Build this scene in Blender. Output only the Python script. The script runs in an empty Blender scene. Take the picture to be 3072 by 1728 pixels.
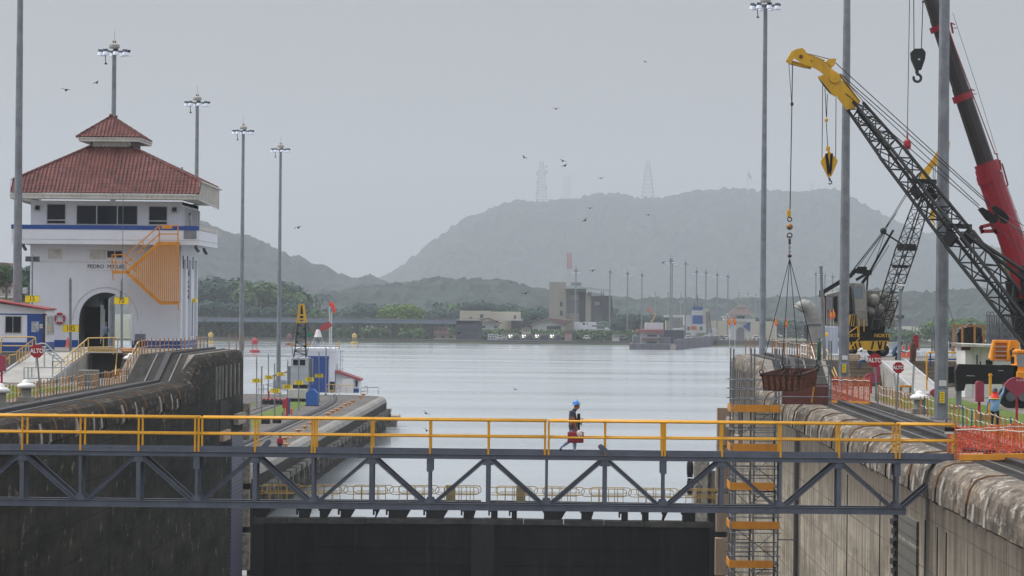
import bpy, bmesh, math, random
from mathutils import Vector, Matrix
random.seed(7)
SC = bpy.context.scene
COL = SC.collection
# ------------------------------------------------------------ camera
F = 10000.0 / 3072.0            # focal length in picture widths
CZ = 5.3
_r = math.radians(0.54)
_y = Vector((139.0, -51.0, -10000.0)).normalized()
_z = Vector((math.sin(_r), math.cos(_r), 0.0)); _z = (_z - _y * _z.dot(_y)).normalized()
_x = _y.cross(_z)
RT = Matrix(((_x.x, _x.y, _x.z), (_y.x, _y.y, _y.z), (_z.x, _z.y, _z.z)))   # camera -> world
cam_d = bpy.data.cameras.new('camera'); cam = bpy.data.objects.new('camera', cam_d); COL.objects.link(cam)
cam_d.sensor_width = 36.0; cam_d.lens = 36.0 * F; cam_d.clip_start = 1.0; cam_d.clip_end = 40000.0
cam.matrix_world = Matrix.Translation((0, 0, CZ)) @ RT.to_4x4()
SC.camera = cam
# ------------------------------------------------------------ sky, sun, exposure
SUN_EL, SUN_AZ = 52.0, -80.0      # azimuth clockwise from +Y : sun stands to the left, high behind thin cloud
w = bpy.data.worlds.new('World'); SC.world = w; w.use_nodes = True
nt = w.node_tree; nt.nodes.clear()
out = nt.nodes.new('ShaderNodeOutputWorld'); bg = nt.nodes.new('ShaderNodeBackground'); bg.inputs['Strength'].default_value = 0.09
bg2 = nt.nodes.new('ShaderNodeBackground'); bg2.inputs['Strength'].default_value = 0.92
sky = nt.nodes.new('ShaderNodeTexSky'); sky.sky_type = 'NISHITA'; sky.sun_disc = False
sky.sun_elevation = math.radians(SUN_EL); sky.sun_rotation = math.radians(SUN_AZ)
sky.dust_density = 4.0; sky.air_density = 1.0
nt.links.new(sky.outputs[0], bg.inputs['Color'])
tc = nt.nodes.new('ShaderNodeTexCoord'); sep = nt.nodes.new('ShaderNodeSeparateXYZ'); nt.links.new(tc.outputs['Generated'], sep.inputs[0])
ramp = nt.nodes.new('ShaderNodeValToRGB'); nt.links.new(sep.outputs['Z'], ramp.inputs[0])
e = ramp.color_ramp.elements
e[0].position = 0.0; e[0].color = (0.56, 0.56, 0.56, 1)
e[1].position = 1.0; e[1].color = (1.75, 1.78, 1.86, 1)
m = ramp.color_ramp.elements.new(0.10); m.color = (0.495, 0.505, 0.54, 1)
m = ramp.color_ramp.elements.new(0.35); m.color = (0.90, 0.92, 0.98, 1)
nt.links.new(ramp.outputs[0], bg2.inputs['Color'])
mix = nt.nodes.new('ShaderNodeMixShader'); mix.inputs[0].default_value = 0.9
nt.links.new(bg.outputs[0], mix.inputs[1]); nt.links.new(bg2.outputs[0], mix.inputs[2]); nt.links.new(mix.outputs[0], out.inputs[0])
sd = bpy.data.lights.new('sun', 'SUN'); sd.energy = 2.7; sd.angle = math.radians(14); sd.color = (1.0, 0.965, 0.91)
so = bpy.data.objects.new('sun', sd); COL.objects.link(so)
_a, _e = math.radians(SUN_AZ), math.radians(SUN_EL)
so.rotation_euler = Vector((math.sin(_a) * math.cos(_e), math.cos(_a) * math.cos(_e), math.sin(_e))).to_track_quat('Z', 'Y').to_euler()
so.location = (-60, 60, 120)
vs = SC.view_settings; vs.view_transform = 'Standard'; vs.look = 'None'; vs.gamma = 1.0; vs.exposure = 0.0
SC.cycles.max_bounces = 5; SC.cycles.diffuse_bounces = 2; SC.cycles.glossy_bounces = 2; SC.cycles.volume_bounces = 0
SC.cycles.transparent_max_bounces = 6; SC.cycles.use_denoising = True

# ------------------------------------------------------------ picture point -> world point (layout of real positions)
def P(px, py, Y):
    d = RT @ Vector((px - 1536.0, 864.0 - py, -10000.0)); k = Y / d.y
    return Vector((d.x * k, Y, CZ + d.z * k))
def G(px, py, z):
    d = RT @ Vector((px - 1536.0, 864.0 - py, -10000.0)); k = (z - CZ) / d.z
    return Vector((d.x * k, d.y * k, z))
def PXZ(px, py, Y):
    p = P(px, py, Y); return p.x, p.z

# ------------------------------------------------------------ materials
def c8(r, g, b):
    f = lambda v: (v / 255 / 12.92) if v <= 10.3 else ((v / 255 + .055) / 1.055) ** 2.4
    return (f(r), f(g), f(b))
MATS = {}
def mat(name, col, rough=0.6, metal=0.0, col2=None, scale=3.0, amt=0.5, streak=0.0, streak_col=(0.02, 0.018, 0.015), bump=0.0, bscale=None,
        stretch=(1, 1, 1), lines=None, spec=0.5, streak_scale=(1.2, 1.2, 0.06), streak_lo=0.48, streak_hi=0.72, emit=None, streak2=None, band=None):
    if name in MATS: return MATS[name]
    m = bpy.data.materials.new(name); m.use_nodes = True; N = m.node_tree; L = N.links
    b = N.nodes['Principled BSDF']; b.inputs['Roughness'].default_value = rough; b.inputs['Metallic'].default_value = metal
    b.inputs['Specular IOR Level'].default_value = spec
    if col2 is None: col2 = tuple(c * 0.72 for c in col)
    tc = N.nodes.new('ShaderNodeTexCoord'); geo = N.nodes.new('ShaderNodeNewGeometry')
    mp = N.nodes.new('ShaderNodeMapping'); mp.inputs['Scale'].default_value = stretch; L.new(geo.outputs['Position'], mp.inputs[0])
    n = N.nodes.new('ShaderNodeTexNoise'); n.inputs['Scale'].default_value = scale; n.inputs['Detail'].default_value = 6; n.inputs['Roughness'].default_value = 0.65
    L.new(mp.outputs[0], n.inputs['Vector'])
    r = N.nodes.new('ShaderNodeMapRange'); r.inputs[1].default_value = 0.5 - 0.17; r.inputs[2].default_value = 0.5 + 0.17
    r.inputs[3].default_value = 0.5 - amt / 2; r.inputs[4].default_value = 0.5 + amt / 2
    L.new(n.outputs['Fac'], r.inputs[0])
    mx = N.nodes.new('ShaderNodeMix'); mx.data_type = 'RGBA'
    mx.inputs[6].default_value = (*col2, 1); mx.inputs[7].default_value = (*col, 1); L.new(r.outputs[0], mx.inputs[0])
    last = mx.outputs[2]
    def over(fac_socket, colr):
        nonlocal last
        q = N.nodes.new('ShaderNodeMix'); q.data_type = 'RGBA'; q.inputs[7].default_value = (*colr, 1)
        L.new(fac_socket, q.inputs[0]); L.new(last, q.inputs[6]); last = q.outputs[2]
    if streak > 0:
        mp2 = N.nodes.new('ShaderNodeMapping'); mp2.inputs['Scale'].default_value = streak_scale; L.new(geo.outputs['Position'], mp2.inputs[0])
        n2 = N.nodes.new('ShaderNodeTexNoise'); n2.inputs['Scale'].default_value = 2.2; n2.inputs['Detail'].default_value = 5; n2.inputs['Roughness'].default_value = 0.7
        L.new(mp2.outputs[0], n2.inputs['Vector'])
        r2 = N.nodes.new('ShaderNodeMapRange'); r2.inputs[1].default_value = streak_lo; r2.inputs[2].default_value = streak_hi; r2.inputs[4].default_value = streak
        L.new(n2.outputs['Fac'], r2.inputs[0]); over(r2.outputs[0], streak_col)
    if streak2:
        st, lc, sc_, lo, hi = streak2
        mp2 = N.nodes.new('ShaderNodeMapping'); mp2.inputs['Scale'].default_value = sc_; mp2.inputs['Location'].default_value = (7, 3, 5); L.new(geo.outputs['Position'], mp2.inputs[0])
        n2 = N.nodes.new('ShaderNodeTexNoise'); n2.inputs['Scale'].default_value = 2.0; n2.inputs['Detail'].default_value = 7; n2.inputs['Roughness'].default_value = 0.75; L.new(mp2.outputs[0], n2.inputs['Vector'])
        r2 = N.nodes.new('ShaderNodeMapRange'); r2.inputs[1].default_value = lo; r2.inputs[2].default_value = hi; r2.inputs[4].default_value = st
        L.new(n2.outputs['Fac'], r2.inputs[0]); over(r2.outputs[0], lc)
    if band:                                    # stain with a ragged lower edge : (z low, z high, strength, colour)
        sp = N.nodes.new('ShaderNodeSeparateXYZ'); L.new(geo.outputs['Position'], sp.inputs[0])
        ad = N.nodes.new('ShaderNodeMath'); ad.operation = 'MULTIPLY_ADD'; ad.inputs[1].default_value = 5.0; L.new(n.outputs['Fac'], ad.inputs[0]); L.new(sp.outputs['Z'], ad.inputs[2])
        r2 = N.nodes.new('ShaderNodeMapRange'); r2.inputs[1].default_value = band[0] + 2.5; r2.inputs[2].default_value = band[1] + 2.5; r2.inputs[4].default_value = band[2]; L.new(ad.outputs[0], r2.inputs[0]); over(r2.outputs[0], band[3])
    if lines:                                   # list of (axis, period, width, offset, strength, colour)
        sp = N.nodes.new('ShaderNodeSeparateXYZ'); L.new(geo.outputs['Position'], sp.inputs[0])
        for ax, per, wd, off, st, lc in lines:
            a = N.nodes.new('ShaderNodeMath'); a.operation = 'ADD'; a.inputs[1].default_value = off + 1000 * per; L.new(sp.outputs[ax], a.inputs[0])
            mo = N.nodes.new('ShaderNodeMath'); mo.operation = 'MODULO'; mo.inputs[1].default_value = per; L.new(a.outputs[0], mo.inputs[0])
            lt = N.nodes.new('ShaderNodeMath'); lt.operation = 'LESS_THAN'; lt.inputs[1].default_value = wd; L.new(mo.outputs[0], lt.inputs[0])
            ml = N.nodes.new('ShaderNodeMath'); ml.operation = 'MULTIPLY'; L.new(lt.outputs[0], ml.inputs[0])
            nn = N.nodes.new('ShaderNodeMapRange'); nn.inputs[1].default_value = 0.35; nn.inputs[2].default_value = 0.6; nn.inputs[4].default_value = st; nn.inputs[3].default_value = st * 0.15
            L.new(n.outputs['Fac'], nn.inputs[0]); L.new(nn.outputs[0], ml.inputs[1]); over(ml.outputs[0], lc)
    L.new(last, b.inputs['Base Color'])
    if bump >= .6:                              # fine pitting
        n4 = N.nodes.new('ShaderNodeTexNoise'); n4.inputs['Scale'].default_value = 9; n4.inputs['Detail'].default_value = 3; n4.inputs['Roughness'].default_value = 0.8; L.new(mp.outputs[0], n4.inputs['Vector'])
        r4 = N.nodes.new('ShaderNodeMapRange'); r4.inputs[1].default_value = .56; r4.inputs[2].default_value = .68; r4.inputs[4].default_value = .55; L.new(n4.outputs['Fac'], r4.inputs[0]); over(r4.outputs[0], tuple(c * .3 for c in col2))
    if bump:
        n3 = N.nodes.new('ShaderNodeTexNoise'); n3.inputs['Scale'].default_value = bscale or scale * 3; n3.inputs['Detail'].default_value = 8
        L.new(mp.outputs[0], n3.inputs['Vector'])
        bp = N.nodes.new('ShaderNodeBump'); bp.inputs['Strength'].default_value = bump; bp.inputs['Distance'].default_value = 0.05
        L.new(n3.outputs['Fac'], bp.inputs['Height']); L.new(bp.outputs[0], b.inputs['Normal'])
    if emit:
        b.inputs['Emission Color'].default_value = (*emit[:3], 1); b.inputs['Emission Strength'].default_value = emit[3]
    MATS[name] = m; return m

# ------------------------------------------------------------ mesh builder
class MB:
    def __init__(s): s.v = []; s.f = []; s.mi = []; s.cur = 0
    def add(s, vs, fs):
        k = len(s.v); s.v += [tuple(v) for v in vs]; s.f += [tuple(i + k for i in f) for f in fs]; s.mi += [s.cur] * len(fs); return s
    def box(s, x0, x1, y0, y1, z0, z1):
        if x0 > x1: x0, x1 = x1, x0
        if y0 > y1: y0, y1 = y1, y0
        if z0 > z1: z0, z1 = z1, z0
        return s.add([(x0,y0,z0),(x1,y0,z0),(x1,y1,z0),(x0,y1,z0),(x0,y0,z1),(x1,y0,z1),(x1,y1,z1),(x0,y1,z1)],
              [(0,3,2,1),(4,5,6,7),(0,1,5,4),(1,2,6,5),(2,3,7,6),(3,0,4,7)])
    def bbox(s, x0, x1, y0, y1, z0, z1, b=0.03):          # box with chamfered edges
        bm = bmesh.new(); bmesh.ops.create_cube(bm, size=1.0)
        for v in bm.verts: v.co = Vector(((x0+x1)/2 + v.co.x*(x1-x0), (y0+y1)/2 + v.co.y*(y1-y0), (z0+z1)/2 + v.co.z*(z1-z0)))
        bmesh.ops.bevel(bm, geom=bm.edges[:], offset=b, segments=2, affect='EDGES', profile=0.5)
        bm.verts.index_update(); s.add([v.co for v in bm.verts], [[v.index for v in f.verts] for f in bm.faces]); bm.free(); return s
    def beam(s, p0, p1, w, h=None, up=(0, 0, 1)):
        h = h or w; p0, p1 = Vector(p0), Vector(p1); d = (p1 - p0)
        if d.length < 1e-6: return s
        d.normalize(); u = Vector(up)
        if abs(d.dot(u)) > 0.98: u = Vector((0, 1, 0))
        a = d.cross(u).normalized(); b = a.cross(d).normalized(); a *= w / 2; b *= h / 2
        vs = [p + q for p in (p0, p1) for q in (-a - b, a - b, a + b, -a + b)]
        return s.add(vs, [(0,1,2,3)[::-1],(4,5,6,7),(0,1,5,4),(1,2,6,5),(2,3,7,6),(3,0,4,7)])
    def tube(s, p0, p1, r, r1=None, n=8, caps=True):
        r1 = r if r1 is None else r1; p0, p1 = Vector(p0), Vector(p1); d = p1 - p0
        if d.length < 1e-6: return s
        d.normalize(); u = Vector((0, 0, 1)) if abs(d.z) < 0.9 else Vector((1, 0, 0))
        a = d.cross(u).normalized(); b = d.cross(a)
        vs = []
        for p, q in ((p0, r), (p1, r1)):
            for i in range(n):
                t = 2 * math.pi * i / n; vs.append(p + a * (q * math.cos(t)) + b * (q * math.sin(t)))
        fs = [(i, n + i, n + (i + 1) % n, (i + 1) % n) for i in range(n)]
        if caps: fs += [tuple(range(n)), tuple(range(2 * n - 1, n - 1, -1))]
        return s.add(vs, fs)
    def path(s, pts, r, n=6, closed=False):
        pts = [Vector(p) for p in pts]; m = len(pts); k0 = len(s.v); vs = []
        prev = None
        for i in range(m):
            if closed: d = pts[(i + 1) % m] - pts[i - 1]
            else: d = pts[min(i + 1, m - 1)] - pts[max(i - 1, 0)]
            d.normalize()
            if prev is None:
                u = Vector((0, 0, 1)) if abs(d.z) < 0.9 else Vector((0, 1, 0)); a = d.cross(u).normalized()
            else: a = (prev - d * prev.dot(d)).normalized()
            prev = a; b = d.cross(a)
            rr = r[i] if isinstance(r, (list, tuple)) else r
            for j in range(n):
                t = 2 * math.pi * j / n; vs.append(pts[i] + a * (rr * math.cos(t)) + b * (rr * math.sin(t)))
        fs = []
        for i in range(m if closed else m - 1):
            for j in range(n):
                A = i * n; B = ((i + 1) % m) * n; fs.append((A + j, A + (j + 1) % n, B + (j + 1) % n, B + j))
        if not closed: fs += [tuple(range(n - 1, -1, -1)), tuple(range((m - 1) * n, m * n))]
        return s.add(vs, fs)
    def prism(s, poly, y0, y1):                    # polygon in x,z extruded along y
        n = len(poly); vs = [(x, y0, z) for x, z in poly] + [(x, y1, z) for x, z in poly]
        a = sum(poly[i][0] * poly[(i + 1) % n][1] - poly[(i + 1) % n][0] * poly[i][1] for i in range(n))
        fs = [tuple(range(n)), tuple(range(2 * n - 1, n - 1, -1))] + [(i, i + n, (i + 1) % n + n, (i + 1) % n) for i in range(n)]
        if a < 0: fs = [f[::-1] for f in fs]
        return s.add(vs, fs)
    def prismx(s, poly, x0, x1):                   # polygon in y,z extruded along x
        n = len(poly); vs = [(x0, y, z) for y, z in poly] + [(x1, y, z) for y, z in poly]
        a = sum(poly[i][0] * poly[(i + 1) % n][1] - poly[(i + 1) % n][0] * poly[i][1] for i in range(n))
        fs = [tuple(range(n)), tuple(range(2 * n - 1, n - 1, -1))] + [(i, i + n, (i + 1) % n + n, (i + 1) % n) for i in range(n)]
        if a > 0: fs = [f[::-1] for f in fs]
        return s.add(vs, fs)
    def prismz(s, poly, z0, z1):
        n = len(poly); vs = [(x, y, z0) for x, y in poly] + [(x, y, z1) for x, y in poly]
        a = sum(poly[i][0] * poly[(i + 1) % n][1] - poly[(i + 1) % n][0] * poly[i][1] for i in range(n))
        fs = [tuple(range(n - 1, -1, -1)), tuple(range(n, 2 * n))] + [(i, (i + 1) % n, (i + 1) % n + n, i + n) for i in range(n)]
        if a < 0: fs = [f[::-1] for f in fs]
        return s.add(vs, fs)
    def lathe(s, prof, c, n=16):                   # prof: (r, z)
        c = Vector(c); vs = []; m = len(prof)
        for r, z in prof:
            for i in range(n):
                t = 2 * math.pi * i / n; vs.append((c.x + r * math.cos(t), c.y + r * math.sin(t), c.z + z))
        fs = [(i * n + j, i * n + (j + 1) % n, (i + 1) * n + (j + 1) % n, (i + 1) * n + j) for i in range(m - 1) for j in range(n)]
        fs += [tuple(range(n - 1, -1, -1)), tuple(range((m - 1) * n, m * n))]
        return s.add(vs, fs)
    def ball(s, c, r, rz=None, n=12, m=8, ry=None):
        rz = rz or r; ry = ry or r; c = Vector(c); vs = [c + Vector((0, 0, -rz))]
        for i in range(1, m):
            p = -math.pi / 2 + math.pi * i / m
            for j in range(n):
                t = 2 * math.pi * j / n; vs.append(c + Vector((r * math.cos(p) * math.cos(t), ry * math.cos(p) * math.sin(t), rz * math.sin(p))))
        vs.append(c + Vector((0, 0, rz))); L = len(vs) - 1
        fs = [(0, 1 + (j + 1) % n, 1 + j) for j in range(n)]
        fs += [(1 + i * n + j, 1 + i * n + (j + 1) % n, 1 + (i + 1) * n + (j + 1) % n, 1 + (i + 1) * n + j) for i in range(m - 2) for j in range(n)]
        fs += [(L, 1 + (m - 2) * n + j, 1 + (m - 2) * n + (j + 1) % n) for j in range(n)]
        return s.add(vs, fs)
    def torus(s, c, R, r, axis='y', n=24, m=8, a0=0, a1=2 * math.pi):
        c = Vector(c); full = abs(a1 - a0 - 2 * math.pi) < 1e-4; k = n if full else n + 1; pts = []
        for i in range(k):
            t = a0 + (a1 - a0) * i / n; a, b = R * math.cos(t), R * math.sin(t)
            pts.append(c + Vector({'y': (a, 0, b), 'x': (0, a, b), 'z': (a, b, 0)}[axis]))
        return s.path(pts, r, m, closed=full)
    def mesh(s, name, off=(0, 0, 0), smooth=False):
        me = bpy.data.meshes.new(name); o = Vector(off)
        me.from_pydata([Vector(v) - o for v in s.v], [], s.f); me.update()
        if any(s.mi): me.polygons.foreach_set('material_index', s.mi)
        if smooth: me.polygons.foreach_set('use_smooth', [True] * len(me.polygons))
        return me

def put(o, parent=None):
    COL.objects.link(o)
    if parent is not None: o.parent = parent
    return o
def props(o, label=None, cat=None, group=None, kind=None):
    if label: o['label'] = label
    if cat: o['category'] = cat
    if group: o['group'] = group
    if kind: o['kind'] = kind
    return o
class Thing:
    def __init__(s, name, label, cat, base, group=None):
        s.base = Vector(base); s.o = bpy.data.objects.new(name, None); s.o.empty_display_size = 0.3; s.o.location = s.base; put(s.o)
        props(s.o, label, cat, group)
    def part(s, name, mb, m, parent=None, label=None, smooth=False):
        me = mb.mesh(name, s.base, smooth)
        for q in (m if isinstance(m, (list, tuple)) else [m]): me.materials.append(q)
        o = put(bpy.data.objects.new(name, me), parent or s.o)
        if label: o['label'] = label
        return o
    def loose(s, name, mb, m, parent=None):        # every connected piece becomes a part of its own
        par = list(range(len(mb.v)))
        def root(i):
            while par[i] != i: par[i] = par[par[i]]; i = par[i]
            return i
        for f in mb.f:
            for i in f[1:]: par[root(i)] = root(f[0])
        g = {}
        for f in mb.f: g.setdefault(root(f[0]), []).append(f)
        for fs in g.values():
            ids = sorted({i for f in fs for i in f}); k = {a: b for b, a in enumerate(ids)}; q = MB(); q.add([mb.v[i] for i in ids], [[k[i] for i in f] for f in fs]); s.part(name, q, m, parent)
    def split(s, name, mbs, m, parent=None):
        for q in mbs: s.part(name, q, m, parent)
def single(name, mb, m, label=None, cat=None, group=None, kind=None, smooth=False):
    xs = [v[0] for v in mb.v]; ys = [v[1] for v in mb.v]; zs = [v[2] for v in mb.v]
    b = Vector(((min(xs) + max(xs)) / 2, (min(ys) + max(ys)) / 2, min(zs)))
    me = mb.mesh(name, b, smooth)
    for q in (m if isinstance(m, (list, tuple)) else [m]): me.materials.append(q)
    o = bpy.data.objects.new(name, me); o.location = b; put(o); return props(o, label, cat, group, kind)
def kids(o): return [c for c in COL.objects if c.parent == o]
def copy_tree(o, loc=None, label=None, scale=None, rz=None, parent=None, tree=None):
    c = o.copy(); put(c)
    c.parent = parent
    if loc is not None: c.location = loc
    if label: c['label'] = label
    if scale is not None: c.scale = (scale,) * 3 if not isinstance(scale, (tuple, list)) else scale
    if rz is not None: c.rotation_euler = (0, 0, rz)
    for ch in list(o.children): copy_tree(ch, parent=c)
    return c
def text_mb(txt, p, size, ext=0.01, align='CENTER', wide=1.0, bold=0.0, face='-y'):
    cu = bpy.data.curves.new('t', 'FONT'); cu.body = txt; cu.size = size; cu.extrude = ext; cu.align_x = align; cu.align_y = 'CENTER'
    cu.offset = bold; cu.resolution_u = 3
    o = bpy.data.objects.new('t', cu); COL.objects.link(o); dg = bpy.context.evaluated_depsgraph_get(); dg.update()
    me = bpy.data.meshes.new_from_object(o.evaluated_get(dg)); mb = MB(); p = Vector(p)
    vs = [(p.x + v.co.x * wide, p.y - v.co.z, p.z + v.co.y) for v in me.vertices]
    mb.add(vs, [tuple(q.vertices) for q in me.polygons])
    bpy.data.objects.remove(o); bpy.data.curves.remove(cu); bpy.data.meshes.remove(me); return mb
def lerp(a, b, t): return a + (b - a) * t
# ============================================================ materials used widely
M_yel = mat('yellow_paint', c8(240, 178, 28), 0.42, col2=c8(216, 150, 22), scale=2.5, amt=0.6, streak=0.25, streak_col=c8(120, 80, 40))
M_paleyel = mat('faded_yellow_paint', c8(212, 180, 108), 0.5, col2=c8(182, 146, 84), scale=3, streak=0.3, streak_col=c8(120, 80, 50))
M_orange = mat('orange_paint', c8(222, 150, 38), 0.5, col2=c8(200, 128, 30), scale=1.5, streak=0.3, streak_col=c8(130, 75, 30))
M_steel = mat('grey_bridge_paint', c8(104, 110, 123), 0.5, col2=c8(80, 86, 98), scale=1.2, amt=0.7, streak=0.25, streak_col=c8(50, 50, 55))
M_galv = mat('galvanised_steel', c8(138, 143, 150), 0.45, 0.3, col2=c8(108, 113, 120), scale=1.5, amt=0.9, streak=0.4, streak_col=c8(90, 90, 92))
M_galvd = mat('dark_galvanised_steel', c8(112, 118, 126), 0.5, 0.2, col2=c8(84, 90, 98), scale=1.2, amt=0.9, streak=0.5, streak_col=c8(74, 76, 80))
M_alu = mat('aluminium', c8(196, 198, 204), 0.4, 0.15, col2=c8(165, 168, 172), scale=3)
M_white = mat('white_wall_paint', c8(222, 225, 234), 0.7, col2=c8(206, 209, 218), scale=0.6, streak=0.35, streak_col=c8(178, 176, 170), streak_lo=0.55, streak_hi=0.8, bump=0.15, bscale=6)
M_whitep = mat('white_paint', c8(228, 228, 228), 0.6, col2=c8(200, 200, 200), scale=3)
M_trim = mat('weathered_white_trim', c8(215, 214, 210), 0.7, col2=c8(170, 168, 160), scale=1.2, streak=0.5, streak_col=c8(120, 115, 105), streak_scale=(2.5, 2.5, 0.4))
M_blue = mat('blue_paint', c8(24, 76, 154), 0.5, col2=c8(18, 60, 130), scale=1.5, streak=0.2, streak_col=c8(60, 80, 120))
M_black = mat('black_steel', c8(30, 29, 32), 0.55, col2=c8(18, 18, 20), scale=1.5, spec=0.3)
M_blackr = mat('dark_rubber', c8(34, 34, 36), 0.85, col2=c8(22, 22, 23), scale=3)
M_glass = mat('dark_window_glass', c8(26, 34, 50), 0.1, col2=c8(16, 20, 30), scale=0.8, spec=0.25)
M_red = mat('red_paint', c8(178, 34, 52), 0.5, col2=c8(150, 26, 42), scale=2)
M_crim = mat('crimson_crane_paint', c8(146, 26, 44), 0.4, col2=c8(122, 18, 34), scale=0.8, streak=0.2, streak_col=c8(90, 20, 30))
M_pink = mat('faded_magenta_paint', c8(160, 66, 88), 0.6, col2=c8(150, 48, 72), scale=2, streak=0.3, streak_col=c8(120, 50, 60))
M_sign = mat('yellow_sign_board', c8(255, 224, 24), 0.5, col2=c8(244, 206, 14), scale=2)
M_let = mat('black_lettering', c8(24, 22, 22), 0.6, scale=5)
M_letw = mat('white_lettering', c8(238, 236, 232), 0.6, scale=5)
M_stop = mat('stop_sign_red', c8(172, 24, 44), 0.5, col2=c8(160, 20, 38), scale=2)
M_dark = mat('recess_shade_black', c8(26, 26, 28), 0.9, scale=1)  # near-black paint for the shade inside openings, slots and recesses
M_rust = mat('rusty_steel', c8(96, 58, 44), 0.8, col2=c8(52, 34, 30), scale=3, amt=1.0, streak=0.5, streak_col=c8(40, 26, 24))
M_conc = mat('grey_concrete', c8(150, 148, 142), 0.85, col2=c8(112, 110, 106), scale=0.7, amt=1.0, streak=0.5, streak_col=c8(70, 66, 60), streak_scale=(1.5, 1.5, 1.5), bump=0.4)
M_wood = mat('sawn_timber', c8(192, 170, 148), 0.8, col2=c8(144, 124, 106), scale=2, stretch=(1, 1, 0.3), streak=0.4, streak_col=c8(120, 90, 75))
M_woodold = mat('weathered_timber', c8(178, 170, 158), 0.85, col2=c8(110, 104, 96), scale=3, amt=1.0)
M_rope = mat('white_rope', c8(226, 224, 216), 0.8, scale=5)
# walls
M_wallL = mat('shaded_algae_concrete', c8(60, 59, 51), 0.85, spec=.12, col2=c8(9, 10, 8), scale=0.9, amt=1.0, stretch=(1, .12, 0.7), streak=0.8, streak_col=c8(16, 16, 15),  # dark from algae and from wall shade put into the base colour
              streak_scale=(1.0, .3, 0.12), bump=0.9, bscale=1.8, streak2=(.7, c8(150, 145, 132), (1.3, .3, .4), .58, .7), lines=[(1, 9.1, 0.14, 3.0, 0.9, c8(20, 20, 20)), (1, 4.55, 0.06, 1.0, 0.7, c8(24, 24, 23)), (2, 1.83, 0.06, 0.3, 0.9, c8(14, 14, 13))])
M_wallR = mat('dry_streaked_concrete', c8(190, 180, 162), 0.8, col2=c8(124, 114, 98), scale=0.9, amt=1.0, stretch=(1, .12, 0.7), streak=0.72, streak_col=c8(78, 70, 60),
              streak_scale=(1.5, .6, 0.10), streak_lo=0.42, streak_hi=0.62, bump=1.0, bscale=1.8, streak2=(.5, c8(206, 200, 188), (1.2, .5, .12), .55, .68), band=(-4.6, -1.2, .85, c8(62, 50, 40)), lines=[(1, 9.1, 0.22, 3.0, 0.95, c8(34, 32, 30)), (1, 3.03, 0.06, 1.0, 0.75, c8(50, 46, 42)), (2, 1.83, 0.05, 0.3, 0.8, c8(60, 54, 46))])
M_cope = mat('worn_coping_concrete', c8(138, 124, 108), 0.85, streak2=(.7, c8(190, 184, 172), (.9, .5, 1.2), .54, .62), col2=c8(80, 72, 62), scale=0.8, amt=1.0, stretch=(1, 0.2, 1), streak=0.85, streak_col=c8(46, 42, 38),
             streak_scale=(0.6, .6, 0.8), streak_lo=0.42, streak_hi=0.6, bump=0.8, bscale=2.5, lines=[(1, 9.1, 0.12, 3.0, 1.0, c8(26, 24, 22))])
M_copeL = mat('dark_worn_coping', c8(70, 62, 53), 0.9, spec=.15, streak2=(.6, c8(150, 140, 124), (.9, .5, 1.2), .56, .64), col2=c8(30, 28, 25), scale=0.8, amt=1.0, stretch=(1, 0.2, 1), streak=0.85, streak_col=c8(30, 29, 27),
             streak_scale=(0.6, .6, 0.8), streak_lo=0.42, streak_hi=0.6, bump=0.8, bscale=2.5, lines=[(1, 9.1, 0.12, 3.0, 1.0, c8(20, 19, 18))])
M_top = mat('quay_pavement', c8(134, 128, 120), 0.9, col2=c8(88, 83, 77), scale=0.5, amt=1.0, streak=0.5, streak_col=c8(84, 78, 70), streak_scale=(1.2, 0.4, 1), bump=0.3,
            lines=[(1, 4.55, 0.08, 0, 0.6, c8(70, 66, 60)), (0, 3.1, 0.05, 0, 0.5, c8(80, 76, 70))])
M_track = mat('dark_track_bed', c8(62, 60, 57), 0.9, spec=.15, col2=c8(34, 32, 31), scale=1.2, amt=1.0, stretch=(1, 0.15, 1), bump=0.3)
M_rail = mat('worn_rail_steel', c8(128, 126, 124), 0.35, 0.6, col2=c8(90, 86, 84), scale=3)
M_rack = mat('greasy_rack_rail', c8(54, 52, 54), 0.5, 0.3, col2=c8(36, 35, 37), scale=3, lines=[(1, 0.22, 0.09, 0, 0.8, c8(22, 22, 22))])
M_grass = mat('mown_grass', c8(104, 122, 62), 0.95, col2=c8(80, 94, 48), scale=1.3, amt=1.0, spec=0.1, bump=0.6, bscale=14)
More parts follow.
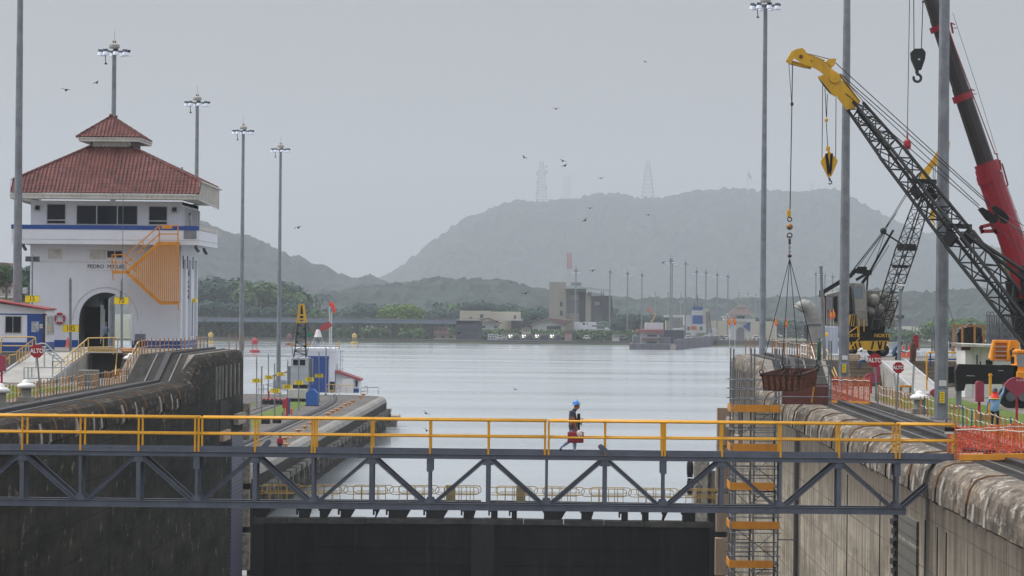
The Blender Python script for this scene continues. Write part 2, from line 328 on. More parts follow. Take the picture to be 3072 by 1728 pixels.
# ============================================================ water
def water_mat():
    m = bpy.data.materials.new('lake_water'); m.use_nodes = True; N = m.node_tree; L = N.links; b = N.nodes['Principled BSDF']
    b.inputs['Base Color'].default_value = (*c8(158, 166, 170), 1); b.inputs['Roughness'].default_value = 0.15; b.inputs['IOR'].default_value = 1.95
    geo = N.nodes.new('ShaderNodeNewGeometry'); mp = N.nodes.new('ShaderNodeMapping'); mp.inputs['Scale'].default_value = (0.16, 0.55, 1); L.new(geo.outputs['Position'], mp.inputs[0])
    n = N.nodes.new('ShaderNodeTexNoise'); n.inputs['Scale'].default_value = 2.4; n.inputs['Detail'].default_value = 4; L.new(mp.outputs[0], n.inputs['Vector'])
    mp2 = N.nodes.new('ShaderNodeMapping'); mp2.inputs['Scale'].default_value = (0.006, 0.03, 1); L.new(geo.outputs['Position'], mp2.inputs[0])
    n2 = N.nodes.new('ShaderNodeTexNoise'); n2.inputs['Scale'].default_value = 1.0; n2.inputs['Detail'].default_value = 3; L.new(mp2.outputs[0], n2.inputs['Vector'])
    r = N.nodes.new('ShaderNodeMapRange'); r.inputs[3].default_value = 0.15; r.inputs[4].default_value = 0.42; L.new(n2.outputs['Fac'], r.inputs[0])
    rg = N.nodes.new('ShaderNodeMapRange'); rg.inputs[1].default_value = .35; rg.inputs[2].default_value = .65; rg.inputs[3].default_value = .10; rg.inputs[4].default_value = .20; L.new(n2.outputs['Fac'], rg.inputs[0]); L.new(rg.outputs[0], b.inputs['Roughness'])
    bp = N.nodes.new('ShaderNodeBump'); bp.inputs['Distance'].default_value = 0.1; L.new(r.outputs[0], bp.inputs['Strength']); L.new(n.outputs['Fac'], bp.inputs['Height']); L.new(bp.outputs[0], b.inputs['Normal'])
    return m
WZ = -12.0
mb = MB(); mb.add([(-5000, 258.5, WZ), (5000, 258.5, WZ), (5000, 1900, WZ), (-5000, 1900, WZ)], [(0, 1, 2, 3)])
single('water', mb, water_mat(), kind='structure')
# chamber floor of the drained lock
mb = MB(); mb.box(-24.5, 14.5, 20, 257, -27, -26); single('lock_floor', mb, mat('wet_mud', c8(60, 58, 52), 0.4, scale=0.3), kind='structure')

# ============================================================ far land, hills
def noise2(x, y, s=0):
    v = 0
    for k, (fr, am) in enumerate(((1, 1), (2.1, .5), (4.3, .27), (8.9, .14))):
        v += am * math.sin(x * fr * 1.7 + s + 3.1 * math.sin(y * fr * 1.3 + k + s)) * math.cos(y * fr * 1.9 - 1.7 * s + 2.3 * math.sin(x * fr + 2 * k))
    return v
def terrain(name, sil, Y, depth, m, lump=6.0, step=16.0, seed=0, base=-12.0, front=0.45):
    """a real hill: crest follows the silhouette at distance Y and falls off to both sides in depth"""
    pts = [P(a, b, Y) for a, b in sil]; x0, x1 = pts[0].x, pts[-1].x
    nx = int((x1 - x0) / step); ny = int(depth * 2 / step / 1.6); mb = MB(); vs = []
    rnd = random.Random(seed)
    def crest(x):
        for a, b in zip(pts, pts[1:]):
            if a.x <= x <= b.x: return lerp(a.z, b.z, (x - a.x) / (b.x - a.x))
        return pts[-1].z
    for j in range(ny + 1):
        t = -1 + 2 * j / ny
        for i in range(nx + 1):
            x = x0 + (x1 - x0) * i / nx; h = crest(x) - base
            prof = (1 - abs(t) ** 1.5) if t < 0 else (1 - t ** 2)
            y = Y + t * depth * (1.0 if t < 0 else 0.6)
            prof = max(0, prof + (0.13 * noise2(x / 300, y / 360, seed) * (1 - abs(t)) * min(1, abs(t) * 3)))
            z = base + h * prof + lump * (rnd.random() - 0.5) + lump * 0.7 * noise2(x / 40, y / 40, seed + 1) * 0.5
            if t < -0.97 or t > 0.97: z = base - 6
            vs.append((x + rnd.uniform(-.3, .3) * step, y + rnd.uniform(-.3, .3) * step, z))
    W_ = nx + 1
    mb.add(vs, [(j * W_ + i, j * W_ + i + 1, (j + 1) * W_ + i + 1, (j + 1) * W_ + i) for j in range(ny) for i in range(nx)])
    return single(name, mb, m, kind='structure')
M_forest = mat('forest_canopy', c8(72, 92, 50), 0.95, col2=c8(34, 48, 28), scale=0.035, amt=1.0, spec=0.1, bump=1.0, bscale=0.12)
M_forestf = mat('far_forest_canopy', c8(50, 66, 56), 0.95, col2=c8(16, 26, 24), scale=0.02, amt=1.0, spec=0.1)
M_land = mat('far_ground', c8(120, 118, 100), 0.95, col2=c8(80, 90, 62), scale=0.02, amt=1.0)
terrain('hill', [(1000, 905), (1060, 880), (1110, 850), (1150, 842), (1200, 812), (1260, 768), (1300, 732), (1350, 692), (1385, 668), (1420, 648), (1460, 636), (1500, 618), (1560, 603), (1590, 611), (1650, 612),
        (1680, 604), (1750, 608), (1800, 600), (1850, 594), (1890, 600), (1940, 596), (1965, 604), (2000, 592), (2060, 582), (2120, 580), (2170, 577), (2250, 576), (2290, 582), (2320, 576), (2400, 584), (2440, 576), (2480, 577),
        (2520, 590), (2560, 612), (2600, 634), (2650, 664), (2720, 692), (2760, 706), (2800, 704), (2850, 712), (2930, 730), (3000, 760), (3200, 800), (3400, 850)], 8500, 1450, M_forestf, lump=15, step=12, seed=3)
terrain('hill', [(300, 640), (420, 650), (560, 668), (600, 672), (640, 688), (700, 702), (745, 712), (790, 735), (840, 762), (880, 778), (940, 792), (985, 812), (1010, 832), (1060, 846), (1090, 838), (1112, 826), (1145, 850), (1200, 856),
        (1300, 870), (1450, 880)], 4900, 800, M_forestf, lump=10, step=9, seed=5)
terrain('hill', [(900, 905), (1000, 880), (1100, 868), (1250, 852), (1400, 842), (1480, 848), (1560, 860), (1640, 880), (1760, 892), (1900, 905), (2100, 908), (2300, 905), (2500, 890), (2620, 876), (2700, 880), (2800, 890), (2920, 872),
        (3100, 880), (3300, 890)], 3500, 440, M_forestf, lump=9, step=7.5, seed=9)
# flat land beyond the lake and along the right bank
mb = MB(); mb.add([(-6000, 1462, -11.3), (6000, 1462, -11.3), (9000, 16000, -11.3), (-9000, 16000, -11.3)], [(0, 1, 2, 3)])
mb.box(-6000, 6000, 1460, 1466, -14, -11.2)
mb.prismz([(70, 300), (6000, 300), (6000, 1500), (190, 1500), (120, 900)], -14, -8.5)
single('ground', mb, M_land, kind='structure')

# ============================================================ lock walls
XL, XR = -23.9, 13.1
RAMP0, RAMP1, HI, WEND = 217.5, 224.5, 1.7, 254.0
def zt(y): return 0.0 if y <= RAMP0 else HI if y >= RAMP1 else HI * (y - RAMP0) / (RAMP1 - RAMP0)
PROF = [(0.0, -26.0), (0.0, -1.42), (-0.06, -1.36), (-0.04, -0.85), (0.05, -0.45), (0.25, -0.17), (0.6, -0.03), (1.25, 0.0)]
PROFH = [(0.0, -26.0), (0.0, -1.4), (0.0, -0.9), (0.02, -0.62), (0.08, -0.4), (0.18, -0.18), (0.34, -0.05), (0.6, 0.0)]
def sweep(mb, xs, sgn, ys, prof_at, backs):
    """ring of points per station, from foot of the face over the coping to the back of the wall"""
    rings = []
    for y in ys:
        pr = prof_at(y); rings.append([(xs + sgn * a, y, z) for a, z in pr] + [(backs, y, pr[-1][1]), (backs, y, -26)])
    n = len(rings[0]); vs = [p for r in rings for p in r]
    fs = [(j * n + i, j * n + i + 1, (j + 1) * n + i + 1, (j + 1) * n + i) for j in range(len(ys) - 1) for i in range(n - 1)]
    if sgn < 0: fs = [f[::-1] for f in fs]
    fs = [f[::-1] for f in fs]
    fs2 = [tuple(range(n)), tuple(range((len(ys) - 1) * n, len(ys) * n))]
    k = len(mb.f)
    mb.add(vs, fs + fs2)
    for j in range(len(ys) - 1):
        for i in range(n - 1):
            mb.mi[k + j * (n - 1) + i] = 0 if i < 2 or i == n - 2 else (2 if i == n - 3 else 1)
def lock_wall(xs, sgn, back, mats, label):
    t = Thing('lock_wall', label, 'lock wall', (xs, 150, -26))
    mb = MB(); rr = random.Random(4)
    def pa(y):
        k = min(1, max(0, (y - RAMP0) / (RAMP1 - RAMP0))); z = zt(y)
        return [(lerp(a[0], b[0], k) + (rr.uniform(-.02, .02) if 1 < i < 7 and k < .9 else 0), (lerp(a[1], b[1], k) + z if i else -26) + (rr.uniform(-.018, .018) if 1 < i < 7 else 0)) for i, (a, b) in enumerate(zip(PROF, PROFH))]
    ys = [30 + i * .65 for i in range(288)] + [RAMP0] + [RAMP0 + 1.4 * i for i in range(1, 5)] + [RAMP1] + [226 + 1.8 * i for i in range(16)]
    ys = sorted(set(min(WEND, y) for y in ys))
    sweep(mb, xs, sgn, ys, pa, back)
    t.part('wall_body', mb, mats)
    return t
tL = lock_wall(XL, -1, -28.9, (M_wallL, M_copeL, M_top), 'dark shaded algae-stained concrete lock wall below the white control house')
tR = lock_wall(XR, 1, 18.0, (M_wallR, M_cope, M_top), 'pale streaked concrete lock wall behind the scaffold stairs')
PF = 229.0
def quay(x0, x1):
    mb = MB(); mb.box(x0, x1, 30, PF, -26, -.004); mb.box(x0, x1, PF + .002, WEND, -26, HI - .004); mb.f = mb.f; single('quay', mb, M_top, kind='structure')
quay(-64, -28.9); quay(18.0, 95); mb = MB(); mb.box(40, 110, WEND, 300, -20, -1.0); single('quay', mb, M_top, kind='structure')
# joints and wear built as geometry : pale patches on the coping, orange lips, dark strips standing in for shade in notches and slots
M_patch = mat('pale_mortar_patch', c8(176, 170, 160), 0.85, col2=c8(120, 114, 106), scale=2, amt=1.0)
M_lip = mat('ochre_steel_lip', c8(140, 104, 66), 0.6, col2=c8(98, 72, 48), scale=2)
def coping_strip(mb, xs, sgn, y, wd, th=0.02, i0=1, i1=7, skew=0.0):
    pr = PROF[i0:i1 + 1]; vs = []
    for k, (a, z) in enumerate(pr):
        sk = skew * (k / max(1, len(pr) - 1))
        nx, nz = (-sgn * 1.0, 0.2) if k < 2 else (-sgn * .6, .8)
        vs += [(xs + sgn * a + nx * th * 4, y + sk, z + nz * th * 3), (xs + sgn * a + nx * th * 4, y + wd + sk, z + nz * th * 3)]
    fs = [(2 * k, 2 * k + 1, 2 * k + 3, 2 * k + 2) for k in range(len(pr) - 1)]
    b = len(vs); vs += [(v[0] + sgn * .25, v[1], v[2] - .25) for v in vs[:b]]
    fs += [(2 * k, 2 * k + 2, 2 * k + 2 + b, 2 * k + b) for k in range(len(pr) - 1)] + [(2 * k + 1, 2 * k + 3, 2 * k + 3 + b, 2 * k + 1 + b) for k in range(len(pr) - 1)]
    fs += [(0, 1, 1 + b, b), (b - 2, b - 1, 2 * b - 1, 2 * b - 2)]
    mb.add(vs, fs)
for t, xs, sgn in ((tL, XL, -1), (tR, XR, 1)):
    rr = random.Random(11)
    for i in range(13):
        y = 104 + i * 8.7
        mb = MB(); coping_strip(mb, xs, sgn, y, rr.uniform(.35, .7), i0=1 + i % 2, i1=3 + i % 2); t.part('coping_patch', mb, M_patch)
        mb = MB(); coping_strip(mb, xs, sgn, y + 1.95, 0.1, th=0.02, i0=3, i1=7); t.part('notch_lip', mb, M_lip)
        mb = MB(); coping_strip(mb, xs, sgn, y + 2.15, 0.22, th=0.012, i0=2, i1=7); t.part('notch', mb, M_dark)
        if i % 2 == 0:
            mb = MB(); coping_strip(mb, xs, sgn, y - 2.6, 0.5, th=0.01, i0=2, i1=4); t.part('coping_patch', mb, M_patch)
# timber fenders and recess panels on the wall faces
def wbox(mb, xs, sgn, proud, y0, y1, z0, z1): mb.box(xs - sgn * proud, xs + sgn * 0.3, y0, y1, z0, z1)
M_panel = mat('riveted_plate', c8(122, 120, 112), 0.7, col2=c8(88, 84, 76), scale=1, streak=0.5, streak_col=c8(56, 50, 44), lines=[(2, 0.45, 0.09, 0, 0.7, c8(54, 50, 46)), (1, 0.42, 0.09, 0, 0.7, c8(60, 56, 50)), (2, 3.4, 0.12, 0, 0.9, c8(150, 146, 136))])
for y0, y1 in ((120.6, 127.0),):
    mb = MB(); wbox(mb, XR, 1, 0.10, y0, y1, -26, -2.4); tR.part('steel_panel', mb, M_panel)
    mb = MB(); wbox(mb, XR, 1, 0.14, y1, y1 + 1.6, -26, -2.2)
    for k in range(60): wbox(mb, XR, 1, 0.22 + 0.05 * (k % 2), y1 + 0.1, y1 + 1.4, -2.6 - k * 0.38, -2.4 - k * 0.38)
    tR.part('sealing_strip', mb, M_blackr)
for y in (118.4, 114.6, 112.0, 135.0, 150.2):
    mb = MB(); wbox(mb, XR, 1, 0.03, y, y + 0.16, -26, -2.2); tR.part('vertical_slot', mb, M_dark)
mb = MB(); wbox(mb, XR, 1, 0.03, 181.0, 184.0, -26, -1.9); tR.part('recess', mb, mat('grey_recess', c8(74, 72, 68), .8, scale=.6, stretch=(1, 1, .2)))  # flat plate, darker grey than the wall around it
for y in (232.5, 234.6, 236.7, 239.5, 242.6, 245.7, 248.8):
    for t, xs, sgn in ((tL, XL, -1), (tR, XR, 1)):
        mb = MB(); wbox(mb, xs, sgn, 0.10, y, y + 0.42, -1.6, HI - 0.95); t.part('fender_post', mb, M_conc)
for t, xs, sgn in ((tL, XL, -1), (tR, XR, 1)):
    mb = MB(); wbox(mb, xs, sgn, 0.06, 235.5, 241, -3.9, -1.75); t.part('machinery_recess', mb, M_dark)
    mb = MB(); wbox(mb, xs, sgn, 0.3, 235.8, 241, -4.6, -3.9); t.part('fender_beam', mb, M_wood)
    mb = MB(); wbox(mb, xs, sgn, 0.35, 246, 252, -3.8, -3.0); t.part('fender_beam', mb, M_woodold)
    mb = MB(); wbox(mb, xs, sgn, 0.12, 243.6, 252.5, -26, -4.4); t.part('quoin_panel', mb, mat('lined_bronze_plate' if sgn > 0 else 'lined_blue_grey_plate', c8(110, 108, 104) if sgn > 0 else c8(88, 90, 112), 0.6, scale=1, lines=[(2, 0.3, 0.08, 0, 0.9, c8(50, 50, 56))]))
    mb = MB()
    for k in range(5): wbox(mb, xs, sgn, (0.95 if sgn > 0 else .5) + .05 * (k % 2), 253.2 + .1 * (k % 3), 254.4, -5.2 - 3.3 * k, -2.4 - 3.3 * k)
    t.part('corner_fender', mb, M_wood if sgn > 0 else M_woodold)
# ============================================================ middle wall continued at low level beyond the gate : the island
IZ = -7.5
M_fend = mat('dark_fender_timber', c8(116, 112, 104), .85, col2=c8(34, 33, 31), scale=1.5, amt=1.0, stretch=(1, .3, 1))
def island():
    t = Thing('approach_wall', 'low concrete approach wall running out into the lake behind the gate', 'quay wall', (-30, 350, -14))
    mb = MB(); face = []
    ys = [254.2 + i * 3 for i in range(71)]
    rr = random.Random(2)
    rings = []
    for y in ys:
        j = rr.uniform(-.05, .05)
        pr = [(-23.4, -14), (-23.4, IZ - 3.4), (-23.4 + j, IZ - .75), (-23.55, IZ - .3), (-23.9, IZ - .06), (-24.3, IZ)]
        if y > 458: pr = [(x - (y - 458) * .55, z) for x, z in pr]
        rings.append([(x, y, z) for x, z in pr] + [(-58, y, IZ), (-58, y, -14)])
    n = len(rings[0]); vs = [p for r in rings for p in r]
    fs = [(j * n + i, (j + 1) * n + i, (j + 1) * n + i + 1, j * n + i + 1) for j in range(len(ys) - 1) for i in range(n - 1)]
    mb.add(vs, fs + [tuple(range(n)), tuple(range((len(ys) - 1) * n, len(ys) * n))[::-1]])
    for j in range(len(ys) - 1):
        for i in range(n - 1): mb.mi[j * (n - 1) + i] = 0 if i < 2 or i == n - 2 else (2 if i == 5 else 1)
    fs = mb.f; mb.f = [f[::-1] for f in fs]
    t.part('wall_body', mb, (mat('approach_wall_face', c8(64, 63, 58), .9, spec=.12, col2=c8(30, 30, 28), scale=.6, streak=.6, streak_col=c8(28, 28, 27), bump=.5), M_conc, mat('approach_pavement', c8(104, 100, 95), .9, col2=c8(62, 59, 56), scale=.35, amt=1, streak=.5, streak_col=c8(80, 76, 72), streak_scale=(1, .4, 1), lines=[(1, 4.5, .1, 0, .6, c8(80, 76, 72))])))
    for k in range(33):                                       # timber rubbing strips on the face
        y = 262 + k * 6.2; mb = MB()
        if y > 455: continue
        mb.box(-23.42, -22.85, y, y + 4.6, -9.7, -9.2); mb.box(-23.42, -22.7, y + .4, y + .9, -10.9, -9.75)
        for q in range(3): mb.box(-23.42, -22.95, y + 1.5 + q, y + 2.0 + q, -10.6, -9.72)
        t.part('fender', mb, M_fend)
    return t
island()
mb = MB(); mb.bbox(-28, -22.2, 466, 472, -11.2, -10.4, .1); mb.box(-27, -22.6, 467, 471, -14, -11.2)
single('timber_dolphin', mb, M_woodold, 'weathered timber fender block at the far end of the approach wall', 'fender')
# lawns
def strip(name, pts, z, m, **k):
    mb = MB(); n = len(pts); mb.prismz(pts, z - .05, z); return single(name, mb, m, kind='structure', **k)
strip('lawn', [(-29.3, 165), (-36.5, 165), (-36.5, 205), (-29.3, 205)], 0.012, M_grass)
strip('lawn', [(-42.5, 175), (-56, 175), (-56, 250), (-42.5, 215)], 0.012, M_grass)
strip('lawn', [(18.6, 100), (23.5, 100), (23.5, 198), (18.6, 198)], 0.012, M_grass)
strip('lawn', [(25.5, 160), (60, 160), (60, 200), (25.5, 200)], 0.012, M_grass)
strip('lawn', [(-30.6, 262), (-33.4, 262), (-34.4, 440), (-31.6, 440)], IZ + .012, M_grass)
strip('lawn', [(-36.8, 262), (-40, 262), (-41, 420), (-37.6, 420)], IZ + .012, M_grass)
# ============================================================ tow tracks
def follow(xa, xb, h, m, name, label, cat, group, y0=34, y1=253.5, z0=0.0):
    ys = sorted({y0, RAMP0, RAMP1, y1, RAMP0 + 3.5}); mb = MB(); vs = []
    for y in ys:
        z = zt(y) + z0; vs += [(xa, y, z - .3), (xb, y, z - .3), (xb, y, z + h), (xa, y, z + h)]
    fs = [(0, 1, 2, 3), tuple(4 * (len(ys) - 1) + i for i in (3, 2, 1, 0))]
    for j in range(len(ys) - 1):
        for i in range(4): a, b = 4 * j + i, 4 * j + (i + 1) % 4; fs.append((b, a, a + 4, b + 4))
    mb.add(vs, fs); return single(name, mb, m, label, cat, group)
for sgn, x0, side in ((-1, XL - 1.0, 'left'), (1, XR + 1.3, 'right')):
    s_ = sgn
    o = follow(x0 + s_ * 0.0, x0 + s_ * 3.3, 0.006, M_track, 'track_bed', None, None, None); o['kind'] = 'structure'
    wall = 'dark left lock wall' if sgn < 0 else 'pale right lock wall'
    follow(x0 + s_ * 0.45, x0 + s_ * 0.55, 0.07, M_rail, 'rail', f'worn steel running rail nearest the water on the {wall}', 'rail', 'tow track rails')
    follow(x0 + s_ * 2.05, x0 + s_ * 2.15, 0.07, M_rail, 'rail', f'worn steel running rail farther from the water on the {wall}', 'rail', 'tow track rails')
    follow(x0 + s_ * 1.15, x0 + s_ * 1.5, 0.16, M_rack, 'rack_rail', f'raised greasy black rack rail along the {wall}', 'rack rail', 'rack rails')
for xa, xb, ye in ((-28.9, -29.0, 458), (-27.4, -27.5, 466), (-36.0, -36.1, 455), (-34.7, -34.8, 455)):
    mb = MB(); n = 18
    pts = []
    for i in range(n + 1):
        y = lerp(258, ye, i / n); bend = max(0, (y - 400) / 60) ** 2 * (-2.6 if xa > -31 else 0)
        pts.append((xa + bend, y, IZ + .06))
    mb.path(pts, .07, 6)
    single('rail', mb, M_rail, {-28.9: 'rail farther from the water of the right track on the low approach wall', -27.4: 'rail nearest the water on the low approach wall', -36.0: 'leftmost rail on the low approach wall', -34.7: 'second rail from the left on the low approach wall'}[xa], 'rail', 'tow track rails')
mb = MB(); mb.path([(-28.2 - max(0, (y - 400) / 60) ** 2 * 2.6, y, IZ + .07) for y in range(258, 466, 10)], .22, 6); single('rack_rail', mb, M_rack, 'dark rack rail curving along the low approach wall', 'rack rail', 'rack rails')
# ============================================================ footbridge across the chamber
BY, BY2 = 117.5, 118.6
BX = lambda px: (px - 1675.0) / 85.1
NOD = [68 + 175.15 * i for i in range(-2, 17)]
br = Thing('footbridge', 'grey steel truss footbridge with yellow railings spanning the drained chamber', 'bridge', (0, 118, -2))
x0, x1 = BX(-330), BX(2905)
for y, nm in ((BY, 1), (BY2, -1)):
    mb = MB(); mb.box(x0, x1, y - .06, y + .06, -.15, 0.0); mb.box(x0, x1, y - .11, y + .11, -.004, .012); mb.box(x0, x1, y - .08, y + .08, -.162, -.15)
    br.part('top_chord', mb, M_steel)
    mb = MB(); mb.box(x0, BX(2722), y - .05, y + .05, -1.955, -1.74); mb.box(x0, BX(2722), y - .09, y + .09, -1.965, -1.95); mb.box(x0, BX(2722), y - .09, y + .09, -1.745, -1.73)
    br.part('bottom_chord', mb, M_steel)
    mb = MB(); mb.box(x0, BX(2874), y - .015, y + .005, .014, .165); br.part('toe_plate', mb, M_steel)
    for i, px in enumerate(NOD[:-1]):
        if px > 2780: continue
        x = BX(px); mb = MB(); wd = .05 if i % 2 else .075
        mb.box(x - wd, x + wd, y - .045, y - .03, -1.76, -.15); mb.box(x - .012, x + .012, y - .03, y + .05, -1.76, -.15)
        if i % 4 == 1: mb.box(x - .11, x + .11, y - .055, y - .045, -.62, -.15)
        br.part('vertical', mb, M_steel)
        mb = MB(); zc = -.28 if i % 2 == 0 else -1.66; mb.prism([(x - .2, zc - .09), (x + .2, zc - .09), (x + .12, zc + .1), (x - .12, zc + .1)], y - .06, y - .046)
        for q in (-.12, -.04, .04, .12): mb.box(x + q - .012, x + q + .012, y - .066, y - .06, zc - .05, zc - .026)
        br.part('gusset_plate', mb, M_steel)
    for i in range(len(NOD) - 1):
        if NOD[i + 1] > 2900: continue
        a, b = (NOD[i], -.17), (NOD[i + 1], -1.80)
        if i % 2: a, b = (NOD[i], -1.80), (NOD[i + 1], -.17)
        A = Vector((BX(a[0]) + .1, y + .02, a[1])); B = Vector((BX(b[0]) - .1, y + .02, b[1]))
        mb = MB(); mb.beam(A, B, .04, .10, up=(0, 0, 1)); u = (B - A).normalized(); n_ = Vector((-u.z, 0, u.x))
        mb.beam(A + n_ * .062 + Vector((0, -.04, 0)), B + n_ * .062 + Vector((0, -.04, 0)), .09, .012); mb.beam(A - n_ * .062 + Vector((0, -.04, 0)), B - n_ * .062 + Vector((0, -.04, 0)), .09, .012)
        br.part('diagonal', mb, M_steel)
mb = MB(); mb.box(x0, BX(2874), BY + .07, BY2 - .07, -.02, .03)
for i in range(120): mb.box(x0 + i * .32, x0 + i * .32 + .03, BY + .07, BY2 - .07, .03, .045)
br.part('deck', mb, M_steel)
for px in NOD[:-1]:
    if px < 2780:
        mb = MB(); x = BX(px); mb.box(x - .04, x + .04, BY + .05, BY2 - .05, -1.90, -1.80); mb.box(x - .04, x + .04, BY + .06, BY2 - .06, -.12, -.03); br.part('cross_member', mb, M_steel)
for px, lean in ((775, 26), (1840, -34), (2909, 1)):
    mb = MB(); a = Vector((BX(px), BY2 + .02 if px < 1000 else BY - .08, -.02)); b = a + Vector((lean / 85, 0, .34)); mb.beam(a, b, .03, .19)
    mb.tube(b - Vector((0, .017, 0)), b + Vector((0, .017, 0)), .095, n=18)
    br.part('lifting_lug', mb, M_steel)
# railings
def rail_post(x, y, h=1.2, r=.036, m=M_yel):
    mb = MB(); mb.tube((x, y, .0), (x, y, h), r, n=8); mb.box(x - .035, x + .035, y - .03, y + .03, -.02, .16); return mb
joints = {598, 950, 1647, 1997, 2697}
for y in (BY - .03, BY2 + .03):
    xe = BX(2874)
    for z, r in ((1.205, .043), (.63, .035)):
        segs = [x0] + [BX(j) for j in (598, 1648, 2697)] + [xe]
        for a, b in zip(segs, segs[1:]):
            mb = MB(); mb.tube((a + .045, y, z), (b - .045, y, z), r, n=10); br.part('handrail', mb, M_yel, smooth=True)
    for i, px in enumerate(NOD):
        if px > 2800: continue
        xs = [BX(px)]
        if i in (5, 11, 17): xs = [BX(px) - .065, BX(px) + .065]
        elif i in (7, 13): xs = [BX(px) - .05, BX(px) + .05]
        for x in xs: br.part('post', rail_post(x, y), M_yel)
    br.part('post', rail_post(xe - .04, y), M_yel)
mb = MB(); x = BX(2858); mb.box(x - .28, x + .28, BY - .1, BY - .07, .98, 1.13); br.part('black_panel', mb, M_black)
mb = MB(); mb.box(x - .28, x + .28, BY - .1, BY - .072, .90, .975); br.part('white_panel', mb, M_whitep)

# ============================================================ mitre gates
GY = 257.0
M_gate = mat('black_gate_plate', c8(40, 39, 40), 0.6, col2=c8(22, 22, 23), scale=.35, amt=1, streak=.6, streak_col=c8(66, 60, 52), spec=.12, streak_lo=.55, stretch=(1, 1, .4), lines=[(2, 2.3, .05, 0.4, .9, c8(24, 24, 26))])
M_gcap = mat('worn_gate_cap', c8(84, 82, 78), .8, col2=c8(48, 47, 46), scale=1, amt=1, bump=.4)
GB = mat('black_gate_bracket', c8(30, 30, 33), .7, scale=1)
GW = mat('weathered_yellow_rail', c8(196, 158, 64), .55, col2=c8(140, 116, 60), scale=2, amt=1)
GZ = -11.35
for side in (-1, 1):
    xa, xm = (XL + .1, -5.672) if side < 0 else (XR - .05, -5.668)
    t = Thing('lock_gate', 'black steel gate leaf on the ' + ('left' if side < 0 else 'right') + ' half of the lock, with yellow railed walkway', 'lock gate', ((xa + xm) / 2, GY, -26), 'mitre gate leaves')
    lo, hi = min(xa, xm), max(xa, xm)
    yf = lambda x: GY + 1.5 * (1 - abs(x - xm) / abs(xa - xm)) if True else GY
    def slab(mb, x0, x1, z0, z1, d0=0.0, d1=1.6):
        vs = [(x, yf(x) + d, z) for z in (z0, z1) for x, d in ((x0, d0), (x1, d0), (x1, d1), (x0, d1))]
        mb.add(vs, [(0, 3, 2, 1), (4, 5, 6, 7), (0, 1, 5, 4), (1, 2, 6, 5), (2, 3, 7, 6), (3, 0, 4, 7)])
    mb = MB(); slab(mb, lo, hi, -26, GZ - .42)
    t.part('skin', mb, M_gate)
    mb = MB()
    for k in range(6):
        a, b = lerp(lo, hi, k / 6) + .02, lerp(lo, hi, (k + 1) / 6) - .02
        slab(mb, a, b, GZ - .42 + .03 * (k % 2), GZ + .02 * ((k + 1) % 2), -.14, 1.7)
    t.part('cap', mb, M_gcap)
    for z in (-13.6, -14.9, -16.5): mb = MB(); slab(mb, lo + 1.3, hi - .5, z, z + .07, -.07, 0); t.part('girder', mb, M_gate)
    mb = MB(); slab(mb, (lo if side < 0 else hi - 1.2), (lo + 1.2 if side < 0 else hi), -26, GZ - .43, -.5, 0); t.part('quoin_post', mb, GB)
    mb = MB(); slab(mb, (hi - .9 if side < 0 else lo), (hi if side < 0 else lo + .9), -26, GZ - .43, -.35, 0); t.part('mitre_post', mb, GB)
    # walkway deck on brackets
    mb = MB(); slab(mb, lo + .3, hi - .2, -10.32, -10.1, -.1, 1.5); slab(mb, lo + .3, hi - .2, -10.09, -9.97, .9, 1.55); t.part('walkway_deck', mb, GB)
    rr = random.Random(5 + side); k = 0; x = lo + .5
    while x < hi - .8:
        wd = rr.choice([.5, 1.3, 1.9, 1.1, .6]); sl = rr.choice([0, .5, 1.0, .8]); x2 = min(x + wd, hi - .3); mb = MB(); y = yf(x)
        poly = [(x, -10.3), (x2 + sl * .4, -10.3), (x2, -10.3 - .25), (x2 - sl * .5, GZ - .05), (x + .1, GZ - .05), (x + .1, -10.8), (x, -10.8)]
        mb.prism(poly, y + .2, y + 1.1)
        if rr.random() < .5: mb.box(x - .12, x, y + .3, y + .9, -11.1, -10.6)
        t.part('bracket', mb, GB); x = x2 + rr.choice([.5, 1.4, 1.0, 2.0])
    for q in range(5):                                      # rounded guard rails
        for row, (dy, ph) in enumerate(((0.0, 0), (1.3, .8))):
            a = lerp(lo + .3, hi - .2, q / 5) + ph * .8; b = min(hi - .2, lerp(lo + .3, hi - .2, (q + 1) / 5) + ph * .5 - .15); z0, z1 = -9.45 - .0 * row, -8.9 + .04 * row
            if b - a < 1: continue
            rad = (z1 - z0) / 2 + .02; pts = []
            for i in range(9): t_ = math.pi / 2 + math.pi * i / 8; pts.append((a + rad + rad * math.cos(t_), yf(a) + dy, (z0 + z1) / 2 + rad * math.sin(t_)))
            for i in range(9): t_ = -math.pi / 2 + math.pi * i / 8; pts.append((b - rad + rad * math.cos(t_), yf(b) + dy, (z0 + z1) / 2 + rad * math.sin(t_)))
            mb = MB(); mb.path(pts, .035, 6, closed=True)
            for f_ in (.22, .4, .6, .8):
                xx = lerp(a, b, f_); mb.tube((xx, yf(xx) + dy, -10.0), (xx, yf(xx) + dy, z1 + .02), .03, n=6)
            mb.tube((a + .3, yf(a) + dy, (z0 + z1) / 2 - .12), (b - .3, yf(b) + dy, (z0 + z1) / 2 - .12), .02, n=5)
            t.part('guard_rail', mb, GW)
    mb = MB(); xx = (1355 - 1675) / 38.9 if side < 0 else (1567 - 1675) / 38.9; mb.bbox(xx - .36, xx + .36, GY + 1.9, GY + 2.4, -10.1, -8.85, .03); mb.bbox(xx - .4, xx + .4, GY + 1.85, GY + 2.45, -8.85, -8.78, .01)
    t.part('control_cabinet', mb, mat('olive_cabinet', c8(150, 142, 110), .6, scale=2))

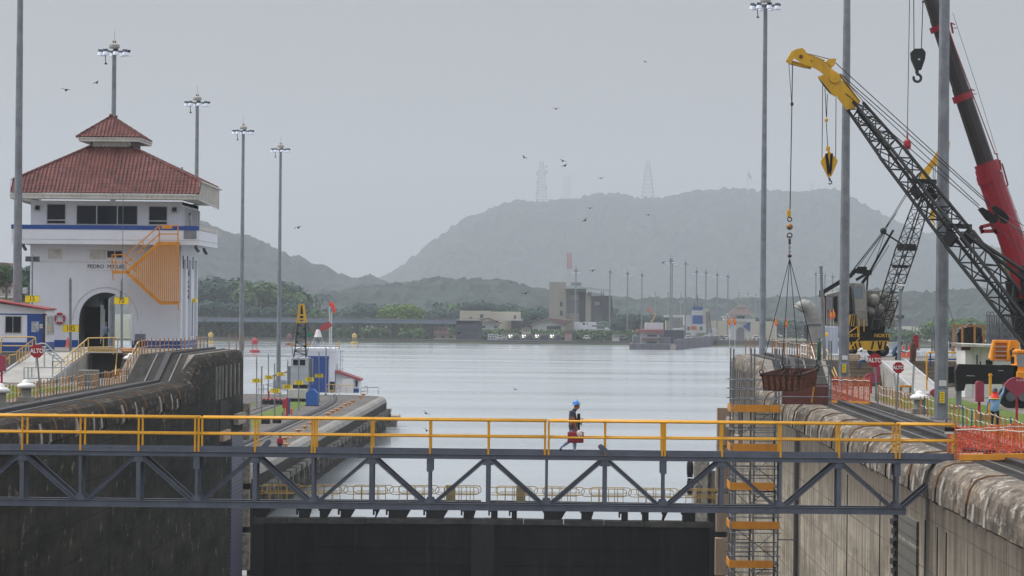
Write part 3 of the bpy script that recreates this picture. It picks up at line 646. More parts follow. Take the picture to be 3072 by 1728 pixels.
# ============================================================ light masts
M_lampglass = mat('lamp_reflector', c8(236, 240, 250), 0.25, col2=c8(200, 208, 230), scale=6)
M_cap = mat('mast_head_cover', c8(168, 166, 160), .6, scale=2)
def mast(x, y, z, H, label, r0=.33, r1=.17, nl=8, sheet=False):
    t = Thing('light_mast', label, 'light mast', (x, y, z), 'tall floodlight masts')
    mb = MB(); n = 10; hs = [0, .36, .68, 1]
    for a, b in zip(hs, hs[1:]): mb.tube((x, y, z + H * a), (x, y, z + H * b), lerp(r0, r1, a), lerp(r0, r1, b) + .012, n=n, caps=False)
    mb.tube((x, y, z), (x, y, z + .12), r0 + .18, n=12)
    t.part('pole', mb, M_galv)
    zt_ = z + H
    mb = MB(); mb.lathe([(.42, -.1), (.46, 0), (.46, .22), (.3, .32), (.02, .36)], (x, y, zt_ + .25), 14); t.part('head_cover', mb, M_cap)
    mb = MB()
    for k in range(nl):
        a = 2 * math.pi * (k + .3) / nl; mb.beam((x, y, zt_ - .1), (x + 1.15 * math.cos(a), y + 1.15 * math.sin(a), zt_ - .1), .07)
    mb.torus((x, y, zt_ - .12), .62, .035, 'z', 20, 5); t.part('lamp_ring', mb, M_galvd)
    for k in range(nl):
        a = 2 * math.pi * (k + .3) / nl; cx, cy = x + 1.18 * math.cos(a), y + 1.18 * math.sin(a)
        mb = MB(); mb.bbox(cx - .2, cx + .2, cy - .2, cy + .2, zt_ - .14, zt_ + .04, .03); o = t.part('floodlight', mb, M_black if k % 3 == 0 else M_galvd)
        mb = MB(); mb.lathe([(.1, .3), (.2, .26), (.25, .12), (.27, .0), (.29, -.03)][::-1], (cx, cy, zt_ - .52 + .06), 12); t.part('reflector', mb, M_lampglass, parent=o, smooth=True)
    for s_ in (-.1, .1):
        mb = MB(); mb.lathe([(.055, 0), (.065, .12), (.03, .2)], (x + s_, y, zt_ + .62), 8); t.part('warning_light', mb, mat('dark_red_glass', c8(110, 20, 24), .3))
    mb = MB(); mb.tube((x, y, zt_ + .55), (x + .02, y, zt_ + 1.75), .015, n=5); t.part('lightning_rod', mb, M_galvd)
    if nl == 8:
        mb = MB(); mb.path([(x - .7, y - .3, zt_ - .3), (x - .72, y - .35, zt_ - .7), (x - .68, y - .3, zt_ - 1.1)], .035, 6); mb.lathe([(.14, 0), (.1, .1), (.04, .16)], (x - .68, y - .3, zt_ - 1.25), 8); t.part('hanging_cable', mb, M_black)
    return t
LM = [(343, 286, -7.5, 26.85, 'floodlight mast rising behind the small upper roof of the control house'), (592, 359, -7.5, 26.85, 'floodlight mast with hanging cable rising behind the roof corner'),
      (730, 418, -7.5, 26.85, 'floodlight mast standing in front of the wooded shore right of the control house'), (842, 467, -7.5, 26.85, 'shortest looking of the near floodlight masts, beside the small lattice crane')]
for px, y, z, top, lab in LM:
    s_ = 10000 / y; x = (px - 1675) / s_ + .0; x = P(px, 905 - 21.5 * s_, y).x
    mast(x, y, z, top - z, lab)
t = mast(P(50, 1040, 236).x, 236, HI, 32, 'thick grey mast at the left edge, just left of the blue door')
mb = MB(); x = t.base.x; mb.box(x - .19, x + .19, 235.55, 235.62, 3.0, 3.5); t.part('notice', mb, M_whitep)
for px, py, y, z, top, lab in ((2287, 1050, 294, -7, 32, 'floodlight mast with its lamps at the top edge, beyond the scaffold'),
                            (2531, 1120, 204, .3, 33, 'tall grey mast between the elbow duct and the stop signs'),
                            (2823, 1230, 156, .1, 33, 'widest grey mast, in front of the black lattice boom')):
    t = mast(P(px, py, y).x, y, z, top - z, lab)
    if y < 290:
        x = t.base.x; pz = P(px, 1148 if y < 200 else 1072, y).z; mb = MB(); r_ = .33
        mb.box(x - .14, x + .2, y - r_ - .05, y - r_ - .02, pz - .15, pz + .12); t.part('notice', mb, M_whitep)
        mb = MB(); x2 = x - .02; mb.bbox(x2 - .22, x2 + .24, y - r_ - .16, y - r_ - .04, pz - 1.0, pz - .35, .03); t.part('switch_box', mb, M_galv)
        mb = MB(); mb.box(x2 - .1, x2 + .12, y - r_ - .18, y - r_ - .165, pz - .92, pz - .42); t.part('warning_plate', mb, M_sign)
        mb = MB()
        for k in range(4): mb.box(x2 - .06, x2 + .08, y - r_ - .19, y - r_ - .182, pz - .85 + k * .11, pz - .82 + k * .11)
        t.part('lettering', mb, M_let)

# ============================================================ distance boards on poles
def board(px, py, base_px, base_py, top_py, Y, z0, txt, label, wd=1.1, h=.53, r=.06):
    b = P(base_px, base_py, Y); top = P(base_px, top_py, Y); c = P(px, py, Y)
    t = Thing('distance_sign', label, 'distance sign', (b.x, Y, z0), 'yellow distance boards')
    mb = MB(); mb.tube((b.x, Y, z0), (top.x, Y, top.z), r, n=8); mb.tube((b.x, Y, z0), (b.x, Y, z0 + .12), r * 2.2, n=8); mb.tube((top.x, Y, top.z), (top.x, Y, top.z + .12), r * .6, n=6); t.part('pole', mb, M_galv)
    if txt:
        mb = MB(); mb.bbox(c.x - wd / 2, c.x + wd / 2, Y - r - .05, Y - r - .01, c.z - h / 2, c.z + h / 2, .012); o = t.part('board', mb, M_sign)
        mb = MB(); e_ = .015
        for a in ((c.x - wd/2, c.x + wd/2, c.z + h/2 - e_, c.z + h/2), (c.x - wd/2, c.x + wd/2, c.z - h/2, c.z - h/2 + e_), (c.x - wd/2, c.x - wd/2 + e_, c.z - h/2, c.z + h/2), (c.x + wd/2 - e_, c.x + wd/2, c.z - h/2, c.z + h/2)):
            mb.box(a[0], a[1], Y - r - .056, Y - r - .05, a[2], a[3])
        t.part('border', mb, mat('olive_border', c8(170, 145, 20), .6))
        tm = text_mb(txt, (c.x, Y - r - .06, c.z - .01), .58, .004, wide=.76); t.part('lettering', tm, M_let)
    return t
board(97, 897, 97, 925, 770, 254, HI, '15', 'yellow distance board reading 15 left of the control house', wd=1.08)
t = board(365, 902, 365, 1050, 842, 249, HI, '70', 'yellow distance board reading 70 in front of the archway', r=.095)
mb = MB(); a = P(367, 842, 249); b = P(371, 545, 249); mb.tube(a, (a.x, 249, b.z), .022, n=5); mb.tube(P(363, 895, 248.8), P(363, 872, 248.8), .09, n=6); t.part('whip_antenna', mb, M_galvd)
board(213, 985, 211, 1122, 838, 238, 0.6, '185', 'yellow distance board reading 185 in front of the white wall', wd=1.14, r=.1)
t = board(97, 897, 97, 925, 770, 254.6, HI, '', 'plain grey plate reading 15 and 965 with two arrows, above a yellow board', wd=1)
t.o['category'] = 'small sign'; del t.o['group']; t.o.name = 'direction_plate'
mb = MB(); c = P(98, 777, 254.4); mb.box(c.x - .55, c.x + .55, 254.3, 254.36, c.z - .2, c.z + .2); t.part('plate', mb, M_galvd)
t.part('lettering', text_mb('15  965', (c.x, 254.28, c.z + .05), .26, .004), M_let)
mb = MB()
for s_ in (-1, 1): mb.beam((c.x + s_ * .08, 254.28, c.z - .12), (c.x + s_ * .45, 254.28, c.z - .12), .01, .03); mb.prism([(c.x + s_ * .45, c.z - .07), (c.x + s_ * .53, c.z - .12), (c.x + s_ * .45, c.z - .17)], 254.27, 254.29)
t.part('arrow', mb, M_let)
mb = MB(); c = P(78, 873, 254); mb.beam(c, c + Vector((.45, .3, 0)), .06); mb.bbox(c.x - .22, c.x + .12, 253.7, 254.1, c.z - .22, c.z + .25, .05); t.part('floodlight', mb, M_alu)
IS = [((826, 1172), 824, 1250, 1092, '755', 'reading 755, nearest on the low island wall'), ((862, 1160), 863, 1246, 1084, '640', 'reading 640, above the red post'), ((897, 1148), 896, 1231, 1077, '515', 'reading 515, right in front of the small crane'),
      ((929, 1138), 927, 1216, 1072, '400', 'reading 400, above the blue box'), ((957, 1127), 957, 1204, 1057, '275', 'reading 275, before the blue shutter'), ((807, 1132), 805, 1197, 1063, '340', 'reading 340, left of the thick mast'),
      ((770, 1142), 770, 1222, 1072, '455', 'reading 455, farthest left on the low island wall'), ((843, 1122), 840, 1190, 1058, '220', 'half hidden behind the mast, its last digits 20')]
for (sx, sy), bx, by, ty, txt, lab in IS:
    g = G(bx, by, IZ); board(sx, sy, bx, by, ty, g.y, IZ, txt, 'small yellow distance board ' + lab, wd=1.08, h=.5, r=.07)
for bx, by, ty, lab in ((784, 1249, 1102, 'bare grey pole left of the board reading 755'), (977, 1186, 1047, 'bare grey pole before the blue shutter edge')):
    g = G(bx, by, IZ); b = P(bx, by, g.y); mb = MB(); mb.tube((b.x, g.y, IZ), (b.x, g.y, P(bx, ty, g.y).z), .08, n=8); mb.tube((b.x, g.y, IZ), (b.x, g.y, IZ + .2), .2, n=8); mb.ball((b.x, g.y, P(bx, ty, g.y).z + .06), .1)
    single('pole', mb, M_galv, lab, 'pole')
# ============================================================ control house
TY = 258.0; TB = 270.0
def fx(px, Y=TY): return P(px, 850, Y).x
def fz(py, px=316, Y=TY): return P(px, py, Y).z
X0, X1 = fx(90), fx(543)
CX = fx(317)
th = Thing('control_house', 'white control house with red tiled roof, arched passage and blue trim', 'building', ((X0 + X1) / 2, 264, HI))
R_ = 2.04; ZB = HI - .05; ZS = fz(956); ZT = fz(737)
def arch_wall(y0, y1, xa, xb, zb, zt_, r=R_):
    mb = MB(); n = 20; top = []
    arc = [(CX - r * math.cos(math.pi * i / n), ZS + r * math.sin(math.pi * i / n)) for i in range(n + 1)]
    vs = []; fs = []
    # front strips between arc and the top edge
    pts = [(CX - r, zb)] + arc + [(CX + r, zb)]
    for y in (y0, y1):
        for x, z in pts: vs.append((x, y, z)); vs.append((x, y, zt_))
    m_ = len(pts)
    for i in range(m_ - 1):
        a, b = 2 * i, 2 * i + 2
        if i not in (0, m_ - 2): fs.append((a, b, b + 1, a + 1)); k = 2 * m_; fs.append((a + k, a + 1 + k, b + 1 + k, b + k))
        k = 2 * m_; fs.append((a, a + k, b + k, b))
    mb.add(vs, fs); mb.box(xa, CX - r, y0, y1, zb, zt_); mb.box(CX + r, xb, y0, y1, zb, zt_); return mb
mb = arch_wall(TY, TY + .4, X0, X1, ZB, ZT); mb2 = arch_wall(TB - .4, TB, X0, X1, ZB, ZT)
mb.add(mb2.v, mb2.f)
mb.box(X0, X0 + .35, TY + .4, TB - .4, ZB, ZT); mb.box(X1 - .35, X1, TY + .4, TB - .4, ZB, ZT)
mb.box(X0, X1, TY, TB, ZT, ZT + .25)
th.part('wall', mb, M_white)
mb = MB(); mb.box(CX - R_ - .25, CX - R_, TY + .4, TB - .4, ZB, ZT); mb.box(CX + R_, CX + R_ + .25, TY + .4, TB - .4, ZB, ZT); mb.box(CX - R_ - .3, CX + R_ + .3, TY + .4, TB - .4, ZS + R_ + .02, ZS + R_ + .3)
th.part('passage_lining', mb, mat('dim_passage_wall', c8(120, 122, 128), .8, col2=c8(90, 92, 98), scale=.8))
mb = MB(); mb.box(CX - R_ + .02, CX - .25, TY + 3.2, TY + 3.3, ZB, ZS + .9); mb.box(CX - .32, CX - .2, TY + 1.2, TY + 3.2, ZB, ZS + 1.6); th.part('passage_shade_panel', mb, M_dark)  # dark panels put in for the shade along the passage's left wall
mb = MB()
for k in range(6): mb.box(CX - .5 + k * .06, CX - .46 + k * .06, TY + .9, TY + .95, ZB + .3 + .2 * k, ZS + 1.2 - .1 * k)
th.part('equipment_rack', mb, M_alu)
mb = MB()                                           # shallow moulding round the arch
for i in range(24):
    a0, a1 = math.pi * i / 24, math.pi * (i + 1) / 24; r0, r1 = 2.5, 2.56
    vs = [(CX - r * math.cos(a), y, ZS - .1 + r * math.sin(a)) for y in (TY - .03, TY + .01) for r, a in ((r0, a0), (r1, a0), (r1, a1), (r0, a1))]
    mb.add(vs, [(0, 1, 2, 3), (7, 6, 5, 4), (0, 4, 5, 1), (1, 5, 6, 2), (2, 6, 7, 3), (3, 7, 4, 0)])
th.part('arch_moulding', mb, M_trim)
# blue base band
zc = fz(1021)
th.split('blue_band', [MB().box(X0, CX - R_ - .05, TY - .03, TY, ZB, zc), MB().box(CX + R_ + .05, X1 + .03, TY - .03, TY, ZB, zc), MB().box(X1, X1 + .03, TY, TB, ZB, zc)], M_blue)
# recessed panels, small window, name
for a, b, c_, d in ((144, 185, 747, 775), (267, 317, 749, 776)):
    mb = MB(); x0_, x1_, z1_, z0_ = fx(a), fx(b), fz(c_, a), fz(d, a)
    mb.box(x0_, x1_, TY - .025, TY, z0_, z1_); mb.box(x0_ - .02, x1_ + .02, TY - .04, TY, z0_ - .03, z0_); th.part('blind_window', mb, M_trim)
mb = MB(); mb.box(fx(320), fx(367), TY - .06, TY + .02, fz(774), fz(751)); o = th.part('window', mb, M_trim)
for a, b in ((322, 342), (345, 365)): mb = MB(); mb.box(fx(a), fx(b), TY - .075, TY - .06, fz(772), fz(753)); th.part('pane', mb, M_glass, parent=o)
mb = MB()
for py in (784, 787.5, 812): mb.box(fx(90) if py < 800 else fx(258), fx(335) if py < 800 else fx(378), TY - .012, TY, fz(py) - .02, fz(py) + .01)
th.part('string_course', mb, M_trim)
th.part('lettering', text_mb('PEDRO  MIGUEL', (fx(319), TY - .03, fz(800)), .42, .01, wide=.98), mat('dark_wall_lettering', c8(50, 50, 52), .7))
# side of the body : buttress ribs and dark slots
for yy in (TY + 1.4, TY + 5.2, TY + 9.6):
    mb = MB(); mb.box(X1, X1 + .22, yy, yy + .5, zc + .02, ZT - 1.0); th.part('buttress', mb, M_white)
for yy in (TY + 2.6, TY + 7.4):
    mb = MB(); mb.box(X1, X1 + .05, yy, yy + .9, zc + .3, fz(905)); th.part('side_opening', mb, M_galvd)
for yy in (TY + 1.0, TY + 4, TY + 8): mb = MB(); mb.box(X1, X1 + .04, yy, yy + .35, ZT - 1.7, ZT - .7); th.part('vent_slot', mb, M_dark)
mb = MB()
rr = random.Random(3)
for k in range(14): yy = TY + 5 + rr.uniform(-.5, .5); z_ = fz(895) + rr.uniform(0, 2.3); mb.box(X1, X1 + .06, yy, yy + rr.uniform(.1, .5), z_, z_ + rr.uniform(.05, .3))
th.part('wall_fittings', mb, M_galvd)
mb = MB(); mb.bbox(X1, X1 + .3, TY + 8, TY + 8.8, fz(905), fz(893), .02); th.part('alarm_box', mb, M_sign)
# balcony
BYF = TY - 1.35; zb0, zb1 = fz(733, 316, BYF), fz(676, 316, BYF); BX0, BX1 = fx(33, BYF), P(596, 700, BYF).x
mb = MB(); mb.box(BX0, BX1, BYF, TB + 1.2, zb0, zb0 + .3); mb.box(BX0, BX1, BYF, BYF + .22, zb0 + .3, zb1 - .32); mb.box(BX0, BX0 + .22, BYF + .22, TB + 1.2, zb0 + .3, zb1 - .32); mb.box(BX1 - .22, BX1, BYF + .22, TB + 1.2, zb0 + .3, zb1 - .32)
mb.box(BX0, BX1, TB + 1.0, TB + 1.2, zb0 + .3, zb1)
o = th.part('balcony', mb, M_white)
mb = MB(); mb.box(BX0 - .03, BX1 + .03, BYF - .03, BYF + .25, zb1 - .33, zb1); th.part('blue_coping', mb, M_blue)
mb = MB(); mb.box(BX1 - .25, BX1 + .03, BYF + .26, TB + 1.25, zb1 - .3, zb1 + .02); mb.box(BX0 - .03, BX0 + .25, BYF + .26, TB + 1.25, zb1 - .3, zb1 + .02); mb.box(BX0 - .02, BX1 + .02, BYF - .02, BYF, zb0 + .35, zb0 + .38); mb.box(BX1, BX1 + .02, BYF, TB + 1.2, zb0 + .35, zb0 + .4)
th.part('balcony_trim', mb, M_trim)
for px, py, Y in ((588, 745, TY - .4), (612, 750, TB + .3), (70, 741, TY - .4)):
    p = P(px, py, Y); mb = MB(); mb.path([(p.x, Y, zb0), (p.x, Y, zb0 - .15), (p.x + .12, Y - .1, zb0 - .35), (p.x + .22, Y - .25, zb0 - .45)], .13, 8); th.part('drain_spout', mb, M_galvd)
# upper floor
z2, z3 = zb0 + .3, fz(603)
mb = MB()
wins = [(137, 196, 612, 674), (226, 412, 615, 675), (443, 501, 616, 674)]
xs = [X0] + [fx(v) for a in wins for v in a[:2]] + [X1]
for i in range(0, len(xs), 2): mb.box(xs[i], xs[i + 1], TY, TY + .3, z2, z3)
for a, b, c_, d in wins: mb.box(fx(a), fx(b), TY, TY + .3, z2, fz(d)); mb.box(fx(a), fx(b), TY, TY + .3, fz(c_), z3)
mb.box(X0, X0 + .3, TY + .3, TB, z2, z3); mb.box(X0, X1, TB - .3, TB, z2, z3)
mb.box(X1 - .3, X1, TY + .3, TB, z2, z2 + 1.0); mb.box(X1 - .3, X1, TY + .3, TB, z3 - .4, z3)
for k in range(9): mb.box(X1 - .3, X1 + .12, TY + .3 + k * 1.42, TY + .75 + k * 1.42 if k else TY + .9, z2 + 1, z3 - .4)
th.part('upper_wall', mb, M_white)
mb = MB(); mb.box(X1 - .22, X1 - .18, TY + .8, TB - .3, z2 + 1, z3 - .4); th.part('side_glazing', mb, M_glass)
for a, b, c_, d in wins:
    mb = MB(); xa, xb, za, zb_ = fx(a), fx(b), fz(d), fz(c_); t_ = .07
    mb.box(xa, xa + t_, TY - .03, TY + .12, za, zb_); mb.box(xb - t_, xb, TY - .03, TY + .12, za, zb_); mb.box(xa + t_, xb - t_, TY - .03, TY + .12, zb_ - t_, zb_); mb.box(xa + t_, xb - t_, TY - .03, TY + .12, za, za + t_)
    if b - a > 100:
        for q in (1, 2): xx = lerp(xa, xb, q / 3); mb.box(xx - .04, xx + .04, TY - .02, TY + .12, za + t_, zb_ - t_)
    else: mb.box(xa + t_, xb - t_, TY - .02, TY + .1, za + .28, za + .36)
    o = th.part('window', mb, M_alu); mb = MB(); mb.box(xa + .03, xb - .03, TY + .13, TY + .16, za, zb_); th.part('pane', mb, M_glass, parent=o)
    mb = MB(); mb.box(xa, xb, TY + 1.5, TY + 1.6, za + .5, zb_ - .6); th.part('blind', mb, mat('dim_blind', c8(70, 74, 88), .8), parent=o)
mb = MB(); mb.box(X0, X1, TY + .3, TB - .3, z3 - .25, z3); th.part('ceiling', mb, M_trim)
for px, py in ((112, 623), (523, 628)):
    p = P(px, py, TY - .2); mb = MB(); mb.bbox(p.x - .16, p.x + .16, TY - .35, TY - .02, p.z - .16, p.z + .16, .03)
    for k in (-.18, 0, .18): mb.beam((p.x + k, TY - .3, p.z - .16), (p.x + k, TY - .3, p.z - .34), .02)
    th.part('wall_lamp', mb, M_black)
p = P(571, 665, TY - .8); mb = MB(); mb.box(p.x - .45, p.x + .55, TY - 1.36, TY - 1.3, zb1 - 1.0, zb1 + .05); mb.tube((p.x, TY - 1.2, zb1), (p.x, TY - 1.2, zb1 + .5), .05); mb.bbox(p.x - .12, p.x + .12, TY - 1.4, TY - 1, zb1 + .4, zb1 + .85, .03); th.part('camera_unit', mb, M_galv)
mb = MB(); mb.bbox(p.x - .09, p.x + .09, TY - 1.43, TY - 1.35, zb1 + .85, zb1 + 1.0, .02); th.part('camera', mb, M_black)
# ---- main roof
EY = TY - 1.7; ze = fz(580, 316, EY)                       # front eave
xeL, xeR = fx(28, EY), P(594, 586, EY).x
EB = TB + 1.9
zs_ = ze + 1.0                                            # side eaves sit higher
zc0 = fz(441, 330, 261.2); CY0, CY1 = 261.2, 267.6; cx0, cx1 = P(272, 440, CY0).x, P(391, 440, CY0).x
slope_f = (zc0 - ze) / (CY0 - EY); yh = EY + (zs_ - ze) / slope_f
M_tile = mat('clay_roof_tiles', c8(116, 68, 63), 0.8, col2=c8(82, 48, 46), scale=1.4, amt=1.0, streak=.6, streak_col=c8(60, 34, 32), streak_scale=(1, 1, .8), streak_lo=.5, bump=.3)
def tiled(mb, A, B, C, D, pitch=.30, amp=.1, step=.42):
    """A-B eave (left,right), D-C ridge above it; barrel tile rolls run up the slope, courses step down it"""
    A, B, C, D = map(Vector, (A, B, C, D)); e = (B - A); W = e.length; e.normalize(); n_ = e.cross((D - A) - e * (D - A).dot(e)).normalized(); up = n_.cross(e).normalized()
    if n_.z < 0: n_ = -n_; up = -up
    if up.z < 0: up = -up
    H = (D - A).dot(up); d0 = (D - A).dot(e); c0 = (C - A).dot(e)
    nr = max(1, int(round(H / step))); nc = max(1, int(round(W / pitch))) * 4
    vs = []; rows = []
    for j in range(nr + 1):
        for half in ((0,) if j == 0 else (0, 1)) if j < nr else (0,):
            v = j * H / nr; l, r = d0 * v / H, lerp(W, c0, v / H); off = (0.05 if half == 1 else 0.0) if j < nr else 0
            off = .028 if (half == 1 or j == 0) else 0.0
            row = []
            for i in range(nc + 1):
                u = i * W / nc; u2 = min(max(u, l), r); h = amp * max(0.0, math.cos(2 * math.pi * u / pitch)) ** 1 + .01
                row.append(A + e * u2 + up * (v + (0 if half else .0)) + n_ * (h + off))
            rows.append(row)
    n1 = nc + 1; fl = [p for r in rows for p in r]
    fs = []
    for j in range(len(rows) - 1):
        for i in range(nc):
            a = j * n1 + i
            if (fl[a] - fl[a + 1]).length < 1e-4 and (fl[a + n1] - fl[a + n1 + 1]).length < 1e-4: continue
            q = (a, a + 1, a + n1 + 1, a + n1)
            fs.append(q)
    # orient up
    if fs:
        a, b, c_, d = (Vector(fl[i]) for i in fs[len(fs) // 2]); nn = (c_ - a).cross(d - b)
        if nn.dot(n_) < 0: fs = [f[::-1] for f in fs]
    mb.add(fl, fs)
def hip(mb, a, b, r=.13): 
    a, b = Vector(a), Vector(b); n = int((b - a).length / .4)
    for i in range(n): mb.tube(a.lerp(b, i / n), a.lerp(b, (i + 1) / n), r, r * .82, n=8)
rf = MB()
hL, hR = (xeL + .42, yh), (xeR + .05, yh)
tiled(rf, (xeL, EY, ze), (xeR, EY, ze), (hR[0], yh, zs_), (hL[0] - .42, yh, zs_))
tiled(rf, (hL[0] - .42, yh, zs_), (hR[0], yh, zs_), (cx1, CY0, zc0), (cx0, CY0, zc0))
bh = EB - (yh - EY)
tiled(rf, (hR[0], yh, zs_), (hR[0], bh, zs_), (cx1, CY1, zc0), (cx1, CY0, zc0))
tiled(rf, (hL[0] - .42, bh, zs_), (hL[0] - .42, yh, zs_), (cx0, CY0, zc0), (cx0, CY1, zc0))
tiled(rf, (hR[0], bh, zs_), (hL[0] - .42, bh, zs_), (cx0, CY1, zc0), (cx1, CY1, zc0))
rf.add([(xeL, EY, ze), (xeR, EY, ze), (hR[0], yh, zs_), (hL[0] - .42, yh, zs_), (cx1, CY0, zc0), (cx0, CY0, zc0), (hR[0], bh, zs_), (hL[0] - .42, bh, zs_), (cx1, CY1, zc0), (cx0, CY1, zc0)],
       [(3, 2, 1, 0), (5, 4, 2, 3), (4, 8, 6, 2), (9, 5, 3, 7), (8, 9, 7, 6)])
roof = th.part('roof', rf, M_tile)
z_ = .05
for a, b in (((hR[0], yh, zs_ + z_), (cx1, CY0, zc0 + z_)), ((hL[0] - .42, yh, zs_ + z_), (cx0, CY0, zc0 + z_)), ((hR[0], yh, zs_ + z_), (xeR, EY, ze + z_)), ((hR[0], bh, zs_), (cx1, CY1, zc0))):
    hp = MB(); hip(hp, a, b); th.part('hip_tiles', hp, M_tile, parent=roof)
mb = MB(); mb.box(xeL, xeR, EY - .05, EY + .12, ze - .42, ze - .02); mb.box(xeL, xeR, EY - .11, EY - .05, ze - .16, ze - .02); mb.box(xeL, xeR, EY + .12, TY, ze - .44, ze - .38); mb.box(xeL, xeR, TB, EB, ze - .44, ze - .38); mb.box(xeL, X0, TY, TB, ze - .44, ze - .38); mb.box(X1, xeR, TY, TB, ze - .44, ze - .38)
th.part('front_fascia', mb, M_trim, parent=roof)
for x in (xeR, xeL):
    s_ = 1 if x == xeR else -1; mb = MB()
    mb.prismx([(EY + .1, ze - .45), (EB, ze - .75), (EB, zs_ - .05), (yh, zs_ - .03), (EY + .1, ze - .02)], x + s_ * .0, x + s_ * .05)
    for k in range(26): yy = lerp(EY + .5, EB, k / 26); mb.box(x + s_ * .05, x + s_ * .08, yy, yy + .08, ze - .7 * (k / 26) * .4 - .35, ze + .85)
    th.part('side_fascia', mb, M_trim, parent=roof)
for k, (x, s_) in enumerate(((xeR, 1), (xeL, -1))):
    mb = MB(); mb.beam((x + s_ * .1, yh - .2, zs_ + .02), (x + s_ * .1, EB + .9, zs_ - .1), .18, .12); th.part('gutter', mb, M_trim, parent=roof)
mb = MB(); p = P(546, 509, 262); mb.box(p.x - .06, p.x + .06, 262, 262.1, p.z - .35, p.z + .2); th.part('vent_pipe', mb, M_galv, parent=roof)
# ---- cupola
zq = zc0 - .15; zw = fz(424, 330, CY0)
mb = MB(); mb.box(cx0 + .0, cx1, CY0, CY0 + .15, zq - .4, zw + .4); mb.box(cx0, cx0 + .15, CY0, CY1, zq - .4, zw + .4); mb.box(cx0, cx1, CY1 - .15, CY1, zq - .4, zw + .4)
for k in range(6): mb.box(cx1 - .12, cx1, CY0 + .15 + k * 1.15, CY0 + .4 + k * 1.15, zq - .4, zw + .4)
cup = th.part('cupola', mb, M_trim)
mb = MB(); mb.box(cx0 + .3, cx1 - .2, CY0 + .2, CY1 - .2, zq - .2, zw + .3); th.part('louvre_void', mb, M_dark, parent=cup)
ue = fz(411, 325, CY0 - .7); ux0, ux1, uy0, uy1 = P(229, 410, CY0 - .7).x, P(419, 414, CY0 - .7).x, CY0 - .7, CY1 + .9
apz = P(335, 352, 263.4).z; apx = P(335, 352, 263.4).x
mb = MB(); mb.box(ux0 + .18, ux1 - .02, uy0 + .05, uy1 - .05, ue - .34, ue - .02); mb.box(ux0 + .1, ux1 + .05, uy0, uy1, ue - .12, ue - .02); th.part('cupola_fascia', mb, M_trim, parent=cup)
ay0, ay1 = uy0 + 2.4, uy1 - 2.4
mb = MB(); tiled(mb, (ux0, uy0, ue), (ux1, uy0, ue), (apx, ay0, apz), (apx, ay0, apz)); tiled(mb, (ux1, uy0, ue), (ux1, uy1, ue), (apx, ay1, apz), (apx, ay0, apz)); tiled(mb, (ux0, uy1, ue), (ux0, uy0, ue), (apx, ay0, apz), (apx, ay1, apz)); tiled(mb, (ux1, uy1, ue), (ux0, uy1, ue), (apx, ay1, apz), (apx, ay1, apz))
mb.add([(ux0, uy0, ue), (ux1, uy0, ue), (ux1, uy1, ue), (ux0, uy1, ue), (apx, ay0, apz), (apx, ay1, apz)], [(0, 1, 4), (1, 2, 5, 4), (2, 3, 5), (3, 0, 4, 5), (3, 2, 1, 0)])
hip(mb, (ux0, uy0, ue), (apx, ay0, apz), .1); hip(mb, (ux1, uy0, ue), (apx, ay0, apz), .1); hip(mb, (apx, ay0, apz + .02), (apx, ay1, apz + .02), .1)
mb.ball((apx, ay0, apz + .1), .16); mb.box(apx - .1, apx + .1, ay1 - .1, ay1 + .1, apz, apz + .3)
th.part('cupola_roof', mb, M_tile, parent=cup)
# ---- lifebuoys, small fittings
t = Thing('lifebuoy', 'red lifebuoy hung on the white wall between hut and archway', 'lifebuoy', (fx(178), TY - .15, fz(972)))
mb = MB(); c = P(179, 955, TY - .14); mb.torus(c, .36, .085, 'y', 28, 8); t.part('ring', mb, M_red, smooth=True)
mb = MB(); mb.torus(c, .46, .018, 'y', 28, 5); t.part('grab_line', mb, M_rope)
for a in (45, 135, 225, 315):
    mb = MB(); q = math.radians(a); mb.torus(c, .36, .092, 'y', 3, 8, q - .1, q + .1); t.part('white_band', mb, M_whitep)
# orange external stair
ts = Thing('outside_stair', 'orange steel stair and slatted guard on the front of the control house', 'stair', (fx(450, TY - 1.5), TY - 1.5, fz(905)))
SY0, SY1 = TY - 2.6, TY - 1.4
q = lambda px, py, Y=SY0: P(px, py, Y)
def obar(mb, a, b, w_=.07, Y=SY0): mb.beam(q(*a, Y), q(*b, Y), w_); return mb
pt, pl = q(478, 725), q(535, 725)
mb = MB(); mb.box(pt.x, pl.x, SY0, TY - 1.36, pt.z - .24, pt.z); ts.part('top_platform', mb, M_orange)
a, b = q(336, 811), q(380, 811); mb = MB(); mb.box(a.x, b.x, SY0, SY1, a.z - .25, a.z); ts.part('landing', mb, M_orange)
for Y in (SY0, SY1):
    mb = MB(); mb.beam(q(382, 816, Y), q(478, 728, Y), .06, .26); ts.part('stringer', mb, M_orange)
    mb = MB(); mb.beam(q(382, 818, Y), q(481, 909, Y), .06, .26); mb.beam(q(481, 909, Y), q(535, 909, Y), .06, .24); ts.part('lower_stringer', mb, M_orange)
mb = MB()
for k in range(12): u = (k + .5) / 12; c = q(lerp(382, 478, u), lerp(812, 724, u)); mb.box(c.x - .13, c.x + .13, SY0, SY1, c.z - .03, c.z)
for k in range(12): u = (k + .5) / 12; c = q(lerp(382, 481, u), lerp(822, 905, u)); mb.box(c.x - .13, c.x + .13, SY0, SY1, c.z - .03, c.z)
ts.part('treads', mb, M_orange)
mb = MB()
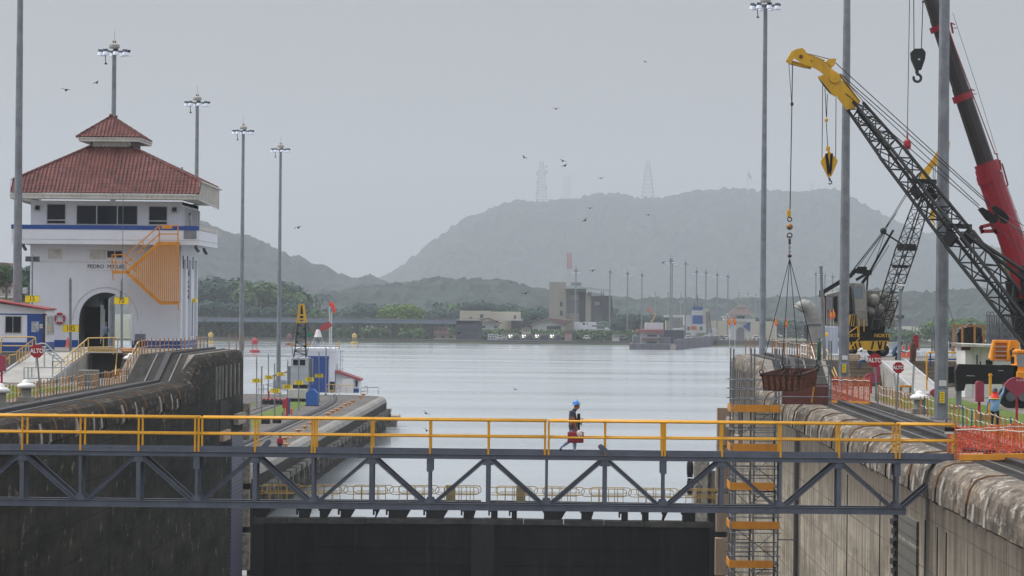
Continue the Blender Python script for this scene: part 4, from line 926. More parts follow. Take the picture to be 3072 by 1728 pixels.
for pts in (((478, 725), (478, 677), (534, 677), (534, 725)), ((478, 702), (534, 702)), ((378, 766), (478, 677)), ((378, 790), (478, 703)), ((429, 760), (429, 723)), ((336, 811), (336, 764), (378, 764), (378, 811)), ((336, 787), (378, 787)), ((347, 811), (347, 764)),
            ((380, 766), (420, 806)), ((383, 790), (408, 815)), ((338, 820), (340, 842)), ((535, 905), (535, 930)), ((535, 725), (537, 909)), ((483, 725), (481, 909))):
    for a, b in zip(pts, pts[1:]): obar(mb, a, b, .085)
ts.part('handrail', mb, M_orange)
n = 22
for k in range(n):
    px = lerp(403, 532, k / (n - 1)); top = lerp(800, 733, min(1, (px - 395) / 78)) if px < 473 else 733; bot = lerp(833, 905, min(1, (px - 398) / 83))
    mb = MB(); a = q(px, top, SY0 - .06); b = q(px, bot, SY0 - .06); mb.box(a.x - .045, a.x + .045, SY0 - .09, SY0 - .05, b.z, a.z); ts.part('slat', mb, M_orange)
mb = MB(); obar(mb, (398, 806), (478, 735), .07); obar(mb, (400, 800), (408, 815)); ts.part('guard_frame', mb, M_orange)
mb = MB(); a, b = q(485, 686), q(517, 677); mb.box(a.x, b.x, SY0 - .1, SY0 - .06, a.z, b.z); ts.part('name_plate', mb, M_orange)
# ============================================================ lattice helper
def lattice(p0, p1, w0, w1, d0, d1, bays, rc, rl, side=None):
    """four chords between p0 and p1; side = horizontal axis across the boom; zigzag lacing on all faces"""
    p0, p1 = Vector(p0), Vector(p1); u = (p1 - p0).normalized()
    if side is None: side = u.cross(Vector((0, 0, 1)))
    side = Vector(side).normalized(); nrm = u.cross(side).normalized(); mb = MB()
    def C(t, a, b): return p0.lerp(p1, t) + side * (a * lerp(w0, w1, t) / 2) + nrm * (b * lerp(d0, d1, t) / 2)
    cs = [(-1, -1), (1, -1), (1, 1), (-1, 1)]
    for a, b in cs: mb.tube(C(0, a, b), C(1, a, b), rc, n=6)
    for k in range(4):
        A, B = cs[k], cs[(k + 1) % 4]
        for i in range(bays):
            t0, t1 = i / bays, (i + 1) / bays
            if i % 2: mb.tube(C(t0, *B), C(t1, *A), rl, n=5)
            else: mb.tube(C(t0, *A), C(t1, *B), rl, n=5)
            if i: mb.tube(C(t0, *A), C(t0, *B), rl, n=5)
    return mb, C
def cable(pts, r=.02, n=5):
    mb = MB()
    for a, b in zip(pts, pts[1:]): mb.tube(a, b, r, n=n)
    return mb
def pprism(mb, pix, Y, th, n_=None):
    """outline given as picture points, at its own depth, extruded through its real thickness"""
    poly = [(P(a, b, Y).x, P(a, b, Y).z) for a, b in pix]; mb.prism(poly, Y - th / 2, Y + th / 2); return mb
def disc(mb, px, py, Y, r, th, n=20):
    c = P(px, py, Y); mb.tube((c.x, Y - th / 2, c.z), (c.x, Y + th / 2, c.z), r, n=n); return mb
M_cyel = mat('crane_yellow', c8(226, 178, 34), .45, col2=c8(200, 150, 26), scale=1.5, streak=.35, streak_col=c8(120, 86, 34))
M_cgrey = mat('crane_house_grey', c8(150, 149, 142), .6, col2=c8(120, 119, 113), scale=1, streak=.5, streak_col=c8(92, 84, 74))
Z255 = lambda a, b: (a / 4.527 + 2330, b / 4.527 + 100)
# ------------------------------------------------------------ near lattice crane
c2 = Thing('lattice_crane', 'black lattice boom crane with a yellow hooked head carrying the rusty skip', 'crane', (P(3110, 1010, 150).x, 150, 0))
T0 = P(3125, 1030, 149.5); T1 = P(2566, 318, 157.3)
sd_ = Vector((T1.y - T0.y, T0.x - T1.x, 0)).normalized()
mid = T0.lerp(T1, .43); mid2 = T0.lerp(T1, .80)
mb, C = lattice(T0, mid, 1.15, 1.15, .9, .95, 6, .085, .036, sd_); c2.part('boom_lower_section', mb, M_black)
mb, C_ = lattice(mid, mid2, 1.1, 1.0, .9, .75, 7, .08, .033, sd_); c2.part('boom_middle_section', mb, M_black)
mb, C3 = lattice(mid2, T1, 1.0, .7, .72, .52, 6, .075, .03, sd_); c2.part('boom_upper_section', mb, M_black)
for tt, w_ in ((mid, 1.5), (T0.lerp(T1, .62), 1.4)):
    mb = MB(); u = (T1 - T0).normalized()
    for a in (-1, 1):
        c = tt + sd_ * a * .62; mb.beam(c - u * .3, c + u * .3, .16, .6 if tt is mid else .3)
    mb.beam(tt - sd_ * .8 + Vector((0, 0, .55)), tt + sd_ * .8 + Vector((0, 0, .55)), .22); c2.loose('boom_joint', mb, M_black)
YH = 157.6
head = [Z255(*q) for q in ((125, 385), (160, 330), (205, 250), (240, 230), (300, 212), (350, 205), (380, 225), (420, 290), (520, 325), (640, 375), (690, 420), (740, 480), (850, 555), (880, 640), (1000, 770), (1130, 940), (1045, 1040), (985, 1025), (960, 1045), (820, 860), (760, 840), (700, 760),
        (600, 640), (555, 590), (640, 560), (560, 500), (480, 460), (380, 430), (240, 340), (190, 395), (165, 415))]
mb = MB(); pprism(mb, head, YH, .10); mb2 = MB(); pprism(mb2, head, YH - .62, .08)
mb.add(mb2.v, mb2.f)
hb = c2.part('boom_head', mb, M_cyel)
mb = MB()
for A, B in ((Z255(205, 250), Z255(130, 380)), (Z255(240, 232), Z255(345, 208)), (Z255(420, 290), Z255(640, 375)), (Z255(850, 560), Z255(1125, 935)), (Z255(165, 412), Z255(400, 470)), (Z255(600, 640), Z255(760, 830)), (Z255(830, 870), Z255(960, 1040))):
    a, b = P(*A, YH), P(*B, YH); vs = [(a.x, YH, a.z), (b.x, YH, b.z), (b.x, YH - .62, b.z), (a.x, YH - .62, a.z)]; u = Vector((b.z - a.z, 0, a.x - b.x)).normalized() * .03
    mb.add(vs + [tuple(Vector(v) + u) for v in vs], [(0, 1, 2, 3), (7, 6, 5, 4), (0, 4, 5, 1), (1, 5, 6, 2), (2, 6, 7, 3), (3, 7, 4, 0)])
c2.part('head_plating', mb, M_cyel)
mb = MB(); disc(mb, *Z255(790, 600), YH - .72, .25, .1); disc(mb, *Z255(790, 600), YH - .78, .06, .06); c2.part('sheave', mb, M_cyel)
mb = MB(); pprism(mb, [Z255(*q) for q in ((665, 395), (700, 350), (760, 345), (805, 345), (800, 380), (780, 440), (745, 470))], YH - .3, .34); c2.part('guide_sheave', mb, M_cyel)
mb = MB(); a, b = P(*Z255(200, 395), YH - .35), P(*Z255(470, 462), YH - .35); mb.tube(a, b, .10, n=10); c2.part('roller', mb, M_cyel)
mb = MB(); disc(mb, *Z255(330, 315), YH - .68, .09, .05); disc(mb, *Z255(473, 373), YH - .68, .035, .05); c2.part('bolt', mb, mat('brown_bolt', c8(110, 60, 30), .6))
mb = MB(); pprism(mb, [Z255(*q) for q in ((565, 600), (630, 700), (720, 810), (800, 858), (830, 850), (740, 780), (620, 620))], YH - .25, .4); c2.part('dark_guard', mb, M_black)
cab = MB()
e1 = [P(2972, 612, 154), P(2976, 622, 154.6), P(2938, 616, 152), P(2943, 628, 152.6)]
for (ax, ay), e_ in zip((Z255(800, 400), Z255(860, 545), Z255(850, 570), Z255(790, 690)), e1): cab.tube(P(ax, ay, YH - .3), e_, .022, n=5)
for a, b in (((2420, 160), (2487, 177)), ((2540, 245), (2862, 628))): cab.tube(P(*a, YH - .3), P(*b, YH - (.3 if a[0] < 2500 else 4)), .018, n=5)
for a, b in (((2985, 640), (3100, 716)), ((3005, 650), (3100, 728)), ((2958, 655), (3100, 780)), ((2862, 645), (3000, 790)), ((3015, 640), (3110, 702))): cab.tube(P(*a, 153), P(*b, 151), .02, n=5)
c2.part('pendant_cables', cab, M_black)
for pts in ([(2934, 628), (2946, 622), (2968, 634), (2984, 648), (2985, 660), (2972, 668), (2958, 660)], [(2972, 622), (2984, 616), (3008, 632), (3022, 646), (3018, 660), (3004, 662), (2984, 642)]):
    mb = MB(); pprism(mb, pts, 153, .32); disc(mb, pts[4][0] - 6, pts[4][1] - 2, 153, .2, .4); c2.part('equaliser_block', mb, M_black)
for a, b in (((2930, 720), (3100, 830)), ((2895, 700), (3100, 860))):
    mb = MB(); mb.tube(P(*a, 151.5), P(*b, 150), .09, n=8); c2.part('boom_strut', mb, M_black)
for q, r_ in (((3066, 800), .14), ((3056, 900), .16)):
    mb = MB(); a = P(q[0], q[1], 151); mb.beam(a, a + Vector((.25, -.6, -2.2)), r_ * 2); c2.part('a_frame', mb, M_black)
# hoist line, ball and slings
mb = cable([P(*Z255(215, 420), YH - .35), P(*Z255(207, 930), YH - .35), P(2370, 640, YH - .35)], .024); mb.tube(P(*Z255(165, 415), YH - .35), P(*Z255(203, 940), YH - .35), .014, n=5); c2.part('hoist_line', mb, M_black)
mb = MB(); c = P(*Z255(208, 960), YH - .35); mb.bbox(c.x - .07, c.x + .07, c.y - .07, c.y + .07, c.z - .08, c.z + .08, .03); c2.part('line_clamp', mb, M_rust)
hk = lambda px, py: P(px, py, YH - .35)
M_brass = mat('worn_brass_paint', c8(176, 128, 72), .5, .3, col2=c8(120, 82, 46), scale=6)
mb = MB(); mb.ball(hk(2369, 680), .155, n=16, m=12); c2.part('ball_weight', mb, M_brass, smooth=True)
mb = MB(); a = hk(2366, 640); mb.bbox(a.x - .08, a.x + .1, a.y - .08, a.y + .08, a.z - .17, a.z + .17, .03); c2.part('swivel', mb, M_cyel)
mb = MB(); mb.torus(hk(2369, 658), .1, .026, 'y', 14, 6); mb.torus(hk(2369, 706), .11, .028, 'y', 14, 6); mb.beam(hk(2360, 711), hk(2375, 711), .05); mb.tube(hk(2369, 716), hk(2369, 733), .06, n=8)
for k in range(6): mb.torus(hk(2369, 737 + k * 6), .045, .016, 'y' if k % 2 else 'x', 10, 5)
mb.ball(hk(2369, 768), .1, .09, 8, 6); c2.loose('shackle_link', mb, M_rust)
# skip
sk = Thing('waste_skip', 'rusty ribbed steel skip hanging by four slings in front of the scaffold', 'skip', P(2370, 1172, YH - .35))
YS = 156.2
A0, A1 = P(2284, 1123, YS), P(2397, 1125, YS)      # near long side
B0, B1 = P(2452, 1108, YS + 2.1), P(2347, 1108, YS + 2.1)
zt2 = A0.z; zb2 = P(2300, 1172, YS).z; zt3 = zt2 + .12; ax = [A0.x, A1.x, B0.x, B1.x]
F0, F1, G1, G0 = Vector((A0.x, YS, zt2)), Vector((A1.x, YS - .1, zt2 - .02)), Vector((B0.x, YS + 2.1, zt2 + .22)), Vector((B1.x, YS + 2.2, zt2 + .22))
low = lambda v, k=.1: Vector((v.x + (k if v in (F0, G0) else -k * .9), v.y, zb2 + (v.z - zt2) * .8))
b0, b1, b2, b3 = low(F0), low(F1, .05), low(G1), low(G0)
mb = MB()
for (p, q_, r_, s_) in ((F0, F1, b1, b0), (F1, G1, b2, b1), (G1, G0, b3, b2), (G0, F0, b0, b3)):
    n_ = (q_ - p).cross(r_ - q_).normalized() * .04; mb.add([p, q_, r_, s_, p + n_, q_ + n_, r_ + n_, s_ + n_], [(0, 1, 2, 3), (7, 6, 5, 4), (0, 4, 5, 1), (1, 5, 6, 2), (2, 6, 7, 3), (3, 7, 4, 0)])
mb.add([b0, b1, b2, b3], [(0, 1, 2, 3)])
sk.part('body', mb, M_rust)
mb = MB()
for p, q_ in ((F0, F1), (F1, G1), (G1, G0), (G0, F0)): mb.beam(p, q_, .09, .08)
sk.part('rim', mb, M_rust)
M_rib = mat('orange_rust_rib', c8(132, 84, 60), .85, col2=c8(70, 42, 34), scale=9, amt=1)
for k in range(6): t_ = (k + .6) / 6.2; a, b = F0.lerp(F1, t_), b0.lerp(b1, t_); mb = MB(); mb.beam(a + Vector((0, -.06, -.1)), b + Vector((0, -.05, .04)), .15, .06, up=(0, 1, 0)); sk.part('rib', mb, M_rib)
for k in range(8): t_ = (k + .6) / 8.4; a, b = F1.lerp(G1, t_), b1.lerp(b2, t_); o_ = Vector((.05, -.04, 0)); mb = MB(); mb.beam(a + o_ + Vector((0, 0, -.1)), b + o_ + Vector((0, 0, .04)), .09, .06, up=(0, 1, 0)); sk.part('rib', mb, M_rib)
mb = MB(); rr = random.Random(5)
for k in range(7): a = F0.lerp(F1, rr.random()).lerp(G1.lerp(G0, rr.random()), rr.uniform(.2, .7)); mb.beam(a - Vector((0, 0, .4)), a + Vector((rr.uniform(-.4, .4), rr.uniform(-.3, .3), rr.uniform(0, .25))), .05)
sk.part('scrap', mb, M_rust)
top = hk(2369, 776)
for v in (F0, F1, G1, G0): mb = MB(); mb.tube(top, v + Vector((0, 0, .2)), .018, n=5); c2.part('sling', mb, M_black)
for v in (F0, F1, G1, G0): mb = MB(); mb.torus(v + Vector((0, 0, .12)), .09, .028, 'y', 12, 6); mb.ball(v + Vector((0, -.03, -.02)), .09, n=8, m=6); sk.part('lifting_shackle', mb, M_black)
# yellow striped hook block of this crane
M_stripe = mat('yellow_black_block', c8(226, 178, 34), .5, col2=c8(200, 150, 30), scale=2)
Yb = YH - .3
hkb = Thing('hook_block', 'yellow and black striped diamond hook block', 'hook block', P(2490, 550, Yb))
mb = MB(); pprism(mb, [(2486, 452), (2512, 481), (2511, 489), (2494, 528), (2486, 533), (2482, 528), (2463, 489), (2463, 481)], Yb, .36); hkb.part('cheek_plates', mb, M_stripe)
for a in ((2478, 462, 2484, 530), (2494, 462, 2490, 530)):
    mb = MB(); pprism(mb, [(a[0] - 3, a[1]), (a[0] + 5, a[1] - 3), (a[2] + 6, a[3] - 22), (a[2] + 1, a[3] - 3), (a[2] - 2, a[3] - 10)], Yb - .19, .02); hkb.part('black_stripe', mb, M_black)
mb = MB(); mb.tube(P(2487, 533, Yb), P(2490, 541, Yb), .05, n=8); mb.torus(P(2490, 547, Yb), .08, .035, 'y', 14, 6, -2.6, 2.2); hkb.part('hook', mb, M_galvd)
mb = MB(); c = P(2484, 447, Yb); mb.bbox(c.x - .09, c.x + .09, Yb - .1, Yb + .1, c.z - .1, c.z + .12, .03); hkb.part('swivel', mb, M_cyel)
mb = MB()
for a, b in (((2468, 256), (2466, 476)), ((2508, 292), (2507, 480)), ((2475, 265), (2479, 352)), ((2479, 366), (2483, 440)), ((2482, 282), (2480, 350))): mb.tube(P(*a, Yb), P(*b, Yb), .018, n=5)
hkb.part('hoist_lines', mb, M_black)
mb = MB(); c = P(2479, 360, Yb); mb.lathe([(.05, -.08), (.08, -.04), (.08, .04), (.05, .08)], c, 8); hkb.part('line_stop', mb, M_cyel)
# ------------------------------------------------------------ red telescopic crane
rc = Thing('telescopic_crane', 'crimson telescopic boom with dark inner sections leaning up out of the top right corner', 'crane', (P(3130, 1100, 186).x, 186, 0))
YR = 184.0
def R3(px, py, Y=YR): return P(px, py, Y)
M_dkb = mat('black_brown_boom', c8(44, 38, 40), .4, col2=c8(30, 26, 28), scale=.6, streak=.3, streak_col=c8(70, 50, 50))
mb = MB(); mb.tube(R3(2960, 500), R3(2880, 262), .50, .47, n=14); rc.part('boom_section', mb, M_dkb, smooth=False)
mb = MB(); mb.tube(R3(2892, 296), R3(2812, 55), .455, .44, n=14); rc.part('boom_section', mb, M_dkb)
mb = MB(); mb.tube(R3(2822, 85), R3(2765, -90), .42, .40, n=14); rc.part('boom_section', mb, M_dkb)
mb = MB(); mb.tube(R3(3145, 1040), R3(2966, 520), .74, .70, n=14); mb.tube(R3(2972, 540), R3(2961, 492), .66, .64, n=14)
rc.part('base_boom', mb, M_crim)
for a, b, r_ in (((2974, 546), (2967, 523), .74), ((2970, 530), (2962, 504), .71), ((2964, 505), (2958, 488), .68), ((2891, 302), (2884, 283), .56), ((2820, 92), (2814, 76), .52)):
    mb = MB(); mb.tube(R3(*a), R3(*b), r_, n=18); rc.part('collar', mb, M_crim)
mb = MB(); mb.beam(R3(2795, -60, YR - .1) , R3(2795, -60, YR - .1) + Vector((.01, 0, .01)), .01)
mb = MB(); mb.tube(R3(2834, 60, YR - .35), R3(2984, 458, YR - .4), .03, n=5); rc.part('red_edge_rail', mb, M_crim)
mb = MB(); mb.beam(R3(2998, 480), R3(3004, 520), .12); mb.tube(R3(3006, 490), R3(3024, 555), .05, n=6); mb.tube(R3(3024, 555), R3(3014, 562), .05, n=6); mb.beam(R3(2982, 460), R3(2994, 462), .06); mb.beam(R3(2990, 462), R3(3000, 500), .06)
for q_ in ((2912, 268), (2853, 70)): mb.beam(R3(q_[0], q_[1]), R3(q_[0] + 6, q_[1] + 30), .10); mb.beam(R3(q_[0] - 2, q_[1] - 2), R3(q_[0] + 12, q_[1] + 4), .06); mb.beam(R3(q_[0] + 6, q_[1] + 14), R3(q_[0] + 18, q_[1] + 14), .04)
mb.beam(R3(2946, 552), R3(2954, 552), .12); mb.beam(R3(3038, 633), R3(3050, 633), .05)
rc.loose('boom_fittings', mb, M_crim)
mb = MB(); mb.ball(R3(3004, 514, YR - .5), .08, n=8, m=6); rc.part('work_light', mb, M_alu)
mb = MB()
for a, b in (((2940, 682), (2975, 673)), ((2944, 694), (2985, 693)), ((2941, 680), (2948, 700)), ((2975, 673), (2990, 700)), ((2985, 692), (2998, 706))): mb.beam(R3(*a, YR - .2), R3(*b, YR - .2), .16, .2)
rc.part('luffing_bracket', mb, M_crim)
mb = MB(); mb.tube(R3(3004, 700), R3(3036, 868), .20, n=14); rc.part('cylinder_rod', mb, mat('greasy_chrome', c8(150, 138, 110), .3, .6, scale=2))
mb = MB(); mb.tube(R3(3032, 840), R3(3062, 1010), .34, n=14); rc.part('cylinder_barrel', mb, M_black)
mb = cable([R3(2858, 38), R3(2930, 260), R3(2990, 455)], .012); mb.tube(R3(3022, 560), R3(3080, 720), .012, n=5); rc.loose('side_cable', mb, M_black)
# its black hook block and red ball hook
hb2 = Thing('hook_block', 'black six-sided hook block with a big single hook near the top of the picture', 'hook block', P(2752, 250, YR - 3))
Yk = YR - 3
mb = MB(); pprism(mb, [(2743, 147), (2767, 146), (2776, 158), (2774, 178), (2763, 210), (2747, 211), (2733, 178), (2731, 158)], Yk, .5); hb2.part('cheek_plates', mb, mat('black_green_steel', c8(26, 32, 34), .5, scale=2))
mb = MB(); mb.box(P(2756, 180, Yk).x - .06, P(2756, 180, Yk).x + .05, Yk - .26, Yk - .25, P(2756, 181, Yk).z, P(2756, 177, Yk).z); hb2.part('plate_label', mb, M_whitep)
mb = MB(); a = P(2751, 211, Yk); mb.tube(a, P(2751, 221, Yk), .1, n=8); mb.torus(P(2752, 234, Yk), .2, .075, 'y', 20, 8, -3.6, 1.9); hb2.part('hook', mb, mat('dark_forged_steel', c8(52, 54, 58), .5, scale=3))
mb = MB()
for a, b in (((2741, -30), (2742, 148)), ((2770, -30), (2764, 148))): mb.tube(P(*a, Yk), P(*b, Yk), .025, n=5)
mb.tube(P(2770, 4, Yk), P(2770, 8, Yk), .08, n=8)
hb2.part('hoist_lines', mb, M_black)
rb = Thing('ball_hook', 'small red headache ball with hook on a single line behind the black boom', 'hook', P(2722, 466, Yk))
mb = MB(); c = P(2722, 433, Yk); mb.lathe([(.1, .27), (.19, .18), (.21, -.1), (.17, -.24), (.06, -.28)][::-1], c, 12); rb.part('ball', mb, M_red)
mb = MB(); mb.tube(P(2729, -20, Yk), P(2722, 400, Yk), .02, n=5); rb.part('hoist_line', mb, M_black)
mb = MB(); mb.tube(P(2722, 400, Yk), P(2722, 416, Yk), .05, n=6); mb.torus(P(2722, 456, Yk), .09, .035, 'y', 14, 6, -3.4, 1.6); rb.part('hook', mb, M_red)
# ------------------------------------------------------------ far lattice crane "NORTE"
Yn = 250.0; gz = HI
c1 = Thing('lattice_crane', 'lattice crane with grey house and black and yellow striped chassis lettered NORTE', 'crane', (P(2590, 1060, Yn).x, Yn, gz), 'black lattice boom cranes')
Q = lambda px, py, Y=Yn - 3: P(px, py, Y)
B0_, B1_ = P(2640, 985, 245.5), P(2785, 545, 247.5)
sdn = Vector((.8, .6, 0)); mb, C = lattice(B0_, B0_.lerp(B1_, .55), 1.0, 1.25, .8, .9, 9, .06, .028, sdn); c1.part('boom_lower_section', mb, M_black)
mb, C = lattice(B0_.lerp(B1_, .55), B1_, 1.2, .8, .9, .65, 7, .06, .026, sdn); c1.part('boom_upper_section', mb, M_black)
tp_ = B0_.lerp(B1_, .55); mb = MB(); mb.beam(tp_ - sdn * .7, tp_ + sdn * .7, .5); mb.beam(Q(2650, 696), tp_, .12); mb.ball(Q(2650, 693), .25, n=8, m=6); mb.beam(B0_.lerp(B1_, .42) - sdn * .7, B0_.lerp(B1_, .42) + sdn * .7, .22); c1.loose('boom_joint', mb, M_black)
hd = [(2752, 522), (2776, 548), (2800, 500), (2822, 492), (2826, 470), (2846, 462), (2850, 425), (2838, 420), (2824, 438), (2812, 452), (2802, 470), (2796, 478), (2770, 510)]
mb = MB(); pprism(mb, hd, Yn - 3.6, .1); m2 = MB(); pprism(m2, hd, Yn - 2.9, .1); mb.add(m2.v, m2.f); m2 = MB(); pprism(m2, [(2766, 520), (2776, 530), (2800, 490), (2840, 452), (2842, 440), (2808, 466)], Yn - 3.25, .7); mb.add(m2.v, m2.f); c1.part('boom_head', mb, M_cyel)
mb = MB(); disc(mb, 2814, 486, Yn - 3.8, .32, .12); c1.part('sheave', mb, M_cyel)
mb = MB()
for a, b in (((2650, 693), (2754, 520)), ((2654, 693), (2760, 520)), ((2562, 808), (2648, 700)), ((2570, 806), (2650, 700)), ((2590, 805), (2652, 700)), ((2615, 815), (2655, 700)), ((2618, 812), (2668, 735)), ((2800, 495), (2798, 640)), ((2806, 495), (2802, 640)), ((2560, 808), (2690, 640))):
    mb.tube(Q(*a), Q(*b), .025, n=5)
c1.part('pendant_cables', mb, M_black)
mb = MB(); a = Q(2797, 640); pprism(mb, [(2797, 622), (2806, 640), (2800, 668), (2790, 660), (2790, 636)], Yn - 3, .3); mb.torus(Q(2800, 672), .12, .04, 'y', 12, 6, -3, 1.5); c1.part('hook_block', mb, M_cyel)
mb = MB()
for a, b, w_ in (((2470, 876), (2556, 824), .3), ((2556, 824), (2562, 812), .3), ((2568, 840), (2608, 816), .2), ((2586, 850), (2614, 812), .22), ((2605, 812), (2600, 870), .12), ((2610, 815), (2680, 690), .16)): mb.beam(Q(*a), Q(*b), w_)
mb.beam(Q(2560, 812), Q(2615, 818), .3, .35); mb.beam(Q(2572, 806), Q(2600, 806), .3); mb.beam(Q(2458, 881), Q(2473, 881), .5); c1.part('a_frame', mb, M_black)
# house
xz = lambda px, py: PXZ(px, py, Yn - 3)
mb = MB(); pprism(mb, [(2474, 884), (2515, 873), (2515, 862), (2545, 850), (2560, 850), (2560, 978), (2474, 978)], Yn - 1, 4.0); c1.part('engine_house', mb, M_cgrey)
mb = MB(); pprism(mb, [(2556, 862), (2566, 850), (2590, 852), (2600, 978), (2566, 978)], Yn - 2.2, 2.2); hs = c1.part('cab', mb, M_cgrey)
mb = MB(); pprism(mb, [(2560, 866), (2574, 856), (2586, 858), (2590, 894), (2563, 894)], Yn - 3.32, .03); c1.part('cab_window', mb, mat('hazy_cab_glass', c8(120, 130, 140), .2, scale=1), parent=hs)
mb = MB(); pprism(mb, [(2545, 862), (2553, 858), (2560, 940), (2545, 945)], Yn - 3.33, .03); c1.part('cab_doorway', mb, M_dark, parent=hs)
mb = MB(); pprism(mb, [(2596, 872), (2660, 874), (2676, 900), (2678, 930), (2678, 980), (2648, 980), (2648, 950), (2600, 950)], Yn - 0.5, 3.0); c1.part('machinery_body', mb, M_cgrey)
mb = MB()
for k, (px, py, r_) in enumerate(((2622, 900, .5), (2640, 925, .42), (2612, 935, .4), (2665, 905, .38), (2670, 890, .25), (2650, 885, .3))): mb.ball(Q(px, py, Yn - 2.2), r_, r_ * .9, 10, 7)
c1.part('winch_drums', mb, M_cgrey, smooth=True)
mb = MB(); pprism(mb, [(2480, 890), (2497, 888), (2497, 932), (2480, 932)], Yn - 3.1, .1); o = c1.part('louvre_panel', mb, M_galvd)
mb = MB()
for k in range(12): a = Q(2480, 893 + k * 3.2, Yn - 3.2); b = Q(2497, 892 + k * 3.2, Yn - 3.2); mb.beam(a, b, .05, .03)
c1.part('louvres', mb, M_alu, parent=o)
mb = MB(); pprism(mb, [(2501, 890), (2512, 888), (2512, 965), (2501, 965)], Yn - 3.1, .12); mb2 = MB(); pprism(mb2, [(2473, 888), (2479, 888), (2479, 976), (2475, 976)], Yn - 3.1, .1); c1.part('open_doorway', mb, M_dark); c1.part('rusty_edge', mb2, M_rust)
mb = MB(); pprism(mb, [(2547, 945), (2566, 943), (2566, 978), (2547, 978)], Yn - 3.5, .1); c1.part('striped_plate', mb, M_cyel)
for k in range(3): mb = MB(); pprism(mb, [(2548 + k * 7, 978), (2552 + k * 7, 978), (2558 + k * 6, 944), (2554 + k * 6, 944)], Yn - 3.57, .02); c1.part('black_stripe', mb, M_black)
mb = MB()
for k in range(8): mb.beam(Q(2568, 948 + k * 3.8, Yn - 3.4), Q(2597, 948 + k * 3.8, Yn - 3.4), .03, .025)
for s_ in (2579, 2589): mb.torus(Q(s_, 938, Yn - 3.4), .13, .03, 'y', 12, 5, 0, math.pi)
c1.part('step_tread', mb, M_cgrey)
mb = MB(); pprism(mb, [(2545, 979), (2650, 979), (2646, 1000), (2550, 1000)], Yn - 1, 3.2); mb.box(Q(2600, 990).x, Q(2645, 990).x, Yn - 3, Yn + .5, Q(2600, 990).z, Q(2600, 945).z); c1.part('turntable', mb, M_black)
mb = MB(); pprism(mb, [(2535, 998), (2662, 998), (2662, 1026), (2535, 1026)], Yn - 1.4, 2.6); ch = c1.part('chassis', mb, M_black)
mb = MB(); pprism(mb, [(2535, 1025), (2590, 1022), (2605, 1022), (2662, 1022), (2650, 1048), (2615, 1052), (2575, 1047), (2535, 1050)], Yn - 1.6, 2.4); c1.part('skirt', mb, M_cyel)
for k, (px, sl) in enumerate(((2550, 8), (2560, 8), (2574, 8), (2618, -6), (2632, 5), (2643, -5), (2655, -4))):
    mb = MB(); pprism(mb, [(px, 1024), (px + 5, 1024), (px + 5 + sl, 1048), (px + sl, 1048)], Yn - 2.83, .02); c1.part('black_stripe', mb, M_black)
for px in (2553, 2647): c = P(px, 1007, Yn - 2.74); c1.part('lettering', text_mb('NORTE', c, .36, .01, bold=.008), mat('yellow_stencil', c8(230, 180, 50), .6), parent=ch)
for px in (2553, 2622, 2648):
    mb = MB(); c = P(px, 1050, Yn - 2.4); mb.tube((c.x, Yn - 2.5, gz + .48), (c.x, Yn - 1.9, gz + .48), .48, n=18); o = c1.part('wheel', mb, M_blackr); mb = MB(); mb.tube((c.x, Yn - 2.56, gz + .48), (c.x, Yn - 2.5, gz + .48), .2, n=12); c1.part('rim', mb, M_galvd, parent=o)
mb = MB()
for a, b in (((2577, 1010), (2577, 960)), ((2577, 960), (2572, 955)), ((2545, 1000), (2572, 980)), ((2572, 980), (2575, 1012)), ((2580, 1013), (2545, 1048)), ((2560, 1028), (2578, 1028)), ((2592, 995), (2592, 958))): mb.tube(Q(*a, Yn - 3.7), Q(*b, Yn - 3.7), .035, n=6)
c1.part('ladder', mb, M_cyel)
# ------------------------------------------------------------ carrier truck at the right edge
Yt = 180.0
tk = Thing('crane_truck', 'orange truck cab and upper works with black outrigger beam at the right edge', 'truck', (P(3040, 1210, Yt).x, Yt, 0))
T = lambda px, py, Y=Yt: P(px, py, Y)
M_or = mat('truck_orange', c8(240, 158, 34), .35, col2=c8(226, 140, 26), scale=1)
mb = MB(); pprism(mb, [(2968, 1075), (2982, 1020), (3052, 1021), (3052, 1078), (3030, 1084), (2976, 1083)], Yt + 3.5, 1.4); o = tk.part('engine_cover', mb, M_or)
for k in range(5): mb = MB(); a, b = T(2986, 1027 + k * 13.5, Yt + 2.72), T(3020, 1027 + k * 13.5, Yt + 2.72); mb.beam(a, b, .12, .05); tk.part('step', mb, M_alu if k in (1, 2, 3, 4) else M_or, parent=o)
for px, dx in ((2976, 8), (3024, 8)): mb = MB(); mb.path([T(px, 1080, Yt + 2.6), T(px + 2, 1050, Yt + 2.6), T(px + dx, 1022, Yt + 2.6)], .09, 8); tk.part('side_rail', mb, M_or, parent=o)
mb = MB()
for k in range(8): mb.beam(T(2988, 1032 + k * 6, Yt + 2.78), T(3020, 1032 + k * 6, Yt + 2.78), .03, .05)
tk.part('louvres', mb, mat('dark_orange', c8(190, 100, 20), .5), parent=o)
mb = MB(); mb.box(T(3046, 1048).x, T(3046, 1048).x + 3, Yt - 1, Yt + 1.4, T(3046, 1205).z + .6, T(3046, 1050).z); mb.bbox(T(3041, 1048).x, T(3041, 1048).x + 3.2, Yt - 1.1, Yt + 1.5, T(3046, 1060).z, T(3046, 1048).z, .08); mb.box(T(3036, 1108).x, T(3046, 1108).x, Yt - .9, Yt + 1, T(3046, 1150).z, T(3046, 1095).z)
cb = tk.part('cab', mb, M_or)
mb = MB(); pprism(mb, [(3049, 1063), (3100, 1063), (3100, 1100), (3052, 1100)], Yt - 1.03, .05); tk.part('windscreen', mb, mat('pale_reflecting_glass', c8(150, 156, 164), .15, scale=1), parent=cb)
